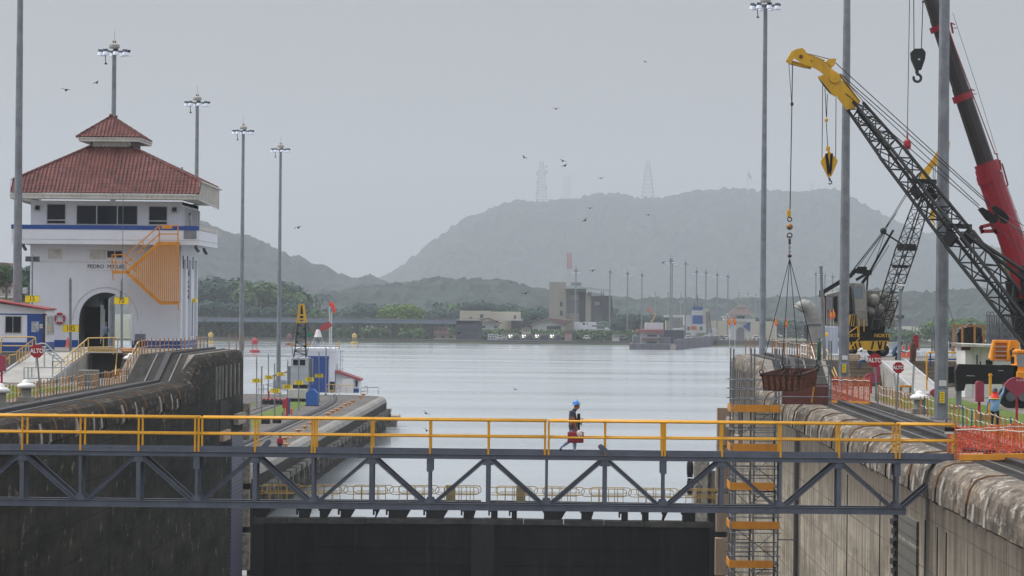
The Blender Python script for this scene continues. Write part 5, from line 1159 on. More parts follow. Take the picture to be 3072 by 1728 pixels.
mb = MB(); mb.bbox(T(3040, 1110).x, T(3100, 1110).x, Yt - 1.5, Yt - 1.0, T(3040, 1140).z, T(3040, 1112).z, .08); tk.part('bumper', mb, M_or, parent=cb)
mb = MB(); mb.bbox(T(3046, 1150).x, T(3072, 1150).x, Yt - 1.6, Yt - 1.45, T(3046, 1153).z, T(3046, 1143).z, .03); tk.part('headlamp', mb, M_alu, parent=cb)
mb = MB(); mb.bbox(T(3022, 1070).x, T(3032, 1070).x, Yt - 1.5, Yt - 1.3, T(3022, 1090).z, T(3022, 1068).z, .03); mb.path([T(3034, 1066, Yt - 1.4), T(3032, 1052, Yt - 1.3), T(3042, 1046, Yt - 1.2)], .06, 6); tk.part('mirror', mb, M_black, parent=cb)
mb = MB(); mb.box(T(3016, 1180).x, T(3120, 1180).x, Yt - .9, Yt + 1.2, .5, T(3016, 1095).z); tk.part('chassis', mb, M_black)
for px in (3024, 3062): mb = MB(); c = T(px, 1190); mb.tube((c.x, Yt - 1.1, .62), (c.x, Yt - .5, .62), .62, n=20); o = tk.part('wheel', mb, M_blackr); mb = MB(); mb.tube((c.x, Yt - 1.14, .62), (c.x, Yt - 1.08, .62), .26, n=14); tk.part('rim', mb, M_galvd, parent=o)
Yo = 176.0
mb = MB(); pprism(mb, [(2864, 1112), (2874, 1092), (3040, 1096), (3040, 1152), (2895, 1152), (2890, 1172), (2868, 1172), (2866, 1140)], Yo, .7); o = tk.part('outrigger_beam', mb, M_black)
mb = MB(); pprism(mb, [(2900, 1126), (2925, 1127), (2925, 1128.5), (2900, 1128)], Yo - .37, .02); pprism(mb, [(2995, 1111), (3010, 1111.5), (3010, 1113), (2995, 1112.5)], Yo - .37, .02); tk.part('slot_marking', mb, M_alu, parent=o)
mb = MB(); c = P(2877, 1180, Yo); mb.box(c.x - .16, c.x + .12, Yo - .15, Yo + .15, .12, c.z + .2); mb.box(c.x - .45, c.x + .45, Yo - .4, Yo + .4, .0, .12); tk.part('outrigger_jack', mb, M_galv, parent=o)
mb = MB(); pprism(mb, [(2835, 1100), (2862, 1098), (2862, 1150), (2835, 1150)], 183, .5); tk.part('rear_outrigger', mb, M_black)
# ------------------------------------------------------------ scaffold stair tower
sc_ = Thing('scaffold_tower', 'steel scaffold stair tower with orange toe boards against the right lock wall', 'scaffold', (P(2265, 1500, 182).x, 182, -26), None)
YA, YB_ = 180.2, 183.4
SX = [P(px, 1300, YA).x for px in (2199, 2262, 2336)]; zT = lambda py: P(2262, py, YA).z
zlow = -24.0
M_tube = mat('scaffold_tube', c8(128, 132, 138), .45, .4, col2=c8(92, 96, 100), scale=3, amt=1, streak=.3, streak_col=c8(110, 90, 76))
for y in (YA, YB_):
    for x in SX: mb = MB(); mb.tube((x, y, zlow), (x, y, zT(1047)), .045, n=8); sc_.part('standard', mb, M_tube)
lev = [zT(1226) - 2.1 * k for k in range(8)]
for k, z in enumerate(lev):
    mb = MB(); mb.box(SX[0] - .1, SX[2] + .1, YA, YB_, z - .08, z - .04); sc_.part('platform', mb, M_woodold)
    mb = MB(); a, b = (SX[0] - .02, SX[2] + .1) if k not in (2, 4) else (SX[0] - .15, SX[2] - .25); mb.box(a, b, YA - .09, YA - .05, z - .19, z + .21); sc_.part('toe_board', mb, M_orange)
    mb = MB(); mb.box(SX[0] - .15, SX[0] - .11, YA, YB_, z - .19, z + .21); sc_.part('side_toe_board', mb, M_orange)
    for dz in ((.5, 1.02, 1.53) if k == 0 else (-.42, .45, .95)):
        for y in (YA - .05, YB_):
            mb = MB(); mb.tube((SX[0] - .2, y, z + dz), (SX[2] + .15, y, z + dz), .032, n=6); sc_.part('ledger', mb, M_tube)
        mb = MB()
        for x in SX: mb.tube((x, YA - .15, z + dz - .03), (x, YB_ + .15, z + dz - .03), .032, n=6)
        sc_.part('transoms', mb, M_tube)
    if k < 7:
        mb = MB(); s_ = k % 2; a, b = (SX[1] + .12, SX[2] - .1) if not s_ else (SX[0] + .1, SX[1] - .1)
        for q_ in range(7): zz = z - .3 - q_ * .26; mb.box(a, b, YA + .3 + q_ * .35, YA + .55 + q_ * .35, zz - .035, zz)
        mb.beam((a, YA + .3, z - .2), (a, YA + 2.7, z - 2.0), .05, .14); mb.beam((b, YA + .3, z - .2), (b, YA + 2.7, z - 2.0), .05, .14); sc_.part('stair_flight', mb, M_galv)
        mb = MB(); u, v = ((SX[0], SX[2]) if k % 2 else (SX[2], SX[0])); mb.tube((u, YB_, z - .1), (v, YB_, z - 2.0), .028, n=6); mb.tube((v, YA - .07, z - .2), (lerp(u, v, .45), YA - .07, z - 1.4), .025, n=6); sc_.part('brace', mb, M_tube)
mb = MB()
for py in (1096, 1129, 1158, 1190): a, b = P(2345, py, 181), P(2492, py + 1, 181); mb.tube((a.x, 181, a.z), (b.x, 181, b.z), .035, n=6)
sc_.part('guard_tube', mb, M_tube)
for px in (2330, 2348, 2487, 2494): mb = MB(); a = P(px, 1047 if px < 2400 else 1022, 181.4); mb.tube((a.x, 181.4, 0.02), a, .042, n=6); sc_.part('standard', mb, M_tube)
mb = MB(); a, b = P(2346, 1150, 181.5), P(2486, 1212, 181.5); mb.box(a.x, b.x, 181.5, 181.56, .02, P(2420, 1151, 181.5).z); sc_.part('plywood_hoarding', mb, mat('red_brown_plywood', c8(124, 74, 66), .8, col2=c8(96, 56, 50), scale=.9, lines=[(2, 1.22, .02, .6, .8, c8(60, 36, 34))]))
mb = MB(); mb.beam(P(2435, 1208, 181.3), P(2443, 1152, 181.3), .09); sc_.part('prop', mb, M_orange)
mb = MB(); z = -3.9; mb.tube((SX[2], YA, P(2343, 1619, YA).z), (XR + .1, YA + .4, P(2385, 1621, YA).z), .035, n=6); sc_.part('wall_tie', mb, M_tube)
# marker flags on the scaffold and on the quay
M_flag = mat('fluorescent_red_flag', c8(238, 58, 34), .6, scale=4, amt=.4); M_flagy = mat('fluorescent_yellow', c8(250, 200, 40), .6, scale=4, amt=.3)
FL = [(2187, 962, 181, 1050, 'red flag with yellow cross, left one of the pair by the scaffold corner'), (2203, 962, 181, 1050, 'red flag with yellow cross, right one of the pair by the scaffold corner'),
      (2327, 965, 200, 1070, 'red flag with yellow cross behind the leftmost sling'), (2358, 968, 200, 1070, 'red flag with yellow cross beside the second sling'),
      (2492, 943, 200, 1060, 'left of two overlapping red flags before the grey crane house'), (2501, 941, 200.5, 1060, 'right of two overlapping red flags before the grey crane house')]
for px, py, Y, pb, lab in FL:
    s_ = 10000 / Y; t = Thing('marker_flag', lab, 'flag', P(px + 2, pb, Y), 'red marker flags')
    mb = MB(); mb.tube(P(px + 3, pb + 20, Y), P(px - 1, py - 16, Y), .014, n=5); t.part('staff', mb, M_whitep)
    mb = MB(); a = [(-3, -14), (2, -9), (5, 2), (4, 13), (0, 13), (-4, 4)]
    vs = []; 
    for y in (-.02, .02): vs += [P(px + x * 1.05, py + z, Y) + Vector((0, y + .06 * math.sin(z * .4), 0)) for x, z in a]
    mb.add(vs, [(0, 1, 2, 3, 4, 5), (11, 10, 9, 8, 7, 6)] + [(i, i + 6, (i + 1) % 6 + 6, (i + 1) % 6) for i in range(6)]); t.part('cloth', mb, M_flag)
    mb = MB(); mb.beam(P(px - 2, py + 6, Y - .04 ) - Vector((0, .08, 0)), P(px + 3, py - 5, Y - .04) - Vector((0, .08, 0)), .03, .05); mb.beam(P(px - 2, py - 4, Y) - Vector((0, .13, 0)), P(px + 4, py + 8, Y) - Vector((0, .13, 0)), .03, .05); t.part('yellow_cross', mb, M_flagy)
# ------------------------------------------------------------ elbow pipe, bottle, quay clutter behind
Ye = 243.0
el = Thing('elbow_duct', 'large grey ventilation duct with a segmented elbow opening to the left', 'duct', (P(2440, 1080, Ye).x, Ye, HI))
pts = [P(q_[0], q_[1], Ye) for q_ in ((2441, 1086), (2441, 1030), (2441, 974))]
M_duct = mat('galvanised_duct', c8(160, 160, 156), .55, .1, col2=c8(132, 132, 130), scale=1, streak=.4, streak_col=c8(110, 104, 96))
mb = MB(); mb.path([Vector((pts[0].x, Ye, HI)), pts[1], pts[2]], .54, 20); el.part('riser', mb, M_duct, smooth=False)
arc = [P(q_[0], q_[1], Ye) for q_ in ((2441, 972), (2440, 958), (2437, 943), (2431, 930), (2422, 921), (2412, 918), (2404, 922), (2399, 930))]
mb = MB(); mb.path(arc, [.54, .54, .53, .53, .52, .51, .50, .49], 20); el.part('elbow', mb, M_duct)
mb = MB(); e_ = arc[-1]; d_ = (arc[-1] - arc[-2]).normalized(); mb.tube(e_ + d_ * .0, e_ + d_ * .02, .45, n=20); el.part('mouth', mb, M_dark)
for a in ((0, 974), (0, 1030)): mb = MB(); c = P(2441, a[1], Ye); mb.tube(c - Vector((0, 0, .06)), c + Vector((0, 0, .06)), .6, n=20); el.part('flange', mb, M_galvd)
for a, b in zip(arc[1:-1], arc[2:]): mb = MB(); d_ = (b - a).normalized(); mb.tube(a - d_ * .02, a + d_ * .02, .56, n=20); el.part('seam', mb, M_duct)
mb = MB(); c = P(2415, 995, Ye - .2); mb.box(c.x - .12, c.x + .12, Ye - .4, Ye + .2, c.z - .5, c.z + .48); el.part('side_box', mb, M_galvd)
for px, py, Y, m_, lab, r_ in ((2457, 1072, 226, mat('green_cylinder_paint', c8(28, 78, 62), .45, scale=2), 'dark green gas cylinder beside the elbow duct', .13), (2736, 1062, 232, mat('green_cylinder_paint', c8(28, 78, 62), .45), 'green gas cylinder beside the red call box', .13), (2738, 1075, 228, M_rust, 'rusty yellow gas cylinder standing by the thick mast', .2)):
    t = Thing('gas_cylinder', lab, 'gas cylinder', (P(px, py, Y).x, Y, HI)); x = P(px, py, Y).x; h_ = 1.35 if r_ < .2 else 1.3
    mb = MB(); mb.lathe([(r_ * .9, 0), (r_, .04), (r_, h_ - .15), (r_ * .7, h_ - .03), (r_ * .35, h_ + .02)], (x, Y, HI), 14); t.part('body', mb, m_, smooth=True)
    mb = MB(); mb.lathe([(r_ * .4, 0), (r_ * .42, .12), (r_ * .2, .14)], (x, Y, HI + h_ + .02), 8); t.part('valve_cap', mb, m_)
mb = MB(); mb.tube(P(2474, 1085, 232), P(2463, 803, 232), .13, .11, n=8); mb.tube(P(2463, 803, 232), P(2463, 799, 232), .14, n=8); single('pole', mb, M_galv, 'leaning bare grey pole between the elbow duct and the grey crane house', 'pole')
tj = Thing('camera_pole', 'grey pole carrying a camera on top and a ring of speakers halfway', 'pole', (P(2697, 1080, 230).x, 230, 0))
mb = MB(); mb.tube((tj.base.x, 230, 0), P(2701, 862, 230), .15, .11, n=8); tj.part('pole', mb, M_galv)
mb = MB(); c = P(2701, 858, 230); mb.bbox(c.x - .16, c.x + .35, 229.8, 230.2, c.z - .02, c.z + .12, .03); mb.ball(c + Vector((0, 0, -.15)), .12, n=8, m=6); mb.beam(c + Vector((-.15, 0, .12)), c + Vector((-.3, 0, .16)), .07); tj.part('camera', mb, M_whitep)
mb = MB(); c = P(2699, 949, 230)
for s_ in (-1, 1): mb.bbox(c.x + s_ * .2 - .1, c.x + s_ * .2 + .1, 229.8, 230.2, c.z - .1, c.z + .1, .02)
mb.box(c.x - .28, c.x + .28, 229.85, 230.15, c.z - .14, c.z - .1); tj.part('speaker_ring', mb, M_galvd)
# ============================================================ left quay : hut, steps, railings, ramp
M_roofp = mat('corrugated_red_roof', c8(160, 70, 72), .6, col2=c8(126, 50, 54), scale=1, streak=.3, streak_col=c8(90, 50, 46), lines=[(0, .2, .05, 0, .5, c8(110, 44, 46))])
YHt = 233.0; hb_ = P(137, 1052, YHt)
ht = Thing('hut', 'small white and blue hut with blue door and red lean-to roof at the left edge', 'hut', (P(60, 1050, YHt).x, YHt + 2, HI))
hx = lambda px: P(px, 980, YHt).x
hz = lambda py, px=70: P(px, py, YHt).z
xa_, xb_ = hx(-120), hx(137)
mb = MB(); mb.box(xa_, xb_, YHt, YHt + 4, HI, hz(938)); mb.prism([(xa_, hz(938)), (xb_, hz(938)), (xb_, hz(930, 137)), (xa_, hz(895))], YHt, YHt + 4); ht.part('wall', mb, M_white)
mb = MB(); mb.prism([(xa_ - .3, hz(886)), (hx(142), hz(930, 142)), (hx(142), hz(926, 142)), (xa_ - .3, hz(881))], YHt - .5, YHt + 4.3); ht.part('roof', mb, M_roofp)
mb = MB(); mb.box(xa_, hx(80), YHt - .03, YHt, HI, hz(1027)); mb.box(xb_, xb_ + .03, YHt, YHt + 4, HI, hz(1027, 137)); mb.box(xa_, hx(140), YHt - .02, YHt, hz(945), hz(941)); ht.part('blue_band', mb, M_blue)
mb = MB(); mb.box(hx(82), hx(128), YHt - .05, YHt, HI, hz(944)); dr = ht.part('door', mb, M_blue)
mb = MB(); mb.box(hx(95), hx(117), YHt - .07, YHt - .05, hz(996), hz(964)); ht.part('door_pane', mb, mat('reflecting_pane', c8(196, 200, 206), .2, col2=c8(60, 66, 74), scale=2.2, amt=1), parent=dr)
mb = MB(); mb.box(hx(119), hx(128), YHt - .07, YHt - .05, hz(984), hz(972)); ht.part('notice', mb, M_whitep, parent=dr)
mb = MB(); mb.torus((hx(123.5), YHt - .08, hz(978)), .07, .01, 'y', 14, 4); mb.beam((hx(122), YHt - .08, hz(979.5)), (hx(125), YHt - .08, hz(976.5)), .012); ht.part('no_smoking_symbol', mb, M_let, parent=dr)
mb = MB(); mb.box(hx(128), hx(136), YHt - .04, YHt, HI + .05, hz(940)); ht.part('brown_post', mb, mat('brown_wood', c8(78, 58, 52), .8, scale=2))
for a, b in ((14, 66), (-60, -10)):
    mb = MB(); mb.box(hx(a), hx(b), YHt - .05, YHt, hz(1001), hz(947)); o = ht.part('window', mb, M_trim); mb = MB(); mb.box(hx(a + 3), hx(a + 24), YHt - .07, YHt - .05, hz(998), hz(950)); mb.box(hx(a + 26), hx(b - 3), YHt - .07, YHt - .05, hz(998), hz(950)); ht.part('pane', mb, M_glass, parent=o)
for y0_ in (.4, 2.2): mb = MB(); mb.box(xb_, xb_ + .05, YHt + y0_, YHt + y0_ + 1.4, hz(1004, 137), hz(946, 137)); o = ht.part('window', mb, M_trim); mb = MB(); mb.box(xb_ + .05, xb_ + .07, YHt + y0_ + .15, YHt + y0_ + 1.25, hz(1000, 137), hz(950, 137)); ht.part('pane', mb, mat('pale_glass', c8(160, 164, 170), .15, scale=1), parent=o)
def railing(name, label, lines, posts, Y, m=M_paleyel, r=.045, cat='railing', group='pale yellow handrails'):
    t = Thing(name, label, cat, P(posts[0][0][0], posts[0][1][1], Y) if posts else P(*lines[0][0], Y), group)
    yy = lambda q_: q_[2] if len(q_) > 2 else Y
    for ln in lines:
        mb = MB(); mb.path([P(q_[0], q_[1], yy(q_)) for q_ in ln], r, 7); t.part('rail', mb, m)
    for a, b in posts: mb = MB(); mb.tube(P(a[0], a[1], yy(a)), P(b[0], b[1], yy(b)), r * .85, n=7); t.part('post', mb, m)
    return t
railing('railing', 'pale yellow railing around the landing below the archway', [[(263, 1118, 231), (266, 1065, 231), (265, 1014, 228), (345, 1013, 228), (352, 1016, 228), (354, 1026, 228), (348, 1095, 228), (346, 1125, 224)], [(265, 1042), (340, 1041)]], [((265, 1014), (265, 1062)), ((340, 1014), (340, 1063)), ((310, 1013), (310, 1042))], 228)
railing('railing', 'pale yellow stair railing descending left from the archway landing', [[(264, 1015, 228), (215, 1056, 222), (165, 1098, 216), (165, 1104, 216)], [(264, 1042, 228), (215, 1080, 222), (166, 1121, 216)]],
        [((x, lerp(1015, 1098, (264 - x) / 99)), (x, lerp(1060, 1140, (264 - x) / 99))) for x in (252, 243, 235, 226, 217, 203, 192, 180, 166)], 222)
railing('railing', 'pale yellow railing on the platform behind the left stop sign', [[(2, 1060), (5, 1014), (10, 1011), (95, 1011), (107, 1013)], [(8, 1037), (96, 1038)], [(50, 1055), (107, 1014), (108, 1050)], [(50, 1084), (92, 1055)], [(28, 1066), (50, 1063)], [(12, 1084), (28, 1071)], [(28, 1094), (28, 1066)]],
        [((x, lerp(1055, 1014, (x - 50) / 57)), (x, lerp(1098, 1060, (x - 50) / 57))) for x in (50, 58, 67, 76, 86, 97, 107)], 222)
railing('railing', 'short curved pale yellow handrail beside the brown steps', [[(394, 1082, 226), (396, 1070, 226), (402, 1050, 227), (413, 1026, 228), (417, 1024, 228), (417, 1052, 228)], [(397, 1080, 226), (416, 1045, 228)]], [((404, 1048), (404, 1072)), ((410, 1036), (410, 1064))], 227)
# landing edge, steps, sloped slabs
mb = MB()
x0_, x1_ = P(365, 1100, 228).x, P(402, 1100, 228).x
for k in range(6): mb.box(x0_, x1_, PF - 2.4 + k * .4, PF, k * HI / 6, (k + 1) * HI / 6)
single('steps', mb, mat('worn_brown_steps', c8(140, 126, 104), .85, col2=c8(86, 76, 62), scale=2, lines=[(2, HI / 6, .06, .0, .9, c8(60, 52, 42))]), 'worn brown concrete steps right of the dark landing wall on the left quay', 'steps')
mb = MB(); mb.box(P(272, 1100, 228).x, P(362, 1100, 228).x, PF - .25, PF - .01, 0, HI - .1); mb.box(P(268, 1100, 228).x, P(366, 1100, 228).x, PF - .8, PF - .02, HI - .1, HI + .02)
mb.cur = 1; mb.box(P(262, 1100, 228).x, P(345, 1100, 228).x, PF - .55, PF - .45, HI + .1, HI + .32)
single('retaining_wall', mb, (mat('blackish_concrete', c8(52, 50, 46), .85, col2=c8(34, 33, 31), scale=1, streak=.4), M_paleyel), 'blackish retaining wall under the archway landing', 'retaining wall')  # near-black colour over the whole wall face
mb = MB(); rr = random.Random(3)
for k in range(9): x = P(rr.uniform(362, 395), 1050, 230).x; mb.ball((x, 231 + rr.uniform(0, 1.2), HI + .1 + .12 * (k % 2)), .35, .12, 8, 5, ry=.2)
single('sandbags', mb, mat('orange_brown_sacking', c8(176, 128, 84), .9, col2=c8(130, 92, 62), scale=4), 'low heap of orange brown sandbags beside the pole of the 70 board', 'sandbags')
def ramp_slab(name, x0, x1, y0, y1, z0, z1, label, m):
    t = Thing(name, label, 'ramp', ((x0 + x1) / 2, y0, 0))
    mb = MB(); mb.prismx([(y0, -.1), (y1, -.1), (y1, z1), (y0, z0)], x0, x1); t.part('slab', mb, m)
    for x in (x0 + .12, x1 - .12): mb = MB(); mb.beam((x, y0, z0 + .06), (x, y1, z1 + .06), .12, .1); t.part('edge_strip', mb, M_alu)
    return t
M_slab = mat('smooth_grey_slab', c8(164, 162, 158), .8, col2=c8(136, 134, 130), scale=.6, amt=1)
ramp_slab('ramp', P(150, 1040, PF).x - 1.2, P(232, 1040, PF).x + .8, 211, PF - .01, .05, HI + .02, 'smooth grey sloping slab leading up to the white control house', M_slab)
ramp_slab('ramp', P(2652, 1065, PF).x - .4, P(2712, 1065, PF).x + .2, 205, PF - .01, .05, HI + .02, 'smooth grey sloping slab behind the two stop signs', M_slab)
# rolling aluminium stair
rs = Thing('rolling_stair', 'aluminium rolling stair frame standing on the lawn by the stop sign', 'step ladder', G(135, 1165, 0))
yr = G(135, 1165, 0).y
def AL(*pts, r=.045): mb = MB(); mb.path([P(a, b, yr + (c[0] if c else 0)) for a, b, *c in pts], r, 6); rs.part('tube', mb, M_alu)
AL((72, 1102), (196, 1102)); AL((72, 1135), (196, 1134)); AL((72, 1102), (72, 1160)); AL((196, 1102), (196, 1160)); AL((84, 1102, .8), (84, 1165, .8)); AL((158, 1084), (158, 1170)); AL((184, 1084, .8), (184, 1165, .8))
AL((108, 1034), (125, 1030), (138, 1032), (192, 1084)); AL((116, 1036, .6), (180, 1084, .6)); AL((133, 1102), (133, 1042), (138, 1041)); AL((158, 1102), (158, 1066), (163, 1064)); AL((160, 1084), (196, 1084)); AL((108, 1102), (108, 1034)); AL((95, 1135), (95, 1103))
for k in range(6): AL((lerp(126, 178, k / 5), lerp(1041, 1084, k / 5), .6), (lerp(140, 192, k / 5), lerp(1040, 1083, k / 5)), r=.035)
# mushroom ventilators
def mushroom(px, py, w_px, label, boxh=.8):
    g_ = G(px, py, 0); s_ = 10000 / g_.y; r_ = w_px / s_ / 2
    t = Thing('ventilator', label, 'ventilator', g_, 'white mushroom ventilators')
    mb = MB(); mb.bbox(g_.x - r_ * .8, g_.x + r_ * .8, g_.y - r_ * .8, g_.y + r_ * .8, 0, .28, .03); mb.tube((g_.x, g_.y, .28), (g_.x, g_.y, boxh), r_ * .55, n=14); t.part('base', mb, M_conc)
    mb = MB(); mb.lathe([(r_ * .9, -.08), (r_, 0), (r_ * .98, .08), (r_ * .7, .17), (r_ * .45, .2), (r_ * .4, .3), (r_ * .2, .37), (.02, .39)], (g_.x, g_.y, boxh), 24); t.part('cap', mb, M_whitep, smooth=True)
mushroom(78, 1206, 56, 'white mushroom ventilator seen through the orange stakes, left of the stop sign'); mushroom(2, 1222, 56, 'white mushroom ventilator cut by the left edge'); mushroom(391, 1135, 44, 'white mushroom ventilator at the foot of the brown steps', 1.35)
mushroom(2758, 1242, 58, 'white mushroom ventilator behind the right rope fence'); 
mb = MB(); g_ = G(160, 1144, 0)
for px, w_, h_ in ((262, 60, 48), ): g2 = G(px, 1158, 0); s_ = 10000 / g2.y; mb.bbox(g2.x - w_ / s_ / 2, g2.x + w_ / s_ / 2, g2.y, g2.y + 1.0, 0, h_ / s_, .05)
single('planter', mb, M_conc, 'square grey concrete block behind the yellow stakes', 'concrete block')
mb = MB(); mb.v = []; g2 = G(288, 1118, 0.0); rr = random.Random(2); mb.ball((g2.x, g2.y - .5, .75), .28, .2, 10, 6); mb.v = [(a + rr.uniform(-.06, .06), b, c + rr.uniform(-.05, .05)) for a, b, c in mb.v]; single('white_sack', mb, M_whitep, 'crumpled white sack tied on the stake fence', 'sack')
# blue boat-like bin and red box at the left edge
t = Thing('blue_bench', 'blue and white bench-like box at the left edge beyond the lawn', 'bench', G(20, 1130, 0)); g2 = G(20, 1130, 0); s_ = 10000 / g2.y
mb = MB(); mb.bbox(g2.x - 25 / s_, g2.x + 34 / s_, g2.y, g2.y + 1.2, .05, 24 / s_, .05); t.part('body', mb, M_blue); mb = MB(); mb.bbox(g2.x - 22 / s_, g2.x + 15 / s_, g2.y - .03, g2.y, 10 / s_, 20 / s_, .01); t.part('white_panel', mb, M_whitep)
def call_box(px, py, w_px, h_px, base_py, label, z0=0.0, m=M_pink):
    g_ = G(px, base_py, z0); s_ = 10000 / g_.y; w_, h_ = w_px / s_, h_px / s_; zc_ = P(px, py, g_.y).z
    t = Thing('call_box', label, 'call box', g_, 'red and magenta call boxes')
    mb = MB(); mb.tube((g_.x, g_.y + .1, z0), (g_.x, g_.y + .1, zc_), .07, n=8); t.part('post', mb, M_red)
    mb = MB(); n = 10; poly = [(g_.x - w_ / 2, zc_ - h_ / 2), (g_.x + w_ / 2, zc_ - h_ / 2)] + [(g_.x + w_ / 2 * math.cos(math.pi * i / n), zc_ + h_ / 2 - w_ * .25 + w_ * .25 * math.sin(math.pi * i / n)) for i in range(n + 1)]
    mb.prism(poly, g_.y - .22, g_.y + .22); t.part('housing', mb, m)
    mb = MB(); mb.box(g_.x - w_ * .42, g_.x + w_ * .42, g_.y - .24, g_.y - .22, zc_ - h_ * .42, zc_ + h_ * .3); t.part('door', mb, m)
call_box(4, 1090, 26, 48, 1150, 'magenta red call box cut by the left edge'); call_box(2938, 1174, 24, 62, 1252, 'tall faded magenta call box left of the worker in light blue'); call_box(2630, 1122, 19, 48, 1160, 'magenta call box behind the left one of the two stop signs')
call_box(2747, 1025, 15, 40, 1070, 'bright red call box on a post up on the platform', HI, M_red)
def fan_box(px, py, r_px, base_py, label):
    g_ = G(px, base_py, 0); s_ = 10000 / g_.y; r_ = r_px / s_; zc_ = P(px, py, g_.y).z
    t = Thing('fan_box', label, 'box', g_, 'fan shaped magenta boxes')
    mb = MB(); mb.tube((g_.x, g_.y, 0), (g_.x, g_.y, zc_), .06, n=8); t.part('post', mb, M_red)
    mb = MB(); poly = [(g_.x - .05, zc_ - r_), (g_.x + .05, zc_ - r_)] + [(g_.x + r_ * math.cos(math.radians(a)), zc_ - r_ * .35 + r_ * math.sin(math.radians(a)) * .9) for a in range(10, 171, 16)]; mb.prism(poly, g_.y - .16, g_.y + .16); t.part('housing', mb, M_pink)
    return t, g_, zc_
t, g_, zc_ = fan_box(3050, 1152, 38, 1268, 'fan shaped magenta box with small white marking at the right edge'); t.part('lettering', text_mb('S1-3-4', (g_.x + .12, g_.y - .17, zc_ + .18), .14, .003), M_letw)
fan_box(2613, 1130, 20, 1180, 'small fan shaped magenta box next to the left stop sign'); fan_box(2806, 1176, 18, 1215, 'fan shaped magenta box half hidden by the widest mast')
# ---- stop signs
def stop_sign(px, py, w_px, bpx, bpy_, label):
    g_ = G(bpx, bpy_, 0); s_ = 10000 / g_.y; c = P(px, py, g_.y); R0 = w_px / s_ / 2 / math.cos(math.pi / 8)
    t = Thing('stop_sign', label, 'stop sign', g_, 'red octagonal ALTO signs')
    mb = MB(); mb.tube(g_, (c.x, g_.y + .04, c.z - R0 * .7), .045, n=8); t.part('post', mb, M_galv)
    mb = MB(); poly = [(c.x + R0 * math.cos(math.pi / 8 + i * math.pi / 4), c.z + R0 * math.sin(math.pi / 8 + i * math.pi / 4)) for i in range(8)]; mb.prism(poly, g_.y - .04, g_.y - .01); o = t.part('plate', mb, M_stop)
    t.part('lettering', text_mb('ALTO', (c.x, g_.y - .05, c.z), R0 * .84, .004, bold=R0 * .03, wide=.86), M_letw, parent=o)
stop_sign(111, 1053, 40, 123, 1206, 'red octagonal stop sign reading ALTO on the left quay')
stop_sign(2625, 1081, 40, 2634, 1229, 'larger and farther left of the two red ALTO signs on the right quay')
stop_sign(2695, 1103, 33, 2688, 1245, 'smaller and farther right of the two red ALTO signs on the right quay')
# ---- stake and rope fences
def stake_fence(label, ps, hgt, rope_z, drop=None, zf=None, m=M_orangeS if 'M_orangeS' in globals() else None):
    t = Thing('stake_fence', label, 'stake fence', (ps[0][0], ps[0][1], zf(*ps[0])), 'stake and rope fences'); rr = random.Random(len(ps)); tops = []
    for i, (x, y) in enumerate(ps):
        z = zf(x, y); h_ = hgt * rr.uniform(.92, 1.06); mb = MB(); lx = rr.uniform(-.03, .03)
        mb.beam((x, y, z - .05), (x + lx, y, z + h_), .075 if i % 5 else .11, .05); t.part('stake', mb, (M_stk if rr.random() > .15 else M_galvd)); tops.append((x + lx, y - .05, z + h_))
    for f_ in (.93, .50):
        pts = []
        for i, (a, b, c) in enumerate(tops):
            zz = zf(a, b); pts.append((a, b, lerp(zz, c, f_ + rr.uniform(-.035, .03) - (.12 if (f_ < .6 and i % 11 == 5) else 0))))
            if i < len(tops) - 1: n_ = tops[i + 1]; pts.append(((a + n_[0]) / 2, (b + n_[1]) / 2, (pts[-1][2] + lerp(zf(n_[0], n_[1]), n_[2], f_)) / 2 - .035))
        mb = MB(); mb.path(pts, .013, 4); t.part('rope', mb, M_rope)
M_stk = mat('orange_stake', c8(190, 140, 80), .6, col2=c8(156, 104, 58), scale=3, amt=1)
zf0 = lambda x, y: zt(y) if abs(x) < 29 and y < 260 else (HI if y > PF else 0)
stake_fence('long row of orange stakes strung with white rope along the left track', [(-28.3 + .3 * (y - 160) / 60, y) for y in [158 + 1.12 * i for i in range(54)]], .95, 0, zf=lambda x, y: 0)
stake_fence('row of orange stakes with white rope climbing the ramp to the control house', [(-28.3, y) for y in [219 + 1.5 * i for i in range(8)]] + [(-28.2 + .12 * i, 231 + 1.5 * i) for i in range(15)], 1.0, 0, zf=lambda x, y: zt(y))
stake_fence('row of orange stakes with white rope along the right track before the lawn', [(18.25 - .1 * (y - 120) / 60, y) for y in [122 + 1.55 * i for i in range(45)]], .95, 0, zf=lambda x, y: 0)
stake_fence('tall tight row of yellow stakes at the top of the right ramp', [(16.0 + .12 * i, 249 - .9 * i) for i in range(20)], 1.15, 0, zf=lambda x, y: HI)
for ys_, xs_, lab in (((246, 247.2, 248.6), -24.3, 'three bare orange stakes on the end of the left wall'), ((249, 250.2, 251.8), 14.0, 'three bare yellow stakes on the end of the right wall')):
    for k, y in enumerate(ys_): mb = MB(); mb.beam((xs_ + .42 * k, y, HI), (xs_ + .42 * k, y, HI + 1.25), .07); single('stake', mb, M_stk, ['nearest', 'middle', 'farthest'][k] + ' of ' + lab, 'stake', 'loose stakes')
railing('railing', 'pale yellow curved handrail below the elbow duct', [[(2463, 1037, 236), (2472, 1040, 236), (2484, 1055, 234), (2490, 1075, 232), (2512, 1130, 226)], [(2463, 1060, 236), (2478, 1068, 234), (2506, 1135, 226)]], [((x, lerp(1038, 1072, (x - 2463) / 27)), (x, lerp(1075, 1100, (x - 2463) / 27))) for x in (2463, 2471, 2480, 2488)], 234)
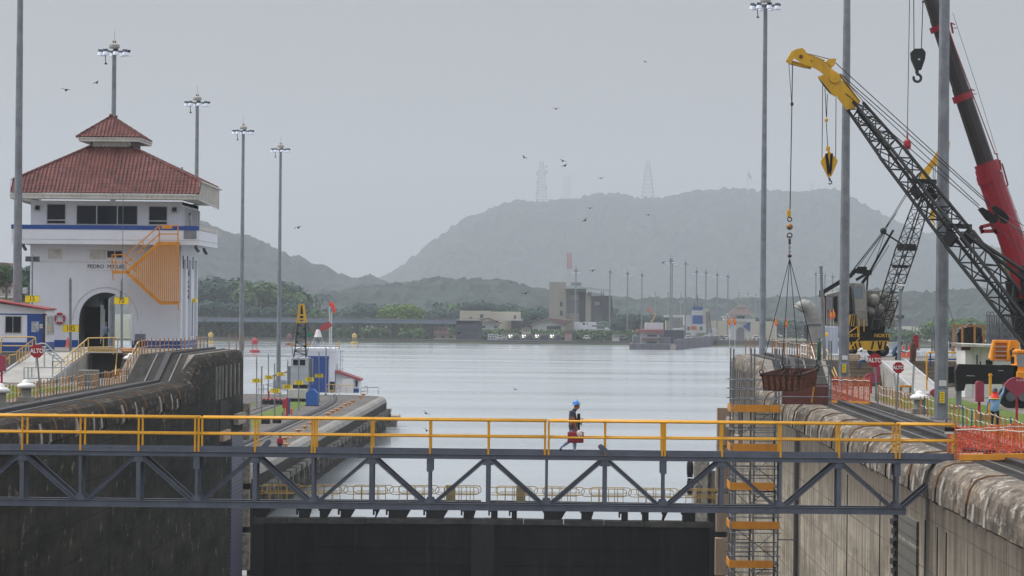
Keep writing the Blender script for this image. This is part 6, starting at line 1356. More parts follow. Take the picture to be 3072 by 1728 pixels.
railing('railing', 'white topped curved railing down the right ramp', [[(2403, 1035, 238), (2435, 1040, 236), (2452, 1095, 226), (2468, 1118, 224), (2480, 1150, 222)], [(2403, 1060, 238), (2432, 1068, 236), (2455, 1125, 225), (2482, 1150, 222)]], [((x, lerp(1035, 1040, (x - 2403) / 32)), (x, 1080)) for x in (2403, 2411, 2420, 2430)], 236, m=M_rope)
# ---- orange safety netting
M_net = mat('orange_safety_net', c8(236, 104, 60), .7, col2=c8(222, 86, 46), scale=3)
def net(label, A, B, h_, y_jit=0.04, posts=5, beam=True, cell=.13):
    A, B = Vector(A), Vector(B); L = (B - A).length; nx = int(L / cell); nz = int(h_ / (cell * .62)); rr = random.Random(int(L * 10)); t = Thing('safety_net', label, 'safety net', (A + B) / 2, 'orange safety nets')
    pt = [[A.lerp(B, i / nx) + Vector((rr.uniform(-.02, .02), rr.uniform(-y_jit, y_jit), .03 + h_ * j / nz * (1 + .02 * math.sin(i * .5)) + rr.uniform(-.02, .02))) for j in range(nz + 1)] for i in range(nx + 1)]
    mb = MB()
    for i in range(nx + 1): 
        for j in range(nz): mb.beam(pt[i][j], pt[i][j + 1], .03, .008)
    for j in range(nz + 1):
        for i in range(nx): mb.beam(pt[i][j], pt[i + 1][j], .034 if j not in (0, nz) else .05, .01)
    t.part('netting', mb, M_net)
    for k in range(posts): p_ = A.lerp(B, k / (posts - 1)); mb = MB(); mb.beam(p_, p_ + Vector((0, .06, h_ + .15)), .07, .05); t.part('stake', mb, M_stk)
    if beam: mb = MB(); mb.beam(A + Vector((0, -.15, .06)), B + Vector((0, -.15, .06)), .2, .14); t.part('base_beam', mb, M_orange)
    mb = MB(); mb.path([A.lerp(B, k / 8) + Vector((0, -.06, h_ * (.97 if k % 2 else .93))) for k in range(9)], .02, 5); t.part('rope', mb, M_rope)
t = Thing('lock_machinery', 'black lock machinery pit behind the railing near the right end of the footbridge', 'machinery', (15, 122, 0)); mb = MB(); mb.box(14.5, 16.2, 118.6, 124, -.2, .05); t.part('pit_shade_slab', mb, M_dark)  # dark slab laid on the quay as the shade of the open pit
for k, (a_, b_, h_) in enumerate(((14.6, 15.0, .3), (15.1, 15.4, .22), (15.5, 16.1, .16))): mb = MB(); mb.bbox(a_, b_, 119 + k * .4, 120.5 + k * .5, .05, h_, .02); t.part('machine_block', mb, M_black)
mb = MB(); mb.tube((14.2, 118.4, .12), (15.1, 118.3, .14), .07, n=8); t.part('timber', mb, M_wood)
a = G(2492, 1208, 0); net('orange safety net behind the brown plywood at the scaffold', (a.x, a.y, 0), (G(2608, 1212, 0).x, G(2608, 1212, 0).y, 0), 1.35, posts=8)
net('large orange safety net closing the right end of the footbridge', (BX(2866), 117.3, 0), (18.2, 115.5, 0), 1.12, posts=4, beam=False)
net('orange safety net behind the footbridge end, running along the track', (BX(2866), 119.5, 0), (18.4, 126, 0), 1.0, posts=4, beam=False)
t = Thing('kerb_beam', 'orange steel beam lying along the wall beside the footbridge end', 'beam', (15, 117, 0)); mb = MB(); mb.beam((14.1, 116.7, .1), (16.4, 115.8, .22), .35, .2); t.part('beam', mb, M_orange); mb = MB(); mb.beam((16.4, 115.9, .16), (18, 115.4, .3), .3, .3); t.part('end_beam', mb, M_orange)
# ---- right platform things : steps, railings, cones, tarpaulin cage, shed, hangar frames
mb = MB(); x0_, x1_ = P(2548, 1100, 228).x, P(2600, 1100, 228).x + 1.3
for k in range(7): mb.box(x0_, x1_, PF - 3.1 + k * .44, PF, k * HI / 7, (k + 1) * HI / 7)
single('steps', mb, mat('worn_brown_steps', c8(140, 126, 104)), 'worn brown concrete steps under the seated worker', 'steps')
mb = MB(); x0_, x1_ = P(2760, 1100, 228).x, P(2815, 1100, 228).x
for k in range(7): mb.box(x0_ - .8, x1_ + 4, PF - 3.1 + k * .44, PF, k * HI / 7, (k + 1) * HI / 7)
single('steps', mb, mat('worn_brown_steps', c8(140, 126, 104)), 'dark wide concrete steps behind the widest mast', 'steps')
for px, lab in ((2710, 'left of the two orange and white cones on the platform edge'), (2727, 'right of the two orange and white cones on the platform edge')):
    g_ = G(px, 1072, HI); t = Thing('traffic_cone', lab, 'cone', g_, 'orange traffic cones'); mb = MB(); mb.box(g_.x - .24, g_.x + .24, g_.y - .24, g_.y + .24, HI, HI + .04); mb.lathe([(.2, .04), (.05, .82), (.03, .84)], g_, 14); t.part('cone', mb, mat('cone_orange', c8(226, 96, 70), .5, scale=3)); mb = MB(); mb.lathe([(.123, .42), (.082, .62)], (g_.x, g_.y, g_.z), 14); mb.v = [(v[0] + (v[0] - g_.x) * .06, v[1] + (v[1] - g_.y) * .06, v[2]) for v in mb.v]; t.part('white_band', mb, M_whitep)
g_ = P(178, 1037, 256); t = Thing('traffic_cone', 'faded red cone against the wall beside the 185 board', 'cone', (P(203, 1037, 255).x, 255, HI), 'orange traffic cones'); g_ = t.base; mb = MB(); mb.box(g_.x - .2, g_.x + .2, g_.y - .2, g_.y + .2, HI, HI + .04); mb.lathe([(.17, .04), (.05, .75), (.03, .77)], g_, 14); t.part('cone', mb, mat('cone_orange', c8(226, 96, 70)))
def bx2(name, label, cat, px0, px1, py0, py1, Y, dep, z0, m, bev=.03, group=None):
    a, b = P(px0, py0, Y), P(px1, py1, Y); mb = MB(); mb.bbox(a.x, b.x, Y, Y + dep, z0 if z0 is not None else b.z, a.z, bev); return single(name, mb, m, label, cat, group)
t = Thing('tank_trolley', 'grey box unit with a small handle beside the archway right of the 70 board', 'equipment box', (P(421, 1040, 253).x, 253, HI)); a, b = P(406, 1001, 253), P(435, 1022, 253)
mb = MB(); mb.bbox(a.x, b.x, 252.6, 253.5, b.z, a.z, .03); t.part('tank', mb, M_galvd); mb = MB(); mb.box(a.x, b.x, 252.7, 253.4, HI + .1, b.z); t.part('frame', mb, M_black); mb = MB(); c = P(424, 995, 253); mb.beam((c.x, 253, a.z), c, .04); mb.beam(c - Vector((.15, 0, 0)), c + Vector((.15, 0, 0)), .04); t.part('handle', mb, M_alu)
t = Thing('ladder', 'arched aluminium ladder leaning against the wall right of the archway', 'ladder', (P(398, 1035, 255).x, 255, HI))
for dx in (0, 12): mb = MB(); mb.path([P(390 + dx * .9, 1036 - dx * .2, 255), P(391 + dx, 990, 255), P(387 + dx, 962, 255), P(392 + dx * .7, 955, 255), P(398 + dx * .4, 956, 255)], .03, 6); t.part('stile', mb, M_alu)
for k in range(7): mb = MB(); mb.tube(P(390, 1028 - k * 10, 255), P(402, 1026 - k * 10, 255), .02, n=5); t.part('rung', mb, M_alu)
# tarpaulined machine in its timber cage
Yc = 215.0
cg = Thing('tarpaulin_load', 'machine under a black tarpaulin inside an orange brown frame on the right platform', 'covered load', (P(2908, 1060, Yc).x, Yc, HI - .2))
mb = MB(); pts = [(2868, 1034), (2866, 1000), (2873, 985), (2890, 982), (2905, 972), (2920, 974), (2936, 986), (2938, 1002), (2946, 1016), (2950, 1034)]; pprism(mb, pts, Yc + 1.2, 2.2); rr = random.Random(4)
bm = bmesh.new(); vs_ = [bm.verts.new(v) for v in mb.v]; [bm.faces.new([vs_[i] for i in f]) for f in mb.f]; bmesh.ops.subdivide_edges(bm, edges=bm.edges[:], cuts=3, use_grid_fill=True); bmesh.ops.triangulate(bm, faces=bm.faces[:])
for v in bm.verts: v.co += Vector((rr.uniform(-.07, .07), rr.uniform(-.12, .12), rr.uniform(-.06, .06)))
bm.verts.index_update(); mb = MB(); mb.add([v.co for v in bm.verts], [[v.index for v in f.verts] for f in bm.faces]); bm.free(); cg.part('tarpaulin', mb, mat('black_tarpaulin', c8(44, 43, 46), .3, scale=2, bump=.5, bscale=5))
for Y in (Yc - .3, Yc + 2.6):
    for x in (2861, 2887, 2924, 2951): mb = MB(); mb.beam(P(x, 1060, Y), P(x, 975, Y), .13); cg.part('frame_post', mb, M_wood2 if 'M_wood2' in globals() else M_stk)
    mb = MB(); mb.beam(P(2860, 977, Y), P(2954, 978, Y), .1); cg.part('frame_rail', mb, M_stk)
sh = Thing('site_shed', 'white site shed with a flat pale roof behind the black outrigger beam', 'shed', (P(2960, 1090, 200).x, 201, 0))
a, b = P(2900, 1038, 199), P(3060, 1100, 199)
mb = MB(); mb.box(a.x, b.x, 199.6, 204, 0, P(2950, 1039, 199).z); sh.part('wall', mb, M_whitep)
mb = MB(); mb.prism([(P(2884, 1031, 198.6).x, P(2884, 1031, 198.6).z), (b.x, P(3000, 1037, 198.6).z), (b.x, P(3000, 1041, 198.6).z), (P(2890, 1040, 198.6).x, P(2890, 1040, 198.6).z)], 198.6, 204.5); sh.part('roof', mb, M_trim)
mb = MB(); q_ = P(2886, 1041, 199); mb.box(q_.x, P(2912, 1041, 199).x, 199.2, 199.6, P(2886, 1051, 199).z, q_.z); sh.part('red_corner', mb, M_rust)
for px, w_, p0, p1 in ((2930, 3, 1065, 1100), (2940, 3, 1085, 1100), (2958, 20, 1080, 1100)): mb = MB(); q_ = P(px, p0, 199.5); mb.box(q_.x, P(px + w_, p0, 199.5).x, 199.5, 199.6, P(px, p1, 199.5).z, q_.z); sh.part('opening', mb, M_dark)
mb = MB(); 
for px in (2918, 2942, 2970): q_ = P(px, 1045, 199.5); mb.box(q_.x, q_.x + .06, 199.54, 199.6, .1, q_.z)
sh.part('cladding_batten', mb, M_trim)
railing('railing', 'yellow topped blue railing in front of the white site shed', [[(2780, 1170), (2780, 1062), (2783, 1057), (2900, 1058)]], [], 205, m=M_yel, r=.05)
mbq = Thing('blue_railing', 'blue lower railing behind the widest mast', 'railing', P(2790, 1130, 206)); 
for a, b in (((2784, 1078), (2898, 1078)), ((2791, 1058), (2791, 1100)), ((2893, 1060), (2893, 1086)), ((2782, 1100), (2782, 1140))): mb = MB(); mb.beam(P(*a, 206), P(*b, 206), .09); mbq.part('bar', mb, M_blue)
gf = Thing('scaffold_stack', 'stack of grey upright steel frames behind the white site shed', 'steel frames', (P(2985, 1050, 214).x, 214, 0))
for k in range(13): px = 2961 + k * 7.2; mb = MB(); mb.beam(P(px, 1060, 214 + .25 * (k % 3)), P(px, 945, 214 + .25 * (k % 3)), .1, .16); gf.part('upright', mb, M_galvL if 'M_galvL' in globals() else M_galv)
for py in (947, 975, 1000, 1020): mb = MB(); mb.beam(P(2960, py, 213.8), P(3052, py + 1, 213.8), .08); gf.part('crossbar', mb, M_galv)
for k in range(6): mb = MB(); mb.beam(P(2970 + k * 14, 1030, 213.7), P(2984 + k * 14, 950, 213.7), .05); gf.part('brace', mb, M_galvd)
for px in (2965, 2976): mb = MB(); mb.torus(P(px, 941, 214), .12, .035, 'y', 14, 5); gf.part('lifting_eye', mb, M_galvd)
gf2 = Thing('frame_bundle', 'low bundle of grey steel frames left of the widest mast', 'steel frames', (P(2805, 1060, 226).x, 226, HI))
for a, b in (((2796, 1060), (2796, 997)), ((2803, 1060), (2803, 997)), ((2812, 1000), (2812, 1060)), ((2840, 1000), (2870, 1000)), ((2850, 1000), (2850, 1050)), ((2813, 1040), (2805, 1000)), ((2852, 1000), (2868, 1040)), ((2866, 1000), (2850, 1040))): mb = MB(); mb.beam(P(*a, 226), P(*b, 226), .1); gf2.part('bar', mb, M_galvd)
for px in (2797, 2806): mb = MB(); mb.torus(P(px, 993, 226), .1, .03, 'y', 12, 5); gf2.part('lifting_eye', mb, M_galvd)
mb = cable([P(2824, 890, 157), P(2780, 1028, 228)], .015); mb.tube(P(2838, 890, 157), P(2862, 975, 214), .015, n=5); single('guy_wires', mb, M_black, 'thin dark guy wires spreading from the widest mast', 'cable')
t = Thing('blue_skip', 'white and blue box on the grass behind the tall magenta call box', 'box', G(2935, 1190, 0)); g_ = G(2940, 1192, 0); s_ = 10000 / g_.y
for a, b, h_, m_ in ((-40, -26, 36, M_whitep), (-26, 30, 36, M_blue)): mb = MB(); mb.bbox(g_.x + a / s_, g_.x + b / s_, g_.y, g_.y + 1.5, 0, h_ / s_, .03); t.part('side', mb, m_)
mb = MB(); mb.box(g_.x - 42 / s_, g_.x + 32 / s_, g_.y - .05, g_.y + 1.6, 0, 12 / s_); t.part('base', mb, M_blue)
t = Thing('yellow_standpipe', 'yellow standpipe with a clamp in front of the black outrigger beam', 'pipe', (P(2970, 1200, 160).x, 160, 0)); mb = MB(); mb.tube((P(2970, 1200, 160).x, 160, 0), P(2971, 1120, 160), .07, n=10); mb.tube(P(2971, 1127, 160), P(2971, 1124, 160), .11, n=10); t.part('pipe', mb, M_yel)
t = Thing('tan_case', 'tan wooden case on the quay at the feet of the worker in light blue', 'case', G(2945, 1262, 0)); g_ = G(2948, 1262, 0); s_ = 10000 / g_.y; mb = MB(); mb.bbox(g_.x - 24 / s_, g_.x + 30 / s_, g_.y, g_.y + .5, 0, 22 / s_, .04); t.part('body', mb, mat('tan_board', c8(196, 150, 96), .7, scale=2))
for a, b in ((0, 8), ): mb = MB(); mb.tube((g_.x - 18 / s_, g_.y - .02, 15 / s_), (g_.x - 18 / s_, g_.y, 15 / s_), .04, n=10); t.part('eyelet', mb, M_dark)
t = Thing('sawhorse_bench', 'orange plank on grey supports behind the right lawn', 'bench', G(2717, 1195, 0)); g_ = G(2717, 1200, 0); s_ = 10000 / g_.y
mb = MB(); mb.box(g_.x - 18 / s_, g_.x + 18 / s_, g_.y - .2, g_.y + .3, 38 / s_, 44 / s_); t.part('plank', mb, M_orange)
for dx in (-14, 14): mb = MB(); mb.box(g_.x + dx / s_ - .05, g_.x + dx / s_ + .05, g_.y - .1, g_.y + .2, 0, 38 / s_); t.part('leg', mb, M_galvd)
for a, b, lab in (((2692, 1200), (2682, 1120), 'short leaning grey post left beside the smaller stop sign'), ((2735, 1215), (2742, 1095), 'leaning aluminium post right of the smaller stop sign')):
    g_ = G(*a, 0); mb = MB(); mb.beam(g_, P(*b, g_.y), .12, .05); single('post', mb, M_alu, lab, 'post')
bx2('timber_block', 'stack of pale timber blocks left of the seated worker', 'timber', 2545, 2580, 1062, 1070, 231, 1.0, HI, M_wood)
bx2('blue_drum', 'yellow bucket on the ledge right of the elbow duct', 'bucket', 2476, 2484, 998, 1010, 236, .3, None, M_sign)
bx2('white_cabinet', 'white blue cabinet behind the pole right of the elbow duct', 'cabinet', 2472, 2514, 980, 1030, 262, 1.0, HI, mat('pale_blue_white', c8(200, 208, 226), .6, scale=1))
# ============================================================ things on the low approach wall
def gi(px, py): return G(px, py, IZ)
# ---- small crane
g_ = gi(893, 1205); Yk = g_.y; s_ = 10000 / Yk
K = lambda px, py, Y=None: P(px, py, Y if Y else Yk)
cr = Thing('rail_crane', 'small crane with grey house, black lattice mast and yellow head facing the camera', 'crane', g_)
mb = MB(); a, b = K(873, 1073), K(926, 1154); mb.bbox(a.x, b.x, Yk - .2, Yk + 3, b.z, a.z, .06); o = cr.part('house', mb, mat('pale_grey_blue_panels', c8(188, 194, 202), .5, col2=c8(160, 166, 176), scale=1, lines=[(2, .95, .05, .2, .9, c8(120, 124, 132))]))
for p0, p1 in ((880, 896), (900, 916)): mb = MB(); a, b = K(p0, 1079), K(p1, 1096); mb.bbox(a.x, b.x, Yk - .26, Yk - .2, b.z, a.z, .02); cr.part('window', mb, M_glass, parent=o)
mb = MB(); a, b = K(926, 1075), K(936, 1154); mb.box(a.x, b.x, Yk + .2, Yk + 2, b.z, a.z); cr.part('side_tank', mb, M_galvd)
mb = MB(); a, b = K(862, 1098), K(872, 1160); mb.box(a.x, b.x, Yk + .2, Yk + 1, b.z, a.z)
for k in range(6): q_ = K(861, 1074 + k * 5); mb.beam(q_, q_ + Vector((.4, 0, 0)), .04)
cr.part('side_platform', mb, M_galv)
mb = MB(); a, b = K(866, 1166), K(923, 1196); mb.bbox(a.x, b.x, Yk - .6, Yk + 3.4, b.z, a.z, .1); cr.part('chassis', mb, M_trim)
mb = MB(); a, b = K(878, 1154), K(920, 1166); mb.box(a.x, b.x, Yk + .2, Yk + 2.6, b.z, a.z); cr.part('turntable', mb, M_black)
for px in (873, 913): mb = MB(); c = K(px, 1198); mb.tube((c.x - .3, Yk, IZ + .45), (c.x + .3, Yk, IZ + .45), .45, n=14); cr.part('wheel', mb, M_blackr)
mb = MB(); a, b = K(870, 1192), K(918, 1205); mb.box(a.x, b.x, Yk - .3, Yk + 2, IZ + .08, a.z); cr.part('underframe', mb, M_black)
mb, C = lattice(K(900, 1072, Yk + .6), K(905, 968, Yk - 1.5), 1.55, .95, 1.0, .8, 8, .07, .035, Vector((1, 0, 0))); cr.part('mast', mb, M_black)
mb = MB()
for x0q, x1q in ((893, 900), (917, 910)):
    mb.beam(K(x0q, 966, Yk - 2), K(x1q, 914, Yk - 2), .28, .3)
mb.beam(K(889, 966, Yk - 2), K(922, 966, Yk - 2), .2); mb.beam(K(896, 945, Yk - 2), K(914, 945, Yk - 2), .2); mb.beam(K(899, 914, Yk - 2), K(912, 914, Yk - 2), .2); mb.beam(K(897, 957, Yk - 2), K(914, 957, Yk - 2), .2); cr.part('head', mb, M_cyel)
mb = MB(); mb.beam(K(905, 916, Yk - 1.9), K(905, 964, Yk - 1.9), .3, .1); cr.part('head_sheaves', mb, M_black)
mb = MB(); mb.path([K(887, 964, Yk - 2), K(890, 967, Yk - 2), K(905, 967, Yk - 2), K(921, 967, Yk - 2), K(923, 963, Yk - 2)], .07, 6); mb.beam(K(871, 1033), K(884, 1035), .12); mb.beam(K(914, 1034), K(932, 1033), .12); mb.torus(K(877, 1034), .2, .05, 'y', 10, 5); mb.torus(K(925, 1034), .2, .05, 'y', 10, 5); cr.part('sheave_brackets', mb, M_cyel)
mb = cable([K(887, 966), K(872, 1034)], .02); mb.tube(K(922, 966), K(932, 1034), .02, n=5); mb.tube(K(876, 1040), K(880, 1072), .04, n=5); mb.tube(K(925, 1040), K(920, 1072), .04, n=5); cr.part('luffing_cables', mb, M_black)
# ---- pump house
g_ = gi(990, 1178); Yp = g_.y
B_ = lambda px, py, Y=None: P(px, py, Y if Y else Yp)
ph = Thing('pump_house', 'white flat roofed building with a tall blue shutter on the low approach wall', 'building', (B_(960, 1178).x, Yp + 4, IZ))
x0_, x1_ = B_(875, 1100).x, B_(1005, 1100).x; zr = B_(940, 1047).z
mb = MB(); mb.box(x0_, x1_, Yp, Yp + 11, IZ, zr); ph.part('wall', mb, M_white)
mb = MB(); mb.box(x0_ - .12, x1_ + .12, Yp - .12, Yp + 11.1, zr - .35, zr + .12); ph.part('parapet', mb, M_white)
a, b = B_(925, 1068), B_(985, 1175); mb = MB(); mb.box(a.x, b.x, Yp - .08, Yp, IZ, a.z - .4); ph.part('shutter', mb, M_blue); mb = MB(); mb.box(a.x - .05, b.x + .05, Yp - .16, Yp, a.z - .4, a.z); ph.part('shutter_box', mb, M_blue)
a, b = B_(989, 1145), B_(1004, 1178); mb = MB(); mb.box(a.x, b.x, Yp - .04, Yp, IZ, a.z); ph.part('doorway', mb, M_dark)
mb = MB(); mb.box(x1_, x1_ + .04, Yp + 4, Yp + 5.5, B_(1010, 1110).z, B_(1010, 1094).z); ph.part('side_window', mb, M_glass)
mb = MB(); mb.beam(B_(1022, 1052, Yp + 3), B_(1022, 1112, Yp + 3), .07)
for py in (1053, 1080, 1107): mb.beam(B_(1018, py, Yp + 3), B_(1032, py, Yp + 3), .05)
mb.beam(B_(1028, 1052, Yp + 3), B_(1028, 1112, Yp + 3), .04); ph.part('side_ladder', mb, M_galvd)
for ln in ([(919, 1046), (919, 1034), (1014, 1034), (1014, 1046)], [(919, 1040), (1014, 1040)], [(945, 1046), (945, 1034)], [(975, 1046), (975, 1034)]): mb = MB(); mb.path([B_(*q_) for q_ in ln], .035, 5); ph.part('roof_rail', mb, M_galv)
mb = MB(); mb.path([B_(1006, 1046), B_(1012, 1030), B_(1018, 1024), B_(1019, 1046)], .06, 6); mb.beam(B_(1017, 1022), B_(1018, 1046), .12); ph.part('ladder_top', mb, M_paleyel)
# windsock and semaphore arrow on the roof
ws = Thing('windsock', 'fluorescent orange windsock drooping from a white pole on the pump house roof', 'windsock', (B_(989, 1045, Yp + 3).x, Yp + 3, zr + .1))
mb = MB(); mb.tube(B_(989, 1045, Yp + 3), B_(989, 916, Yp + 3), .1, n=8); mb.tube(B_(994, 1045, Yp + 4), B_(995, 935, Yp + 4), .09, n=8); ws.part('pole', mb, M_alu)
mb = MB(); mb.path([B_(989, 910, Yp + 2.8), B_(997, 915, Yp + 2.8), B_(1001, 925, Yp + 2.8), B_(1005, 938, Yp + 2.8)], [.34, .29, .22, .17], 12); ws.part('sock', mb, M_flag)
ar = Thing('direction_arrow', 'red and green pointer arrow tilted on a white cone above the pump house', 'signal arrow', (B_(955, 1045, Yp + 2).x, Yp + 2, zr + .1))
Ya = Yp + 2
mb = MB(); c = B_(954, 1010, Ya); mb.lathe([(.62, -.05), (.58, .02), (.28, .95), (.2, 1.0)], c, 16); ar.part('cone', mb, M_whitep)
for px in (930, 944, 964, 978): mb = MB(); mb.tube(B_(px, 1045, Ya), B_(lerp(954, px, .35), 1008, Ya), .045, n=6); ar.part('leg', mb, M_alu)
mb = MB(); mb.ball(B_(954, 1022, Ya), .35, n=8, m=6); mb.torus(B_(954, 1012, Ya), .55, .05, 'z', 14, 5); ar.part('motor_cage', mb, M_galvd)
mb = MB(); pprism(mb, [(919, 1005), (926, 991), (928, 998), (938, 994), (942, 1006), (931, 1010), (936, 1013)], Ya - .2, .1); ar.part('green_tip', mb, mat('signal_green', c8(40, 120, 90), .5, scale=3))
mb = MB(); pprism(mb, [(938, 994), (947, 990), (943, 1004), (939, 1006)], Ya - .2, .1); pprism(mb, [(958, 985), (966, 973), (986, 964), (998, 976), (986, 986), (964, 994)], Ya - .2, .1); ar.part('red_tail', mb, mat('signal_red', c8(176, 62, 66), .5, scale=3))
# side hut, low house, clutter
hu = Thing('side_hut', 'white lean-to hut with red roof on the right of the pump house', 'hut', (B_(1045, 1190).x, Yp + 2, IZ))
a = B_(1006, 1120); b = B_(1076, 1190); mb = MB(); mb.prism([(a.x, IZ), (b.x, IZ), (b.x, B_(1076, 1140).z), (a.x, B_(1006, 1116).z)], Yp + .5, Yp + 6); hu.part('wall', mb, M_white)
mb = MB(); mb.prism([(a.x, B_(1006, 1117).z), (B_(1082, 1143).x, B_(1082, 1143).z), (B_(1082, 1140).x, B_(1082, 1138).z), (a.x, B_(1006, 1111).z)], Yp - .2, Yp + 6.5); hu.part('roof', mb, M_roofp)
mb = MB(); q_, r_ = B_(1029, 1136), B_(1061, 1178); mb.box(q_.x, r_.x, Yp - 1.2, Yp - 1.1, r_.z, q_.z); hu.part('white_screen', mb, M_whitep)
mb = MB(); q_, r_ = B_(1058, 1166), B_(1076, 1190); mb.box(q_.x, r_.x, Yp + .4, Yp + .5, IZ, q_.z); hu.part('blue_band', mb, M_blue)
for p0 in (1053, 1066): mb = MB(); q_, r_ = B_(p0, 1142), B_(p0 + 6, 1160); mb.box(q_.x, r_.x, Yp + .42, Yp + .5, r_.z, q_.z); hu.part('window', mb, M_glass)
for lab, ln, ps in (('pale yellow railing before the dark doorway of the pump house', [[(980, 1180), (980, 1153), (1060, 1156), (1060, 1180)], [(980, 1166), (1012, 1180)], [(984, 1178), (1025, 1160)]], [((x, 1154), (x, 1180)) for x in (1000, 1020, 1040)]),):
    railing('railing', lab, ln, ps, Yp - 2, r=.05)
railing('railing', 'thin grey railing at the far right corner of the low approach wall', [[(1083, 1184), (1083, 1164), (1135, 1162), (1135, 1182)], [(1083, 1174), (1100, 1173)], [(1095, 1164), (1095, 1159), (1103, 1159)]], [((1103, 1164), (1103, 1182))], 466, m=M_galvd, r=.05, group='grey handrails')
railing('railing', 'thin grey railing on the left of the low approach wall', [[(776, 1180), (776, 1155), (803, 1154), (803, 1180)], [(776, 1167), (803, 1167)], [(803, 1155), (860, 1170)], [(800, 1152), (850, 1150)]], [((790, 1155), (790, 1180))], 440, m=M_galv, r=.05, group='grey handrails')
lh = Thing('low_house', 'low white gabled building with grey louvres behind the thick mast', 'building', (P(848, 1185, 480).x, 482, IZ))
a, b = P(819, 1128, 480), P(872, 1182, 480); mb = MB(); mb.prism([(a.x, IZ), (b.x, IZ), (b.x, P(872, 1115, 480).z), (a.x, P(819, 1130, 480).z)], 480, 486); lh.part('wall', mb, M_white)
for p0, p1 in ((820, 832), (842, 860)):
    mb = MB()
    for k in range(6): q_, r_ = P(p0, 1142 + k * 4, 480), P(p1, 1143.5 + k * 4, 480); mb.box(q_.x, r_.x, 479.9, 480, r_.z, q_.z)
    lh.part('louvres', mb, M_galvd)
mb = MB(); mb.beam(P(818, 1128, 479), P(874, 1112, 479), .2); lh.part('roof_edge', mb, M_roofp)
g_ = gi(935, 1218); s_ = 10000 / g_.y; t = Thing('blue_locker', 'bright blue locker with pointed top below the 400 board', 'locker', g_); w_ = 18 / s_
mb = MB(); mb.prism([(g_.x - w_, IZ), (g_.x + w_, IZ), (g_.x + w_, IZ + 38 / s_), (g_.x + w_ * .3, IZ + 50 / s_), (g_.x - w_ * .3, IZ + 50 / s_), (g_.x - w_, IZ + 38 / s_)], g_.y, g_.y + 2); t.part('body', mb, mat('locker_blue', c8(30, 96, 180), .5, scale=1))
mb = MB(); mb.box(g_.x - w_ - .05, g_.x + w_ + .05, g_.y - .05, g_.y + 2, IZ, IZ + .08); t.part('base', mb, M_black)
def red_thing(px, by_, w_px, h_px, label, name='red_post', m=M_red, z0=0):
    g_ = gi(px, by_); s_ = 10000 / g_.y; mb = MB(); mb.bbox(g_.x - w_px / s_ / 2, g_.x + w_px / s_ / 2, g_.y - .2, g_.y + .2, IZ + z0, IZ + z0 + h_px / s_, .04)
    if z0: mb.tube((g_.x, g_.y, IZ), (g_.x, g_.y, IZ + z0), .06, n=6)
    single(name, mb, m, label, 'post')
red_thing(861, 1248, 7, 56, 'tall red post between the boards 640 and 755'); red_thing(867, 1242, 6, 48, 'blue post just right of the tall red post', 'blue_post', M_blue); red_thing(806, 1199, 5, 26, 'short red post below the board reading 340'); red_thing(852, 1250, 10, 27, 'red box on a stand left of the tall red post', 'red_box', M_red, .95)
red_thing(874, 1243, 7, 18, 'orange hydrant right of the blue post', 'hydrant', mat('hydrant_orange', c8(220, 120, 60), .5)); red_thing(847, 1252, 3, 16, 'tiny blue tap post left of the red box', 'blue_tap', M_blue)
g_ = gi(815, 1214); mb = MB(); mb.box(g_.x - 1.3, g_.x + 1.5, g_.y, g_.y + 1.5, IZ, IZ + .55); single('dark_crate', mb, M_black, 'low dark crate beneath the thick mast', 'crate')
mb = MB(); rr = random.Random(4)
for k in range(5): mb.ball((g_.x - 1 + k * .5, g_.y + .4, IZ + .68), .2, .15, 6, 4)
single('buoy_heap', mb, M_red, 'few red and white bundles lying on the dark crate', 'bundle')
for px, by_, lab in ((796, 1272, 'dark mooring machine near the footbridge rail'), (830, 1270, 'dark base block of the 755 pole')): g_ = gi(px, by_); mb = MB(); mb.bbox(g_.x - .45, g_.x + .45, g_.y, g_.y + .8, IZ, IZ + .5, .08); single('machine_block', mb, M_black, lab, 'block')
# ---- bollards
proto = None
BP = [(1090, 1188), (1080, 1195), (1058, 1208), (1047, 1215), (1037, 1219), (1023, 1227), (1010, 1234), (997, 1241), (983, 1248), (960, 1262), (933, 1277), (915, 1288), (895, 1299), (876, 1311), (855, 1323), (858, 1342), (838, 1352)]
BXs = -27.6
M_bol = mat('orange_bollard', c8(192, 148, 104), .6, col2=c8(160, 114, 76), scale=3)
lab = ['farthest orange mooring bollard, nearest the lake end of the low wall'] + ['orange mooring bollard number %s from the lake end of the row along the low wall' % w_ for w_ in ('two', 'three', 'four', 'five', 'six', 'seven', 'eight', 'nine', 'ten', 'eleven', 'twelve', 'thirteen', 'fourteen')] + ['orange mooring bollard just right of the person in red vest', 'orange mooring bollard half hidden by the toe plate of the footbridge', 'nearest orange mooring bollard of the row']
for i, (px, py) in enumerate(BP):
    g_ = gi(px, py + 2)
    if proto is None:
        t = Thing('bollard', lab[0], 'bollard', g_, 'orange mooring bollards'); mb = MB(); mb.lathe([(.3, 0), (.26, .05), (.16, .1), (.15, .26), (.26, .32), (.29, .37), (.22, .43), (.02, .45)], g_, 14); t.part('post', mb, M_bol, smooth=True); mb = MB(); mb.tube((g_.x - .38, g_.y, g_.z + .35), (g_.x + .38, g_.y, g_.z + .35), .06, n=8); t.part('horn_bar', mb, M_bol); proto = t.o
    else: copy_tree(proto, g_, lab[i])
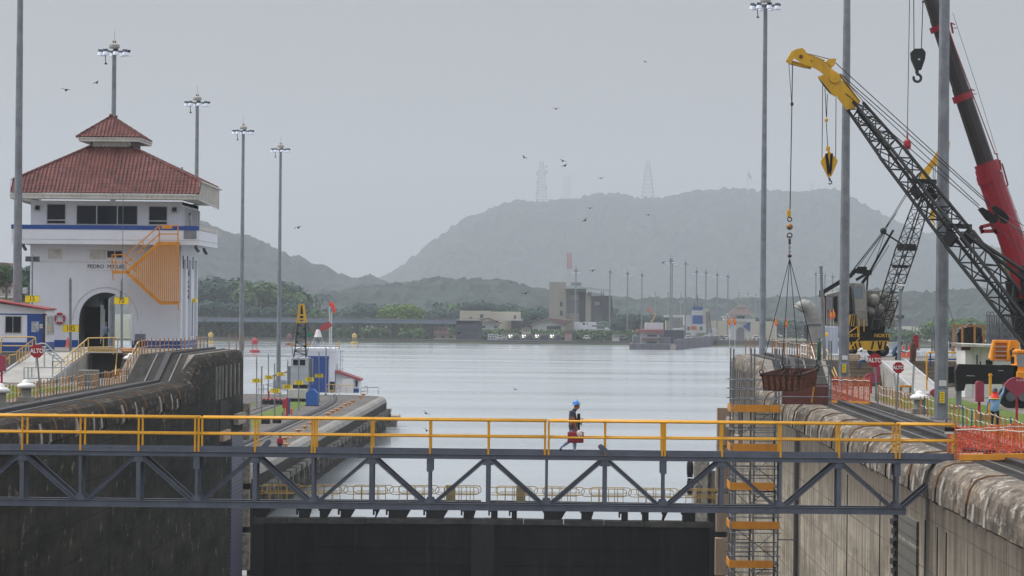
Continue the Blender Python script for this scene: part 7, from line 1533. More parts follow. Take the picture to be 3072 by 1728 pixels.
# ---- tyres and timber on the pier right of the gate
pr = Thing('fender_pier', 'worn concrete and timber pier with columns just past the right gate leaf', 'pier', (P(2120, 1500, 264).x, 264, -14))
for a, b, c_, d, m_, nm in ((2084, 2122, 1372, 1530, M_woodold, 'timber'), (2104, 2130, 1388, 1530, M_conc, 'column'), (2130, 2158, 1415, 1530, M_conc, 'column'), (2152, 2190, 1300, 1540, M_cope, 'column'), (2152, 2162, 1465, 1540, M_wood, 'timber')):
    mb = MB(); q_, r_ = P(a, c_, 263), P(b, d, 263)
    if nm == 'column': mb.tube(((q_.x + r_.x) / 2, 264.5, -14), ((q_.x + r_.x) / 2, 264.5, q_.z), (r_.x - q_.x) / 2, n=14)
    else: mb.bbox(q_.x, r_.x, 263, 265, -14, q_.z, .08)
    pr.part(nm, mb, m_)
for py, lab_ in ((1406, 'upper of two big black tyre fenders at the pier past the gate'), (1461, 'lower of two big black tyre fenders at the pier past the gate')):
    c = P(2070, py, 264); t = Thing('tyre', lab_, 'tyre', c - Vector((0, 0, .45)), 'tyre fenders'); mb = MB(); mb.torus(c, .42, .25, 'x', 20, 10); t.part('tyre_body', mb, M_blackr)
    mb = MB()
    for k in range(16): a = 2 * math.pi * k / 16; mb.beam(c + Vector((-.22, .66 * math.cos(a), .66 * math.sin(a))), c + Vector((.22, .66 * math.cos(a), .66 * math.sin(a))), .1, .04)
    t.part('tread', mb, M_blackr)
# ---- buoys
def buoy(px, by_, h_px, label, m, low=False):
    g_ = G(px, by_, WZ); s_ = 10000 / g_.y; H = h_px / s_; t = Thing('buoy', label, 'buoy', g_, 'channel buoys')
    mb = MB(); mb.lathe([(H * .26, -.2), (H * .33, .02), (H * .33, H * .17), (H * .2, H * .2)], g_, 16); t.part('float', mb, m)
    for k in range(4): a = math.pi / 4 + k * math.pi / 2; mb = MB(); mb.tube((g_.x + H * .2 * math.cos(a), g_.y + H * .2 * math.sin(a), g_.z + H * .18), (g_.x + H * .12 * math.cos(a), g_.y + H * .12 * math.sin(a), g_.z + H * .72), .07, n=5); t.part('leg', mb, m)
    mb = MB(); 
    for z_ in (.4, .55): mb.torus(g_ + Vector((0, 0, H * z_)), H * .16, .06, 'z', 10, 4)
    t.part('ring', mb, m)
    mb = MB(); mb.lathe([(H * .14, H * .56), (H * .22, H * .6), (H * .22, H * .86), (H * .1, H * .9), (.05, H)], g_, 10); t.part('top_mark', mb, m)
M_by = mat('buoy_yellow', c8(206, 176, 90), .6, scale=2)
buoy(764, 1058, 46, 'red lattice channel buoy on the water left of the low approach wall', M_red); buoy(1063, 1032, 34, 'yellow lattice buoy on the water before the far viaduct', M_by); buoy(632, 1031, 36, 'faint yellow buoy before the wooded shore, right of the control house', M_by)
buoy(868, 1036, 36, 'dim dark red buoy beside the small lattice crane', mat('dull_red', c8(120, 70, 80), .6, scale=2))
# ============================================================ figures
SKIN = c8(150, 104, 80)
def person(name_label, base, J, mats, hat=None, head_dir=(0, -1), group=None, extras=None, hands=True, name='person', sc=1.0, stout=1.0):
    """J : joints dict in metres relative to base. body grown as one skin surface; mats = (skin, shirt, trousers, shoes)"""
    names = list(J); idx = {k: i for i, k in enumerate(names)}
    R = dict(pelvis=.15, belly=.145, chest=.165, neck0=.085, neck=.058, head=.085, crown=.07, chin=.05, shL=.075, shR=.075, elL=.046, elR=.046, wrL=.03, wrR=.03, haL=.038, haR=.038,
             hiL=.105, hiR=.105, knL=.068, knR=.068, anL=.045, anR=.045, toL=.04, toR=.04, heL=.045, heR=.045)
    E = [('pelvis', 'belly'), ('belly', 'chest'), ('chest', 'neck0'), ('neck0', 'neck'), ('neck', 'head'), ('head', 'crown'), ('chest', 'shL'), ('chest', 'shR'), ('shL', 'elL'), ('shR', 'elR'), ('elL', 'wrL'), ('elR', 'wrR'),
         ('wrL', 'haL'), ('wrR', 'haR'), ('pelvis', 'hiL'), ('pelvis', 'hiR'), ('hiL', 'knL'), ('hiR', 'knR'), ('knL', 'anL'), ('knR', 'anR'), ('anL', 'toL'), ('anR', 'toR')]
    me = bpy.data.meshes.new('b'); me.from_pydata([Vector(J[k]) * sc for k in names], [(idx[a], idx[b]) for a, b in E if a in idx and b in idx], []); me.update()
    o = bpy.data.objects.new('b', me); COL.objects.link(o)
    sk = o.modifiers.new('s', 'SKIN'); sk.use_smooth_shade = True; o.modifiers.new('u', 'SUBSURF').levels = 1
    for k in names:
        v = me.skin_vertices[0].data[idx[k]]; r = R.get(k, .05) * sc
        g_ = stout if k in ('chest', 'belly', 'pelvis', 'shL', 'shR', 'hiL', 'hiR', 'knL', 'knR', 'neck', 'elL', 'elR') else 1.0
        v.radius = (r * g_ * (1.25 if k in ('chest', 'pelvis', 'belly') else 1), r * g_)
        v.use_root = (k == 'pelvis')
    dg = bpy.context.evaluated_depsgraph_get(); dg.update()
    bm_ = bpy.data.meshes.new_from_object(o.evaluated_get(dg))
    mb = MB(); B = Vector(base)
    segs = [(a, b) for a, b in E if a in idx and b in idx]
    def region(p):
        best = None
        for a, b in segs:
            A, Bq = Vector(J[a]) * sc, Vector(J[b]) * sc; ab = Bq - A; t = max(0, min(1, (p - A).dot(ab) / ab.length_squared)); d = (A + ab * t - p).length - R.get(a, .05) * .6
            if best is None or d < best[0]: best = (d, a, b, t)
        _, a, b, t = best
        if b in ('hiL', 'hiR') and p.z > (J['pelvis'][2] - .03) * sc and a == 'pelvis': return 1
        if 'to' in b: return 3
        if a in ('hiL', 'hiR', 'knL', 'knR') or b in ('hiL', 'hiR'): return 1 if (p.z > (J['pelvis'][2] - .06) * sc and J['pelvis'][2] > .8) else 2
        if b in ('belly',): return 1
        if b in ('neck', 'head', 'crown'): return 0
        if b in ('haL', 'haR'): return 0
        if b in ('wrL', 'wrR'): return 1 if mats[4] else 0
        if b in ('elL', 'elR'): return 1 if (t < .62 or mats[4]) else 0
        return 1
    for v in bm_.vertices: mb.v.append(tuple(v.co + B))
    for f in bm_.polygons: mb.f.append(tuple(f.vertices)); mb.mi.append(region(f.center))
    bpy.data.objects.remove(o)
    mb.cur = 0
    # head shape, face, ears, hands with fingers — all merged into the one body mesh
    h = B + Vector(J['head']) * sc; cr = B + Vector(J['crown']) * sc; fd = Vector((head_dir[0], head_dir[1], 0)).normalized(); up = (cr - h).normalized()
    hc = h.lerp(cr, .45); side = fd.cross(up).normalized(); fd = (up.cross(side)).normalized() * 1.0
    k = len(mb.v); mb.ball((0, 0, 0), .078 * sc, .115 * sc, 14, 10, ry=.095 * sc)
    mb.v[k:] = [tuple(hc + side * v[0] + fd * (v[1] + .012) + up * v[2]) for v in mb.v[k:]]
    k = len(mb.v); mb.ball((0, 0, 0), .048 * sc, .05 * sc, 10, 6); mb.v[k:] = [tuple(hc - up * .075 * sc + fd * .05 * sc + side * v[0] + fd * v[1] + up * v[2]) for v in mb.v[k:]]
    mb.tube(hc + fd * .09 * sc + up * .012 * sc, hc + fd * .122 * sc - up * .022 * sc, .008 * sc, .017 * sc, n=6)
    for s_ in (-1, 1):
        mb.ball(hc + side * s_ * .08 * sc - up * .005 * sc, .016 * sc, .032 * sc, 6, 5)
    for w, e_ in (('wrL', 'haL'), ('wrR', 'haR')):
        W = B + Vector(J[w]) * sc; H = B + Vector(J[e_]) * sc; d = (H - W).normalized(); s0 = d.cross(Vector((0.3, 1, 0.1))).normalized(); n0 = d.cross(s0)
        for q in range(4):
            a = H + s0 * (q - 1.5) * .019 * sc + d * .015; L = (.07, .08, .075, .058)[q] * sc; b1 = a + d * L * .5 + n0 * .012; b2 = b1 + d * L * .32 + n0 * .03
            mb.path([a, b1, b2], [.0095 * sc, .009 * sc, .007 * sc], 6)
        a = W.lerp(H, .45) + s0 * .03 * sc; mb.path([a, a + s0 * .025 + d * .03, a + s0 * .03 + d * .06 + n0 * .015], [.011, .010, .008], 6)
    mb.cur = 4
    for s_ in (-1, 1): mb.ball(hc + fd * .098 * sc + side * s_ * .03 * sc + up * .012 * sc, .009 * sc, .007 * sc, 6, 4)
    mb.tube(hc + fd * .098 * sc - up * .052 * sc - side * .02, hc + fd * .098 * sc - up * .052 * sc + side * .02, .006 * sc, n=5)
    t = Thing(name, name_label, 'person', base, group)
    sk_m = mat('brown_skin', SKIN, .6, scale=12, amt=.3)
    body = t.part('body', mb, [sk_m, mats[1], mats[2], mats[3], mat('dark_features', c8(40, 24, 20), .5)], smooth=True)
    if hat is None or hat == 'hair':
        hm_ = MB(); k = 0; hm_.ball((0, 0, 0), .084 * sc, .1 * sc, 14, 8, ry=.1 * sc); hm_.v = [tuple(hc + up * .035 * sc - fd * .015 * sc + side * v[0] + fd * v[1] + up * max(v[2], -.05)) for v in hm_.v]; t.part('hair', hm_, mat('black_hair', c8(24, 20, 20), .7, scale=30))
    else:
        hm_ = MB(); prof = [(.155, .0), (.15, .012), (.118, .02), (.12, .05), (.105, .09), (.07, .122), (.02, .134)]
        hm_.lathe([(r * sc, z * sc) for r, z in prof], (0, 0, 0), 18)
        hm_.v = [tuple(hc + up * (v[2] + .035 * sc - (.02 * v[1] / .15 if v[1] > 0 else -.0)) + side * v[0] * .88 + fd * v[1] * (1.1 if v[1] > 0 else .98)) for v in hm_.v]
        hm_.tube(hc - fd * .1 * sc + up * .15 * sc, hc + fd * .1 * sc + up * .16 * sc, .014 * sc, n=6); t.part('hard_hat', hm_, hat, smooth=True)
    return t, hc, fd, up, side
def standing(face=(0, -1), over=None, lean=0.0, s=1.0):
    """neutral joints; x right of the body's own axis, facing -Y in local, rotated to face"""
    J = dict(pelvis=(0, 0, .93), belly=(0, .01, 1.08), chest=(0, .0, 1.32), neck0=(0, .01, 1.46), neck=(0, .0, 1.53), head=(0, -.02, 1.60), crown=(0, -.01, 1.72), shL=(.19, .01, 1.42), shR=(-.19, .01, 1.42),
             elL=(.25, .03, 1.13), elR=(-.25, .03, 1.13), wrL=(.26, -.05, .89), wrR=(-.26, -.05, .89), haL=(.26, -.07, .81), haR=(-.26, -.07, .81), hiL=(.1, 0, .88), hiR=(-.1, 0, .88), knL=(.11, -.02, .49), knR=(-.11, -.02, .49),
             anL=(.12, .03, .08), anR=(-.12, .03, .08), toL=(.13, -.13, .04), toR=(-.13, -.13, .04))
    if over: J.update(over)
    f = Vector((face[0], face[1])).normalized(); out = {}
    for k, (x, y, z) in J.items():
        # local -Y -> face
        out[k] = (x * (-f.y) + (-y) * f.x, x * f.x + (-y) * f.y, z)
    return out
M_shirtb = mat('dark_slate_shirt', c8(66, 74, 90), .85, col2=c8(48, 54, 68), scale=7, bump=.4)
M_jean = mat('washed_jeans', c8(172, 186, 204), .85, col2=c8(132, 150, 176), scale=6, amt=1, bump=.4)
M_navy = mat('navy_cloth', c8(34, 42, 64), .85, col2=c8(24, 30, 48), scale=6)
M_boot = mat('black_boot', c8(30, 30, 32), .6, scale=5)
M_white_cloth = mat('white_cloth', c8(226, 228, 234), .85, col2=c8(196, 200, 212), scale=6, bump=.3)
M_lblue = mat('light_blue_cloth', c8(142, 180, 216), .85, col2=c8(110, 148, 190), scale=5, bump=.3)
M_bj = mat('blue_jeans', c8(62, 90, 140), .85, col2=c8(44, 66, 110), scale=6)
M_hatb = mat('bright_blue_helmet', c8(60, 140, 215), .25, scale=3, amt=.2); M_hatw = mat('white_helmet', c8(236, 236, 236), .3, scale=3, amt=.2); M_hatn = mat('dark_blue_helmet', c8(44, 50, 76), .35, scale=3)
# man crossing the bridge, walking right (+X), head bowed
by = 118.05; bz = .045; bx = BXc = (1722 - 1675.0) / 84.7
J = standing((1, 0), dict(head=(0, -.13, 1.60), crown=(0, -.10, 1.72), neck=(0, -.07, 1.52), neck0=(0, -.02, 1.45), chest=(0, .02, 1.28), belly=(0, -.03, 1.06), pelvis=(0, 0, .92), shR=(-.2, .03, 1.40), shL=(.2, .03, 1.40),
      elR=(-.25, .0, 1.12), wrR=(-.24, -.1, .90), haR=(-.24, -.12, .84), elL=(.24, -.02, 1.14), wrL=(.2, -.2, 1.05), haL=(.17, -.26, 1.02),
      hiR=(-.1, 0, .88), hiL=(.1, 0, .88), knR=(-.1, -.06, .48), anR=(-.1, -.07, .09), toR=(-.1, -.22, .05), knL=(.1, .06, .48), anL=(.1, .42, .20), toL=(.1, .40, .06)))
tp, hc, fd, up, side = person('man in bright blue hard hat and dark shirt carrying a red case across the footbridge', (bx, by, bz), J, (None, M_shirtb, M_jean, M_boot, False), hat=M_hatb, head_dir=(1, 0), stout=1.38, sc=1.03)
hr = Vector((bx, by, bz)) + Vector(J['haR'])
t = Thing('tool_case', 'dark red hard case carried by the man on the footbridge', 'case', (hr.x, hr.y, hr.z - .62))
cx_ = hr.x - .03; mb = MB(); mb.bbox(cx_ - .27, cx_ + .29, hr.y - .09, hr.y + .07, hr.z - .45, hr.z - .05, .05); t.part('shell', mb, mat('dark_red_plastic', c8(150, 46, 62), .4, scale=3, amt=.3))
mb = MB(); mb.path([(cx_ - .09, hr.y, hr.z - .06), (cx_ - .08, hr.y, hr.z - .01), (cx_ + .1, hr.y, hr.z - .01), (cx_ + .11, hr.y, hr.z - .06)], .014, 6); t.part('handle', mb, mat('dark_red_handle', c8(90, 26, 36), .5))
mb = MB(); mb.box(cx_ - .275, cx_ + .295, hr.y - .015, hr.y - .005, hr.z - .44, hr.z - .06); t.part('seam', mb, mat('dark_red_handle', c8(90, 26, 36), .5))
rr = random.Random(8); bag = MB(); n1, n2 = 12, 8; bag.ball((0, 0, 0), .105, .13, n1, n2, ry=.06)
bag.v = [(v[0] * rr.uniform(.72, 1.1) + hr.x + .12, v[1] * rr.uniform(.7, 1.1) + hr.y - .15, v[2] * rr.uniform(.8, 1.1) + hr.z - .11) for v in bag.v]; single('plastic_bag', bag, mat('crumpled_clear_plastic', c8(224, 220, 222), .3, scale=10), 'crumpled whitish plastic bag held against the red case', 'bag')
mb = MB(); c = Vector((bx + .2, by, bz + 1.22)); mb.bbox(c.x - .05, c.x + .06, by - .12, by + .1, c.z - .12, c.z + .2, .02); mb.path([(c.x + .05, by - .12, c.z + .05), (c.x + .14, by - .12, c.z + .02), (c.x + .15, by - .12, c.z - .1), (c.x + .06, by - .12, c.z - .16)], .014, 6); mb.box(c.x - .03, c.x + .05, by - .1, by + .08, c.z - .45, c.z - .12)
tp.part('harness', mb, M_black)
# person at the archway
J = standing((.5, 1), dict(elL=(.27, -.06, 1.15), wrL=(.12, -.22, 1.12), haL=(.05, -.26, 1.13), elR=(-.27, -.04, 1.14), wrR=(-.14, -.2, 1.1), haR=(-.07, -.24, 1.12), anL=(.18, .03, .08), toL=(.2, -.13, .04), knL=(.15, 0, .49)))
person('person in dark cap and blue-grey jacket standing in the archway, back turned', P(316, 1039, 250) * 1 + Vector((0, 0, 0)), J, (None, mat('blue_grey_jacket', c8(84, 98, 124), .85, scale=6), mat('black_cloth', c8(26, 26, 30), .9, scale=6), M_boot, True), hat=M_hatn, head_dir=(.5, 1))
# person in red life vest
g = G(840, 1367, IZ); J = standing((.3, 1))
tq, hc, fd, up, side = person('person in red life vest and blue jeans walking near the orange bollards', g, J, (None, mat('black_shirt', c8(28, 28, 32), .85, scale=6), M_bj, M_boot, True), hat=M_black, head_dir=(.3, 1))
mb = MB(); b = Vector(g); mb.bbox(b.x - .24, b.x + .24, b.y - .2, b.y + .2, b.z + 1.0, b.z + 1.46, .08); tq.part('life_vest', mb, M_red)
# person by the gate at the right
g = P(2096, 1519, 259.6); g.z = -10.0
J = standing((-.4, 1), dict(elL=(.24, -.06, 1.15), wrL=(.2, -.3, 1.05), haL=(.18, -.38, 1.05)))
person('person in white hard hat and grey clothes on the gate walkway by the tyres', g, J, (None, mat('grey_cloth', c8(120, 122, 118), .9, scale=6), mat('grey_green_cloth', c8(84, 90, 92), .9, scale=6), M_boot, True), hat=M_hatw, head_dir=(-.4, 1))
# seated worker, crouching worker, worker with raised arm
g = P(2592, 1085, 227); sz = 1.28
J = dict(pelvis=(0, 0, .50), belly=(-.05, 0, .66), chest=(-.16, 0, .93), neck0=(-.24, 0, 1.05), neck=(-.29, 0, 1.10), head=(-.35, 0, 1.16), crown=(-.37, 0, 1.28), shL=(-.16, .2, 1.02), shR=(-.16, -.2, 1.02), elL=(-.2, .25, .74), elR=(-.2, -.25, .74), wrL=(-.42, .12, .72), wrR=(-.42, -.1, .76), haL=(-.5, .1, .74), haR=(-.49, -.06, .84),
         hiL=(-.04, .1, .48), hiR=(-.04, -.1, .48), knL=(-.46, .13, .47), knR=(-.46, -.13, .5), anL=(-.48, .14, .06), anR=(-.42, -.14, .06), toL=(-.64, .14, .03), toR=(-.58, -.14, .03))
person('person in white hard hat and white shirt sitting on the steps, hand to chin', (P(2600, 1075, 227.5).x, 227.5, HI - .5), J, (None, M_white_cloth, M_bj, M_boot, True), hat=M_hatw, head_dir=(-1, -.25))
J = dict(pelvis=(0, 0, .32), belly=(.02, 0, .46), chest=(.12, 0, .7), neck0=(.22, 0, .82), neck=(.27, 0, .84), head=(.34, 0, .86), crown=(.4, 0, .97), shL=(.14, .2, .78), shR=(.14, -.2, .78), elL=(.34, .24, .55), elR=(.34, -.24, .55), wrL=(.56, .16, .45), wrR=(.56, -.14, .45), haL=(.64, .14, .44), haR=(.64, -.12, .44),
         hiL=(.0, .1, .3), hiR=(0, -.1, .3), knL=(.36, .16, .36), knR=(.36, -.16, .36), anL=(.1, .14, .06), anR=(.1, -.14, .06), toL=(.28, .14, .03), toR=(.28, -.14, .03))
tq, hc, fd, up, side = person('person in faded blue shirt and dark hat crouching by the camera pole', (P(2680, 1065, 232).x, 232, HI), J, (None, mat('faded_blue_shirt', c8(84, 108, 142), .85, scale=6), M_navy, M_boot, True), hat=M_black, head_dir=(1, -.2), sc=1.25)
g = Vector((P(2984, 1290, 143).x, 143.0, 0.02))
J = standing((.15, 1), dict(elL=(.3, -.03, 1.16), wrL=(.3, -.12, .93), haL=(.3, -.15, .86), shR=(-.2, .0, 1.44), elR=(-.33, -.04, 1.66), wrR=(-.36, -.08, 1.88), haR=(-.36, -.08, 1.97), anL=(.14, .02, .08), anR=(-.14, .02, .08)))
# facing away from the camera: body axis mirrored so that the raised arm is on the right of the picture
J2 = {k: (-v[0], v[1], v[2]) for k, v in J.items()}
J2 = J if J['haR'][0] > 0 else J2
tq, hc, fd, up, side = person('person in light blue shirt and orange neck flap with one arm raised', g, J2, (None, M_lblue, M_navy, M_boot, True), hat=M_hatn, head_dir=(.1, 1), sc=1.05)
mb = MB(); mb.lathe([(.25, -.30), (.2, -.2), (.13, -.09), (.12, .0)], hc, 16); mb.v = [(v[0], hc.y + (v[1] - hc.y) * .75 - .02, v[2]) for v in mb.v]; tq.part('neck_flap', mb, M_flag)
mb = MB(); mb.torus((hc.x, hc.y - .02, hc.z - .29), .245, .018, 'z', 20, 5); mb.v = [(v[0], hc.y + (v[1] - hc.y) * .78, v[2]) for v in mb.v]; tq.part('yellow_edging', mb, mat('lime_yellow', c8(210, 220, 40), .6))
# ============================================================ far shore
GZ0 = -11.2
M_fconc = mat('far_pale_wall', c8(190, 184, 170), .8, col2=c8(170, 164, 152), scale=.1, lines=[(2, 3.2, .25, 0, .4, c8(150, 140, 124))]); M_fwhite = mat('far_white_wall', c8(196, 198, 202), .8, scale=.1)
M_fwin = mat('far_dark_window', c8(60, 64, 76), .4, scale=.5); M_frf = mat('far_brown_roof', c8(124, 96, 90), .8, scale=.3); M_fgrey = mat('far_grey', c8(120, 122, 130), .7, scale=.3); M_fdk = mat('far_dark', c8(64, 66, 80), .8, scale=.3)
def fbox(px0, px1, py0, py1, Y, dep, base=None):
    a, b = P(px0, py0, Y), P(px1, py1, Y); mb = MB(); mb.box(a.x, b.x, Y, Y + dep, b.z if base is None else base, a.z); return mb
def win(t, o, px0, px1, py0, py1, Y, m=None): t.part('window', fbox(px0, px1, py0, py1, Y - .12, .1), m or M_fwin, parent=o)
# viaduct
Yv = 1478.0
vd = Thing('viaduct', 'long grey girder bridge on dark piers across the arm of the lake', 'bridge', (P(1200, 1024, Yv).x, Yv, -13))
mb = MB(); mb.box(P(560, 960, Yv).x, P(1425, 960, Yv).x, Yv, Yv + 7, P(1200, 970, Yv).z, P(1200, 961, Yv).z); vd.part('girder', mb, mat('far_blue_grey_steel', c8(120, 138, 158), .6, scale=.2))
mb = MB(); mb.box(P(560, 960, Yv).x, P(1455, 960, Yv).x, Yv - .4, Yv + 7.4, P(1200, 961, Yv).z, P(1200, 958.5, Yv).z); vd.part('deck', mb, M_fgrey)
mb = MB(); mb.beam(P(560, 951, Yv), P(1450, 956, Yv), .16)
for k in range(44): mb.beam(P(570 + 20 * k, 958, Yv), P(570 + 20 * k, 953, Yv), .1)
vd.part('parapet_rail', mb, M_fgrey)
for px in (832, 943, 1056, 1168, 1280):
    mb = MB(); a = P(px + (-2 if px < 1100 else 0), 970, Yv).x; mb.box(a + .8, a + 3.1, Yv + .5, Yv + 6.5, -13, P(px, 969, Yv).z)
    for k in range(3): mb.box(a - 1.2 + k * .55, a - 1.0 + k * .55, Yv + 1 + k, Yv + 1.3 + k, -13, P(px, 969, Yv).z)
    vd.part('pier', mb, mat('dark_pier', c8(44, 44, 54), .8, scale=.3))
mb = MB(); mb.prismz([(P(1378, 1, Yv).x, Yv), (P(1440, 1, Yv).x, Yv), (P(1455, 1, Yv).x, Yv + 9), (P(1378, 1, Yv).x, Yv + 9)], -13, P(1400, 962, Yv).z); vd.part('abutment', mb, M_fdk)
mb = MB(); mb.box(P(560, 1, 1468).x, P(1900, 1, 1468).x, 1462, 1470, -13, P(1500, 1020, 1468).z); single('sea_wall', mb, mat('far_sea_wall', c8(92, 90, 92), .8, col2=c8(66, 64, 68), scale=.2), 'low dark sea wall along the far shore', 'sea wall')
# cream block
t = Thing('cream_building', 'long low cream building behind the end of the viaduct', 'building', (P(1470, 1000, 1600).x, 1605, GZ0)); o = t.part('wall', fbox(1379, 1470, 932, 1000, 1600, 12, GZ0), M_fconc); o2 = t.part('wall', fbox(1470, 1561, 935, 1000, 1601, 14, GZ0), M_fconc)
win(t, o, 1440, 1450, 943, 954, 1600); win(t, o, 1409, 1415, 951, 957, 1600); win(t, o2, 1542, 1548, 946, 957, 1601); t.part('canopy', fbox(1515, 1567, 957, 962, 1592, 8), M_fwhite); t.part('dark_storey', fbox(1534, 1566, 962, 990, 1599, 1), M_fwin)
t = Thing('gabled_house', 'small white gabled house with brown roof beside the viaduct end', 'house', (P(1465, 1010, 1540).x, 1545, GZ0))
mb = MB(); f_ = lambda px, py, Y: (P(px, py, Y).x, P(px, py, Y).z); mb.prism([f_(1432, 1012, 1540), f_(1498, 1012, 1540), f_(1498, 972, 1540), f_(1466, 962, 1540), f_(1432, 970, 1540)], 1540, 1550); o = t.part('wall', mb, M_fwhite)
mb = MB(); mb.prism([f_(1427, 972, 1539), f_(1462, 958, 1539), f_(1506, 972, 1539), f_(1506, 968, 1539), f_(1466, 953, 1539), f_(1440, 957, 1539), f_(1427, 968, 1539)], 1537, 1552); t.part('roof', mb, M_frf)
win(t, o, 1446, 1456, 978, 984, 1540); win(t, o, 1482, 1492, 978, 984, 1540)
# visitor centre
Yb = 1620.0
t = Thing('visitor_centre', 'tall beige block with open dark terraces and a grey canopy roof on the far shore', 'building', (P(1740, 1010, Yb).x, Yb + 8, GZ0))
tw = t.part('tower', fbox(1648, 1697, 846, 1000, Yb, 12, GZ0), mat('far_beige_wall', c8(158, 154, 144), .8, scale=.1, lines=[(2, 4, .2, 0, .4, c8(140, 130, 112))]))
for py in (905, 932): win(t, tw, 1680, 1688, py, py + 15, Yb)
o = t.part('main_block', fbox(1697, 1758, 866, 1000, Yb + 4, 12, GZ0), mat('far_beige_wall', (1, 1, 1)))
for a in ((1703, 1737, 899, 940), (1711, 1735, 874, 885)): t.part('terrace', fbox(*a, Yb + 3.8, .2), M_fgrey, parent=o)
t.part('dark_screen', fbox(1738, 1756, 876, 966, Yb + 3, 1), M_fdk); t.part('stair_wall', fbox(1757, 1773, 880, 966, Yb + 2, 8), mat('far_beige_wall', (1, 1, 1))); t.part('mid_block', fbox(1773, 1806, 888, 966, Yb + 5, 8), M_fgrey); t.part('pale_opening', fbox(1785, 1800, 905, 915, Yb + 4.5, .4), M_fwhite)
mb = MB(); mb.prism([f_(1803, 888, Yb), f_(1836, 888, Yb), f_(1839, 925, Yb), f_(1836, 956, Yb), f_(1808, 954, Yb)], Yb, Yb + 10); t.part('dark_screen', mb, M_fdk)
mb = MB(); mb.prism([f_(1697, 866, Yb), f_(1756, 866, Yb), f_(1839, 874, Yb), f_(1839, 870, Yb), f_(1756, 861, Yb), f_(1715, 855, Yb), f_(1697, 858, Yb)], Yb - 2, Yb + 16); t.part('canopy_roof', mb, mat('far_pale_blue_roof', c8(170, 184, 190), .5, scale=.2))
t.part('roof_plant', fbox(1713, 1744, 847, 857, Yb + 5, 6), M_fgrey)
for px in (1772, 1803, 1809, 1765): t.part('column', fbox(px, px + 2, 874, 888, Yb + 1, .4), M_fdk)
t = Thing('gabled_shed', 'white shed with a wide brown gable roof before the beige block', 'shed', (P(1640, 1010, 1560).x, 1570, GZ0))
mb = MB(); mb.prism([f_(1597, 1012, 1560), f_(1690, 1012, 1560), f_(1690, 976, 1560), f_(1646, 956, 1560), f_(1597, 976, 1560)], 1560, 1580); t.part('wall', mb, M_fwhite)
mb = MB(); mb.prism([f_(1592, 978, 1559), f_(1646, 957, 1559), f_(1694, 978, 1559), f_(1700, 974, 1559), f_(1716, 966, 1559), f_(1715, 961, 1559), f_(1646, 953, 1559), f_(1592, 974, 1559)], 1558, 1590); t.part('roof', mb, M_frf)
t.part('opening', fbox(1640, 1682, 978, 988, 1559.6, .3), M_fdk)
t = Thing('white_annex', 'low white annex with curved canopy right of the gabled shed', 'building', (P(1790, 1010, 1580).x, 1585, GZ0)); t.part('wall', fbox(1720, 1830, 986, 1014, 1580, 8, GZ0), M_fwhite); t.part('upper_wall', fbox(1722, 1790, 966, 986, 1588, 8), M_fwhite)
mb = MB(); c = P(1810, 985, 1578); mb.torus(c, 19 / 6.3, .35, 'y', 16, 6, 0, math.pi); mb.torus(c, 15 / 6.3, .2, 'y', 16, 6, 0, math.pi); t.part('arch_canopy', mb, mat('far_green_canopy', c8(96, 128, 116), .6)); t.part('terrace_rail', fbox(1775, 1828, 975, 981, 1576, .5), M_fgrey)
for k, (a, b, c_, d, lab_) in enumerate(((1505, 1528, 1000, 1020, 'left of the parked locomotives'), (1566, 1592, 985, 1010, 'between the cream building and the gabled shed'), (1694, 1716, 992, 1018, 'below the dark terraces'), (1838, 1858, 1004, 1020, 'at the right end of the white annex'), (1285, 1372, 1004, 1019, 'under the last span of the viaduct'), (1296, 1345, 984, 1003, 'above another one under the viaduct'))):
    t = Thing('outbuilding', 'small plain outbuilding on the far shore ' + lab_, 'outbuilding', (P((a + b) / 2, d, 1500).x, 1500, GZ0)); o = t.part('wall', fbox(a, b, c_, d, 1496, 4, GZ0 if d > 1008 else None), (M_fwhite, M_fconc, mat('faded_pink_wall', c8(170, 140, 140), .8, scale=.2))[k % 3]); t.part('roof', fbox(a - 2, b + 2, c_ - 2, c_, 1495, 6), M_frf)
    for q in range(3): win(t, o, lerp(a, b, .15 + .28 * q), lerp(a, b, .28 + .28 * q), c_ + 5, c_ + 9, 1496)
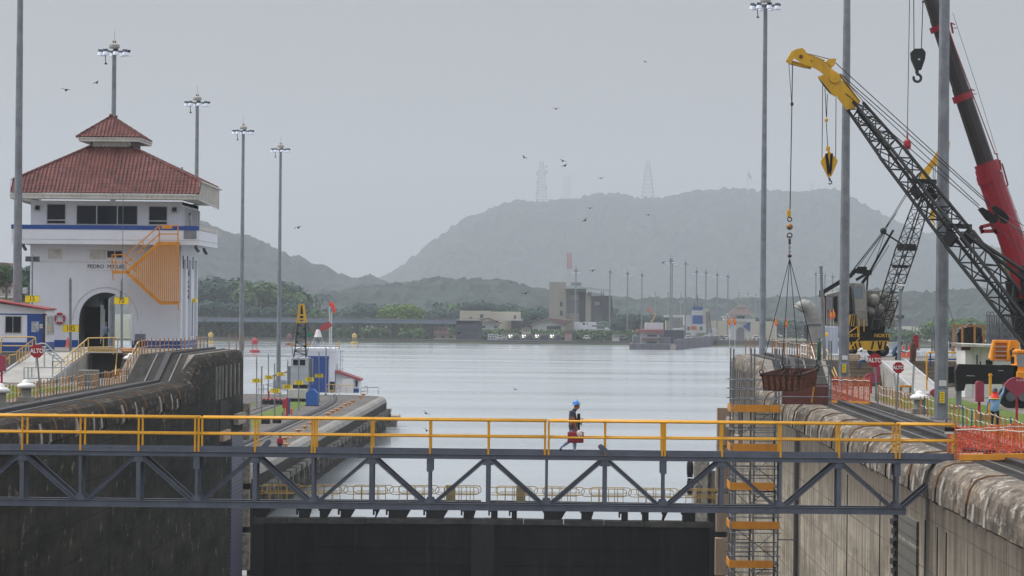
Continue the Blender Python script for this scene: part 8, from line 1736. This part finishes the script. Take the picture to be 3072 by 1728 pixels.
# parked locomotives with lit lamps
M_lit = mat('lit_lamp', c8(255, 250, 235), .4, emit=(1, .97, .88, 2.0))
for i, px in enumerate((1530, 1570, 1610, 1655)):
    t = Thing('locomotive', 'dark towing locomotive with lit headlamps, ' + ['leftmost', 'second from left', 'third from left', 'rightmost'][i] + ' of the parked row', 'locomotive', (P(px, 1022, 1474).x, 1476, P(px, 1020, 1474).z), 'towing locomotives parked on the far shore')
    mb = MB(); Yl = 1474; pprism(mb, [(px - 10, 1020), (px - 10, 1006), (px - 4, 1000), (px + 26, 1001), (px + 30, 1008), (px + 30, 1020)], Yl + 2, 3); t.part('body', mb, mat('far_loco_grey', c8(130, 128, 122), .5, scale=.3))
    for a in (-8, 8, 20): mb = MB(); mb.tube((P(px + a, 1, Yl).x, Yl, P(px, 1019, Yl).z), (P(px + a, 1, Yl).x, Yl + 3, P(px, 1019, Yl).z), .6, n=10); t.part('wheel', mb, M_fdk)
    mb = MB(); pprism(mb, [(px + 12, 1020), (px + 12, 1008), (px + 24, 1005), (px + 32, 1020)], Yl - .2, 1.4); t.part('machinery', mb, M_fdk)
    for dx, w_ in ((-2, 3.5), (5, 2.5)): mb = MB(); c = P(px + dx, 1006.5, Yl); mb.box(c.x - w_ / 13, c.x + w_ / 13, Yl + .3, Yl + .45, c.z - .28, c.z + .28); t.part('headlamp', mb, M_lit)
    mb = MB(); c = P(px, 1011.5, Yl); mb.box(c.x - .55, c.x + .35, Yl + .3, Yl + .45, c.z - .12, c.z + .12); t.part('light_bar', mb, M_lit)
t = Thing('work_boat', 'small white work boat frame moored before the far viaduct end', 'boat', P(1482, 1020, 1455)); t.part('hull', fbox(1462, 1620, 1021, 1027, 1452, 5), M_fdk)
mb = MB()
for k in range(5): mb.beam(P(1465 + k * 7, 1021, 1455), P(1465 + k * 7, 1000 + 3 * (k % 2), 1455), .35)
for py in (1003, 1010, 1017): mb.beam(P(1464, py, 1455), P(1495, py, 1455), .3)
t.part('white_frame', mb, M_fwhite)
# centre pier with white control hut
t = Thing('far_pier', 'long dark concrete pier with white two storey hut reaching into the lake', 'pier', (P(2020, 1048, 1330).x, 1330, -13))
A_ = G(1888, 1048, WZ); B__ = G(2028, 1050, WZ); C_ = G(2155, 1036, WZ)
mb = MB(); mb.prismz([(A_.x, A_.y), (B__.x, B__.y), (C_.x, C_.y), (C_.x + 12, C_.y + 6), (C_.x - 14, C_.y + 30), (A_.x + 1, A_.y + 40)], -13, P(1900, 1031, A_.y).z); t.part('quay', mb, mat('far_dark_quay', c8(96, 94, 104), .8, col2=c8(66, 64, 74), scale=.3, lines=[(0, 3.3, .9, 0, .6, c8(40, 38, 44))]))
zq_ = P(1900, 1031, A_.y).z
mb = MB(); mb.prismz([(B__.x - .5, B__.y - .1), (C_.x, C_.y - .1), (C_.x, C_.y + 8), (B__.x - .5, B__.y + 10)], zq_, zq_ + 1.9); t.part('raised_wall', mb, mat('far_dark_quay', (1, 1, 1)))
Yw = 1325
o = t.part('hut_wall', fbox(1921, 1978, 995, 1033, Yw + 8, 10, zq_), M_fwhite); t.part('hut_roof', fbox(1912, 1990, 989, 998, Yw + 6, 14), mat('far_red_roof', c8(150, 80, 82), .7)); t.part('hut_upper', fbox(1936, 1990, 968, 989, Yw + 9, 8), M_fwhite); t.part('hut_lower_roof', fbox(1926, 1978, 1014, 1020, Yw + 6, 3), M_frf)
for py in (1004, 1025): t.part('window', fbox(1942, 1970, py, py + 6, Yw + 7.8, .15), M_fwin, parent=o)
t.part('dark_block', fbox(1991, 2053, 990, 1018, Yw + 30, 12, zq_), M_fdk); t.part('side_block', fbox(1898, 1920, 1008, 1033, Yw + 10, 10, zq_), M_fgrey); t.part('side_block', fbox(1979, 2012, 1012, 1033, Yw + 10, 10, zq_), M_fgrey)
t.part('bow_timber', fbox(2012, 2028, 1034, 1048, B__.y - 1.2, 1.0, -12.5), M_woodold)
ws2 = Thing('windsock', 'tiny dull orange windsock above the far white hut', 'windsock', P(1945, 968, 1335)); mb = MB(); mb.tube(P(1952, 968, 1335), P(1945, 925, 1335), .12, n=6); ws2.part('pole', mb, M_fgrey); mb = MB(); mb.path([P(1944, 924, 1334), P(1948, 930, 1334), P(1953, 937, 1334)], [.8, .6, .45], 8); ws2.part('sock', mb, mat('dull_orange', c8(190, 110, 80), .7))
mb = MB(); mb.beam(P(1953, 968, 1336), P(1966, 946, 1336), .5); mb.beam(P(1966, 946, 1336), P(1963, 938, 1336), .8); single('small_crane', mb, mat('dull_yellow', c8(190, 160, 90), .7), 'small dull yellow crane arm on the roof of the far white hut', 'crane')
# ship
Ys = 1560
sh = Thing('ship', 'white ship with blue and white funnel passing behind the far pier', 'ship', (P(2090, 1010, Ys).x, Ys + 5, WZ))
sh.part('hull', fbox(2018, 2150, 985, 1020, Ys + 2, 14, WZ), M_fwhite); sh.part('deckhouse', fbox(2056, 2120, 972, 1000, Ys, 8), M_fwhite); sh.part('deckhouse', fbox(2052, 2080, 945, 975, Ys + 4, 8), M_fwhite)
for a, b, m_ in ((920, 931, M_blue), (931, 946, M_fwhite), (946, 974, M_blue)): sh.part('funnel_band', fbox(2078, 2108, a, b, Ys + 1, 5), m_)
sh.part('superstructure', fbox(2100, 2125, 925, 985, Ys + 8, 6), M_fconc)
for px in (2062, 2074, 2100): sh.part('window', fbox(px, px + 7, 980, 990, Ys - .2, .2), M_fwin)
mb = MB()
for a, b in (((2083, 920), (2083, 908)), ((2103, 920), (2103, 905)), ((2093, 920), (2093, 885)), ((2086, 897), (2101, 897))): mb.beam(P(*a, Ys + 3), P(*b, Ys + 3), .3)
sh.part('mast', mb, M_fdk)
mb, C = lattice(P(2128, 1000, Ys - 20), P(2123, 935, Ys - 20), 2.2, 1.0, 2, 1, 8, .18, .1, Vector((1, 0, 0))); sh.part('deck_crane', mb, M_fdk)
t = Thing('red_hatch_unit', 'small orange and white lifeboat-like unit before the ship', 'lifeboat', P(2082, 1000, Ys - 12)); t.part('canopy', fbox(2073, 2090, 978, 990, Ys - 12, 4), mat('dull_red_orange', c8(200, 100, 86), .6)); t.part('side', fbox(2074, 2089, 990, 1008, Ys - 12, 4), M_fwhite)
# far lock buildings left of the second tower
t = Thing('lock_shed', 'long pale lock building behind the far pier masts', 'building', (P(2040, 1010, 1700).x, 1700, GZ0))
t.part('wall', fbox(1998, 2330, 962, 1012, 1700, 12, GZ0), M_fconc); t.part('roof', fbox(1994, 2060, 946, 952, 1695, 14), M_fwhite); t.part('wing_roof', fbox(2168, 2200, 948, 953, 1680, 10), M_fwhite); t.part('wing', fbox(2012, 2040, 953, 990, 1692, 10), M_fgrey)
Yt2 = 1560
t = Thing('control_tower', 'far white control tower with brown hipped roof, twin of the near one', 'building', (P(2227, 1012, Yt2).x, Yt2 + 6, GZ0))
o = t.part('wall', fbox(2192, 2251, 965, 1012, Yt2, 10, GZ0), M_fwhite); t.part('balcony', fbox(2172, 2266, 956, 963, Yt2 - 1.5, 13), M_fwhite); t.part('upper_wall', fbox(2192, 2250, 945, 956, Yt2, 10), M_fwhite); t.part('windows', fbox(2210, 2234, 948, 956, Yt2 - .2, .2), M_fwin); t.part('eave', fbox(2184, 2264, 943, 946, Yt2 - 1.8, 14), M_fwhite)
mb = MB()
def pyr(mb, px0, px1, pyb, tx0, tx1, pyt, Y0, Y1, inset):
    a, b, c, d = P(px0, pyb, Y0), P(px1, pyb, Y0), P(tx0, pyt, Y0), P(tx1, pyt, Y0)
    mb.add([(a.x, Y0, a.z), (b.x, Y0, a.z), (b.x, Y1, a.z), (a.x, Y1, a.z), (c.x, Y0 + inset, c.z), (d.x, Y0 + inset, c.z), (d.x, Y1 - inset, c.z), (c.x, Y1 - inset, c.z)], [(0, 1, 5, 4), (1, 2, 6, 5), (2, 3, 7, 6), (3, 0, 4, 7), (4, 5, 6, 7), (3, 2, 1, 0)])
pyr(mb, 2184, 2266, 943, 2210, 2240, 923, Yt2 - 2, Yt2 + 13, 4.5); pyr(mb, 2209, 2243, 922, 2224, 2228, 912, Yt2 + 2, Yt2 + 9, 3.2); t.part('roof', mb, mat('far_tower_roof', c8(104, 88, 84), .8, scale=.4))
mb = MB(); c = P(2221, 1000, Yt2 - .15); mb.prism([(c.x + 1.9 * math.cos(a * math.pi / 12), P(2221, 994, Yt2).z + 1.9 * math.sin(a * math.pi / 12)) for a in range(13)] + [(c.x - 1.9, GZ0), (c.x + 1.9, GZ0)], Yt2 - .15, Yt2 - .02); t.part('arch', mb, M_fgrey)
mb = MB(); mb.prism([f_(2228, 978, Yt2 - .5), f_(2251, 966, Yt2 - .5), f_(2251, 994, Yt2 - .5)], Yt2 - .6, Yt2 - .3); t.part('blue_stair_guard', mb, M_blue)
# quays and clutter of far vehicles right of the pier
mb = MB(); mb.box(P(2150, 1, 1490).x, P(2700, 1, 1490).x, 1462, 1475, -13, P(2300, 1021, 1468).z); single('sea_wall', mb, mat('far_sea_wall', (1, 1, 1)), 'low sea wall below the far control tower', 'sea wall')
rr = random.Random(12)
for i in range(16):
    px = [1500, 1515, 1735, 1760, 1784, 1845, 1868, 1880, 2065, 2150, 2165, 2180, 2268, 2290, 2140, 2120][i]; Yq = 1500 + 20 * (i % 3); c = P(px, 1014, Yq); m_ = [M_fwhite, mat('dull_yellow', (1, 1, 1)), M_fgrey, M_fwhite][i % 4]
    t = Thing('parked_van', ['white', 'dull yellow', 'grey', 'white'][i % 4] + ' vehicle on the far quay below ' + ['the gabled house', 'the gabled house right side', 'the white annex', 'the annex middle', 'the arch canopy', 'the wood beside the beige block', 'the wood before the pier', 'the pier start', 'the dark pier block', 'the ship stern', 'the lattice ship crane', 'the far tower left wing', 'the far tower right side', 'the right sea wall', 'the ship bow', 'the ship middle'][i], 'van', (c.x, Yq, GZ0 + 1.6))
    z0_ = P(px, 1020, Yq).z; mb = MB(); mb.bbox(c.x - 1.7, c.x + 1.7, Yq, Yq + 2, z0_ + .4, z0_ + 1.3, .15); mb.bbox(c.x - 1.2, c.x + 1.0, Yq + .1, Yq + 1.9, z0_ + 1.3, z0_ + 2.1, .2); t.part('body', mb, m_)
    mb = MB(); mb.box(c.x - 1.0, c.x + .8, Yq - .02, Yq + .1, z0_ + 1.45, z0_ + 1.9); t.part('window', mb, M_fwin)
    for dx in (-1.1, 1.1): mb = MB(); mb.tube((c.x + dx, Yq - .05, z0_ + .4), (c.x + dx, Yq + .25, z0_ + .4), .4, n=10); t.part('wheel', mb, M_fdk)
# far masts : one prototype with parts, copied
fm = Thing('light_mast', 'far floodlight mast in front of the beige block', 'light mast', (0, 1600, GZ0), 'distant floodlight masts')
mb = MB(); mb.tube((0, 1600, GZ0), (0, 1600, GZ0 + 33), .42, .26, n=8); fm.part('pole', mb, M_galv)
mb = MB(); mb.tube((-1.6, 1600, GZ0 + 32.6), (1.6, 1600, GZ0 + 32.6), .16, n=5); mb.tube((0, 1600, GZ0 + 33), (0, 1600, GZ0 + 35.4), .1, n=5); mb.tube((0, 1600, GZ0 + 33), (0, 1600, GZ0 + 33.8), .55, n=8); fm.part('head', mb, M_galvd)
for dx in (-1.7, -.9, .9, 1.7): mb = MB(); mb.ball((dx, 1600, GZ0 + 32.2), .42, .36, 8, 5); fm.part('lamp', mb, M_lampglass)
FM = [(1728, 815, 1600, 'in front of the beige block'), (1830, 820, 1610, 'before the right end of the beige block'), (1883, 824, 1620, 'first right of the beige block'), (1926, 829, 1640, 'second right of the beige block'), (2012, 785, 1520, 'left one of the close tall pair behind the pier'), (2017, 790, 1530, 'right one of the close tall pair behind the pier'),
      (2057, 796, 1550, 'just right of the tall close pair'), (2090, 819, 1600, 'before the ship funnel'), (2118, 822, 1610, 'right of the ship funnel'), (2152, 828, 1640, 'between ship and far tower'), (2184, 833, 1650, 'at the left eave of the far tower'), (1966, 881, 2500, 'short, above the small yellow crane'), (2004, 883, 2500, 'short, left of the tall close pair'),
      (2043, 886, 2550, 'short, right of the tall close pair'), (2043, 905, 3000, 'shortest, under another mast head'), (2216, 882, 2500, 'short, above the ridge of the far tower'), (2244, 884, 2540, 'short, right of the far tower ridge'), (2267, 887, 2600, 'short, right of the far tower eave'), (2303, 918, 3400, 'tiny, right of the thick near mast'), (2324, 918, 3400, 'tiny, second right of the thick near mast'),
      (2349, 918, 3400, 'tiny, between the slings'), (2448, 826, 1650, 'above the elbow duct'), (2475, 828, 1660, 'right of the leaning pole'), (2498, 834, 1700, 'before the grey crane house'), (2463, 821, 1600, 'half behind the leaning pole')]
for i, (px, py, Y, lab_) in enumerate(FM):
    top_ = P(px, py, Y); k = (top_.z - GZ0) / 32.6; loc = (top_.x, Y, GZ0); lb = 'distant floodlight mast ' + lab_
    if i == 0: fm.o.location = loc; fm.o.scale = (1, 1, k); fm.o['label'] = lb; 
    else: copy_tree(fm.o, loc, lb, scale=(1.0, 1.0, k))
# the children meshes were laid out round x = 0, y = 1600, so the Empty carries them
# antenna towers on the hill, red and white mast, flag
def tower(px, py0, py1, w0, w1, Y, label, m, n=12, dishes=False, two=None):
    b, tp__ = P(px, py0, Y), P(px, py1, Y); t = Thing('antenna_tower', label, 'antenna tower', b, 'antenna towers'); mb, C = lattice(b, tp__, w0, w1, w0, w1, n, w0 * .02 + .06, .05 + w0 * .008, Vector((1, 0, 0))); t.part('lattice', mb, m)
    if dishes:
        rr = random.Random(1)
        for k in range(9): q_ = b.lerp(tp__, rr.uniform(.15, .95)); mb = MB(); mb.ball(q_ + Vector((rr.choice((-1, 1)) * w0 * .4, -2, 0)), 3.5, 3.5, 8, 6, ry=1.5); t.part('dish', mb, M_fwhite)
M_tow = mat('far_tower_steel', c8(90, 92, 100), .6, scale=.1)
tower(1625, 608, 482, 29, 8, 8420, 'tall antenna tower with dishes on the left of the hill crest', M_tow, 14, True); tower(1695, 608, 524, 8, 8, 8420, 'left one of the slim pair of antenna masts on the crest', M_tow, 12); tower(1708, 608, 524, 8, 6, 8420, 'right one of the slim pair of antenna masts on the crest', M_tow, 12)
tower(1944, 600, 482, 32, 7, 8420, 'wide based antenna tower in the middle of the hill crest', M_tow, 10); tower(2435, 585, 548, 8, 3, 8420, 'small antenna mast on the right of the hill crest', M_tow, 6)
tower(1707, 850, 808, 2.2, 2.1, 1630, 'white lower mast on the beige block roof', M_fwhite, 8); tower(1708, 808, 758, 2.1, 1.9, 1630, 'red upper mast section above the beige block', mat('signal_red', (1, 1, 1)), 8)
t = Thing('flag', 'very large national flag on a tall pole on the hill crest', 'flag', P(2243, 580, 8420)); mb = MB(); mb.tube(P(2243, 580, 8420), P(2243, 507, 8420), 1.1, .6, n=6); t.part('pole', mb, M_fwhite)
mb = MB(); pprism(mb, [(2244, 515), (2249, 520), (2255, 532), (2253, 538), (2248, 534), (2244, 528)], 8420, .8); t.part('cloth', mb, mat('faded_flag_red', c8(190, 90, 90), .7))
mb = MB(); pprism(mb, [(2249, 518), (2253, 524), (2251, 530), (2247, 526)], 8419.2, .3); t.part('white_field', mb, M_fwhite)
# right background : low sheds and warehouses
for a, b, c_, d, Y, m_, lab_ in ((2664, 2760, 1020, 1046, 1300, M_fwhite, 'long white hangar behind the traffic cones'), (2560, 2662, 1028, 1046, 1320, M_fconc, 'pale hangar behind the striped crane chassis'), (2716, 2800, 1018, 1040, 1500, M_fgrey, 'grey gabled hangar behind the camera pole'), (2830, 2870, 1025, 1048, 1400, M_fwhite, 'white shed seen right of the widest mast')):
    t = Thing('hangar', lab_, 'hangar', (P((a + b) / 2, d, Y).x, Y, -9)); t.part('wall', fbox(a, b, c_ + 8, d + 8, Y, 20, -11), M_fconc)
    mb = MB(); mb.prism([f_(a - 2, c_ + 9, Y), f_(b + 2, c_ + 9, Y), f_((a + b) / 2, c_, Y)], Y - 1, Y + 22); t.part('roof', mb, m_)
for px, py in ((2737, 952), (2745, 948), (2768, 955), (2775, 952), (2797, 955), (2800, 952)): mb = MB(); mb.beam(P(px, 1024, 1400), P(px, py, 1400), .5); single('pole', mb, M_fgrey, 'thin distant grey mast at the hangars, ' + {2737: 'leftmost of six', 2745: 'second of six', 2768: 'third of six', 2775: 'fourth of six', 2797: 'fifth of six', 2800: 'last of six'}[px], 'pole', 'thin distant masts')
# houses at the far left
for a, b, c_, d, Y, lab_ in ((-30, 38, 815, 850, 700, 'pinkish house with brown roof at the left edge beyond the mast'), (-30, 34, 858, 890, 640, 'grey roofed house below the pinkish house at the left edge')):
    t = Thing('house', lab_, 'house', (P(10, d, Y).x, Y, P(10, d, Y).z)); t.part('wall', fbox(a, b, c_, d, Y, 10), mat('pale_pink_wall', c8(200, 186, 184), .8, scale=.3)); mb = MB(); mb.prism([f_(a - 6, c_ + 2, Y), f_(b + 6, c_ + 2, Y), f_(b - 10, c_ - 26, Y), f_(a, c_ - 30, Y)], Y - 1, Y + 11); t.part('roof', mb, M_frf)
    for k in range(3): t.part('window', fbox(8 + k * 9, 12 + k * 9, c_ + 12, c_ + 22, Y - .1, .1), M_fwin)
mb = MB(); mb.prismz([(-400, 600), (P(100, 1, 640).x, 600), (P(120, 1, 900).x, 900), (-400, 900)], -12, P(20, 892, 640).z); single('hillside', mb, M_grass, kind='structure')

# ============================================================ trees
M_l1 = mat('hazed_leaves_mid', c8(92, 118, 76), .9, col2=c8(56, 76, 52), scale=.35, amt=1.0, spec=.15); M_l2 = mat('hazed_leaves_dark', c8(76, 100, 90), .9, col2=c8(46, 62, 62), scale=.3, amt=1.0, spec=.15); M_l3 = mat('leaves_bright', c8(112, 140, 62), .9, col2=c8(66, 92, 40), scale=.35, amt=1.0, spec=.15)  # mid and dark leaves paled, carrying distance haze in their colour
M_bark = mat('tree_bark', c8(96, 84, 72), .9, scale=1)
def tree_proto(seed, W_, H_, m, n=1500, kind='broad', leaf=.9):
    rr = random.Random(seed); t = Thing('tree', 'x', 'tree', (0, 0, 0), 'trees on the far shore')
    mb = MB(); tw_ = W_ * .035
    mb.path([(0, 0, 0), (rr.uniform(-.3, .3), 0, H_ * .3), (rr.uniform(-.6, .6), 0, H_ * .6)], [tw_, tw_ * .8, tw_ * .4], 8)
    cl = []
    if kind == 'palm':
        mb = MB(); mb.path([(0, 0, 0), (.3, 0, H_ * .5), (0, 0, H_ * .85)], [.3, .25, .2], 7); t.part('trunk', mb, M_bark); cr_ = MB()
        for k in range(16):
            a = 2 * math.pi * k / 16 + rr.uniform(-.1, .1); L = W_ * .5; dz = rr.uniform(.1, .5)
            prev = None
            for q_ in range(7):
                u = q_ / 6; r_ = L * u; z_ = H_ * .85 + L * (dz * u - 0.9 * u * u); p_ = Vector((r_ * math.cos(a), r_ * math.sin(a), z_)); s_ = Vector((-math.sin(a), math.cos(a), 0)) * (.55 * math.sin(math.pi * min(1, u + .12)))
                if prev: cr_.add([prev[0] - prev[1], prev[0] + prev[1], p_ + s_, p_ - s_], [(0, 1, 2, 3)])
                prev = (p_, s_)
        t.part('crown', cr_, m); return t
    nb = 13
    for k in range(nb):
        a = rr.uniform(0, 2 * math.pi); q_ = math.sqrt(rr.random()) * .34; z_ = rr.uniform(.38, .84); q_ *= (1.15 - abs(z_ - .55))
        cl.append((W_ * q_ * math.cos(a), W_ * q_ * math.sin(a), H_ * z_, W_ * rr.uniform(.13, .23)))
    for c in cl[:8]: mb.path([(0, 0, H_ * rr.uniform(.2, .4)), (c[0] * .6, c[1] * .6, c[2] * .75), (c[0], c[1], c[2])], [tw_ * .5, tw_ * .3, tw_ * .12], 6)
    t.part('trunk', mb, M_bark); cr_ = MB()
    for k in range(n):
        c = rr.choice(cl); v = Vector((rr.gauss(0, 1), rr.gauss(0, 1), rr.gauss(0, 1))).normalized(); rad = c[3] * (rr.random() ** .35) * (1.25 if rr.random() < .08 else 1)
        p_ = Vector((c[0] + v.x * rad, c[1] + v.y * rad, c[2] + v.z * rad * .75)); 
        n_ = (v + Vector((rr.uniform(-.7, .7), rr.uniform(-.7, .7), rr.uniform(-.3, .9)))).normalized(); a_ = n_.orthogonal().normalized(); b_ = n_.cross(a_); L = leaf * rr.uniform(.6, 1.3)
        a_ *= L; b_ *= L * .7; cr_.add([p_ - a_, p_ - b_ * .9, p_ + a_, p_ + b_], [(0, 1, 2, 3)])
    t.part('crown', cr_, m); return t
PR = [tree_proto(1, 18, 17, M_l2, 2400, leaf=.62), tree_proto(2, 20, 20, M_l2, 2600, leaf=.65), tree_proto(3, 17, 14, M_l1, 2200, leaf=.6), tree_proto(4, 22, 18, M_l3, 2600, leaf=.62), tree_proto(5, 9, 13, M_l2, 100, 'palm')]
used = [False] * 5
PLc = ['left of the thick mast line', 'behind the viaduct', 'above the gabled house', 'behind the beige block', 'right of the beige block', 'behind the far pier', 'behind the hangars']
def plant(k, px, py_top, Y, label, py_base=None, zb=None, wsc=1.0):
    tp__ = P(px, py_top, Y); zb = (P(px, py_base, Y).z if py_base else GZ0) if zb is None else zb; H0 = (17, 20, 14, 18, 13)[k] * .98; sc_z = (tp__.z - zb) / H0; sc_x = max(.6, min(2.0, sc_z)) * wsc; rz = random.uniform(0, 6.28); loc = (tp__.x, Y, zb)
    if not used[k]: used[k] = True; o = PR[k].o; o.location = loc; o.scale = (sc_x, sc_x, sc_z); o['label'] = label; o.rotation_euler = (0, 0, rz)
    else: copy_tree(PR[k].o, loc, label, scale=(sc_x, sc_x, sc_z), rz=rz)
random.seed(21)
TR = []
for px, py, k in ((600, 838, 1), (622, 826, 1), (655, 832, 0), (690, 838, 0), (725, 840, 1), (758, 838, 2), (795, 846, 0), (828, 850, 1), (858, 868, 2), (880, 900, 0), (900, 918, 2), (612, 900, 0), (640, 905, 1), (672, 910, 0), (705, 905, 1), (740, 912, 0), (775, 915, 1), (810, 920, 0), (845, 935, 1), (870, 945, 0)):
    plant(k, px, py, 1500 + (60 if py < 900 else 0) + random.uniform(-12, 12), 'dark broad tree on the wooded shore, crown at the ' + ('upper' if py < 900 else 'lower') + ' tier, ' + ('left' if px < 700 else 'middle' if px < 800 else 'right') + ' part', wsc=1.15)
for px, py, k in ((925, 940, 2), (960, 935, 0), (990, 930, 2), (1020, 945, 0), (1050, 925, 1), (1085, 915, 0), (1110, 905, 1), (1145, 915, 0), (1180, 925, 2), (1215, 915, 3), (1240, 930, 0), (1275, 935, 2), (1310, 930, 0), (1345, 920, 1), (1370, 925, 0), (1400, 905, 2), (1440, 902, 0), (1480, 905, 1), (1520, 912, 0), (1570, 925, 2), (1600, 925, 0), (1630, 930, 1)):
    plant(k, px, py, 1720 + random.uniform(-20, 60), ('bright green' if k == 3 else 'dark') + ' broad tree above the far viaduct, ' + ('left' if px < 1100 else 'middle' if px < 1350 else 'right') + ' part', wsc=1.3)
for px, py in ((1000, 985), (1030, 990), (1090, 988), (1120, 985), (1145, 990), (1205, 985), (1230, 990), (1262, 985), (1320, 990), (1350, 985)):
    plant(random.choice((0, 2)), px, py, 1530 + random.uniform(-10, 10), 'low bushy tree seen under the far viaduct, ' + ('left' if px < 1100 else 'middle' if px < 1300 else 'right') + ' span', wsc=1.5)
plant(3, 1195, 912, 1560, 'bright green rounded tree rising above the viaduct', wsc=1.35); plant(3, 1222, 918, 1570, 'bright green tree overlapping the rounded one on the right', wsc=1.1)
for px, py in ((1850, 945), (1885, 940), (1915, 938), (1950, 942), (1985, 945), (2005, 950), (2285, 950), (2320, 960), (2360, 965), (1860, 970), (2300, 985), (2400, 970)): plant(random.choice((0, 1)), px, py, 1760 + random.uniform(-20, 20), 'hazy tree behind the far pier and tower, ' + ('left' if px < 2100 else 'right') + ' group', wsc=1.5)
for px, py, k in ((2860, 958, 3), (2890, 954, 3), (2925, 962, 2), (2950, 958, 2), (2830, 965, 2), (2690, 985, 0), (2720, 990, 2), (2990, 960, 2), (3030, 965, 0)): plant(k, px, py, 1300 + random.uniform(-15, 15), 'hazy tree behind the hangars on the right bank', wsc=1.4)
for px, py, k in ((865, 838, 4), (948, 868, 4), (962, 870, 4), (1305, 895, 4), (1322, 892, 4)): plant(k, px, py, 1950 + random.uniform(-20, 20), 'palm standing on the hazy slope, ' + {865: 'right of the far right near mast', 948: 'left of a pair', 962: 'right of a pair', 1305: 'left one above the cream building', 1322: 'right one above the cream building'}[px], wsc=1.4)
for px, py, k in ((60, 800, 0), (85, 835, 2), (100, 790, 1), (20, 790, 2), (70, 860, 0), (120, 880, 2)): plant(k, px, py, 640 + random.uniform(-20, 60), 'tree on the slope left of the control house, ' + {60: 'behind the pinkish house', 85: 'lower one', 100: 'nearest the tower wall', 20: 'over the house roof', 70: 'below the houses', 120: 'lowest'}[px], zb=P(60, 905, 640).z, wsc=.7)
mb = MB(); rr = random.Random(3)                      # undergrowth that reads as one mass
for k in range(9000):
    px = rr.uniform(560, 1900); Y = 1485 + rr.uniform(0, 12) + (18 if px > 900 else 0); p_ = P(px, 1020, Y); h_ = (rr.random() ** 1.5) * (9 if px < 900 else 5); p_.z = GZ0 + h_; n_ = Vector((rr.gauss(0, 1), rr.gauss(0, 1), rr.gauss(0, 1))).normalized(); a_ = n_.orthogonal().normalized() * rr.uniform(.5, 1.2); b_ = n_.cross(a_) * .7
    mb.add([p_ - a_, p_ - b_, p_ + a_, p_ + b_], [(0, 1, 2, 3)])
single('undergrowth', mb, M_l1, 'dark undergrowth along the foot of the far shore', 'undergrowth', kind='stuff')
mb = MB()
for k in range(15000):
    px = rr.uniform(560, 930) if k % 3 else rr.uniform(940, 2700); Y = (1565 if px < 940 else 1800) + rr.uniform(0, 40); top_ = lerp(868, 930, max(0, (px - 800) / 120)) if px < 940 else (935 + 12 * math.sin(px * .03) if px < 1850 else 965); p_ = P(px, lerp(1015, top_, rr.random() ** .8), Y); n_ = Vector((rr.gauss(0, 1), rr.gauss(0, 1), rr.gauss(0, 1))).normalized(); a_ = n_.orthogonal().normalized() * rr.uniform(.9, 1.9); b_ = n_.cross(a_) * .8
    mb.add([p_ - a_, p_ - b_, p_ + a_, p_ + b_], [(0, 1, 2, 3)])
single('far_wood', mb, M_l2, 'hazy far-off wood behind the single trees', 'wood', kind='stuff')
# ============================================================ birds
bp = None; rr = random.Random(9)
BD = [(198, 270, 130), (290, 248, 170), (895, 683, 160), (1668, 327, 190), (1572, 472, 190), (1688, 483, 170), (1695, 497, 160), (1755, 661, 180), (1935, 185, 250), (1770, 625, 230), (1945, 645, 230), (1778, 812, 180), (1577, 880, 180), (1803, 535, 230), (1377, 1000, 190), (1990, 788, 220), (1278, 1240, 170), (1605, 955, 200), (1752, 972, 170), (1490, 965, 190), (1280, 1292, 170), (1545, 1168, 220)]
PLb = ['at the far left, above the control house', 'left of the first mast head', 'between mast and hill at mid height', 'upper middle sky', 'left of the antenna tower', 'upper one of a close pair', 'lower one of a close pair', 'over the hill, dark', 'high right of middle, faint', 'faint over the hill crest', 'faint, below the wide antenna tower', 'above the beige block', 'low over the lower ridge', 'right of the antenna pair', 'above the cream building left corner', 'left of the distant mast pair', 'low over the lake near the bridge rail', 'over the gabled shed', 'before the white annex', 'over the gabled house roof', 'just above the rail over the water', 'over the lake in mid air']
for i, (px, py, Y) in enumerate(BD):
    c = P(px, py, Y); ang = rr.uniform(-.7, .7); L = .2 * rr.uniform(.8, 1.2); t = Thing('bird', 'small dark bird in flight, ' + PLb[i], 'bird', c, 'birds in flight')
    u = Vector((math.cos(ang), .2, math.sin(ang))); n_ = Vector((-u.z, 0, u.x)); f = Vector((u.z * .4, 1, 0)).normalized() * .22
    mb = MB(); mb.path([c - f * .6, c - f * .2, c + f * .4, c + f * .65], [.008, .05, .045, .015], 6)
    for s_ in (-1, 1):
        w1 = c + u * s_ * L * .5 + n_ * L * rr.uniform(.15, .35); w2 = c + u * s_ * L + n_ * L * rr.uniform(-.15, .2); vs = [c + f * .25, c - f * .3, w1 - f * .35, w2 - f * .4, w1 + f * .3]
        mb.add(vs + [v + n_ * .012 for v in vs], [(0, 1, 2, 4), (2, 3, 4), (9, 7, 6, 5), (9, 8, 7), (0, 4, 9, 5), (4, 3, 8, 9), (3, 2, 7, 8), (2, 1, 6, 7)])
    t.part('body', mb, mat('dark_plumage', c8(40, 38, 42), .8, scale=8))
# ============================================================ haze : even thin air round the camera and everything
mb = MB(); mb.box(-5500, 5500, -40, 10500, -29, 460)
hm = bpy.data.materials.new('hazy_air'); hm.use_nodes = True; N = hm.node_tree; N.nodes.remove(N.nodes['Principled BSDF'])
pv = N.nodes.new('ShaderNodeVolumePrincipled'); pv.inputs['Density'].default_value = 0.000135; pv.inputs['Color'].default_value = (0.85, 0.925, 1.0, 1); pv.inputs['Anisotropy'].default_value = 0.25
N.links.new(pv.outputs[0], N.nodes['Material Output'].inputs['Volume'])
single('haze', mb, hm, kind='stuff')
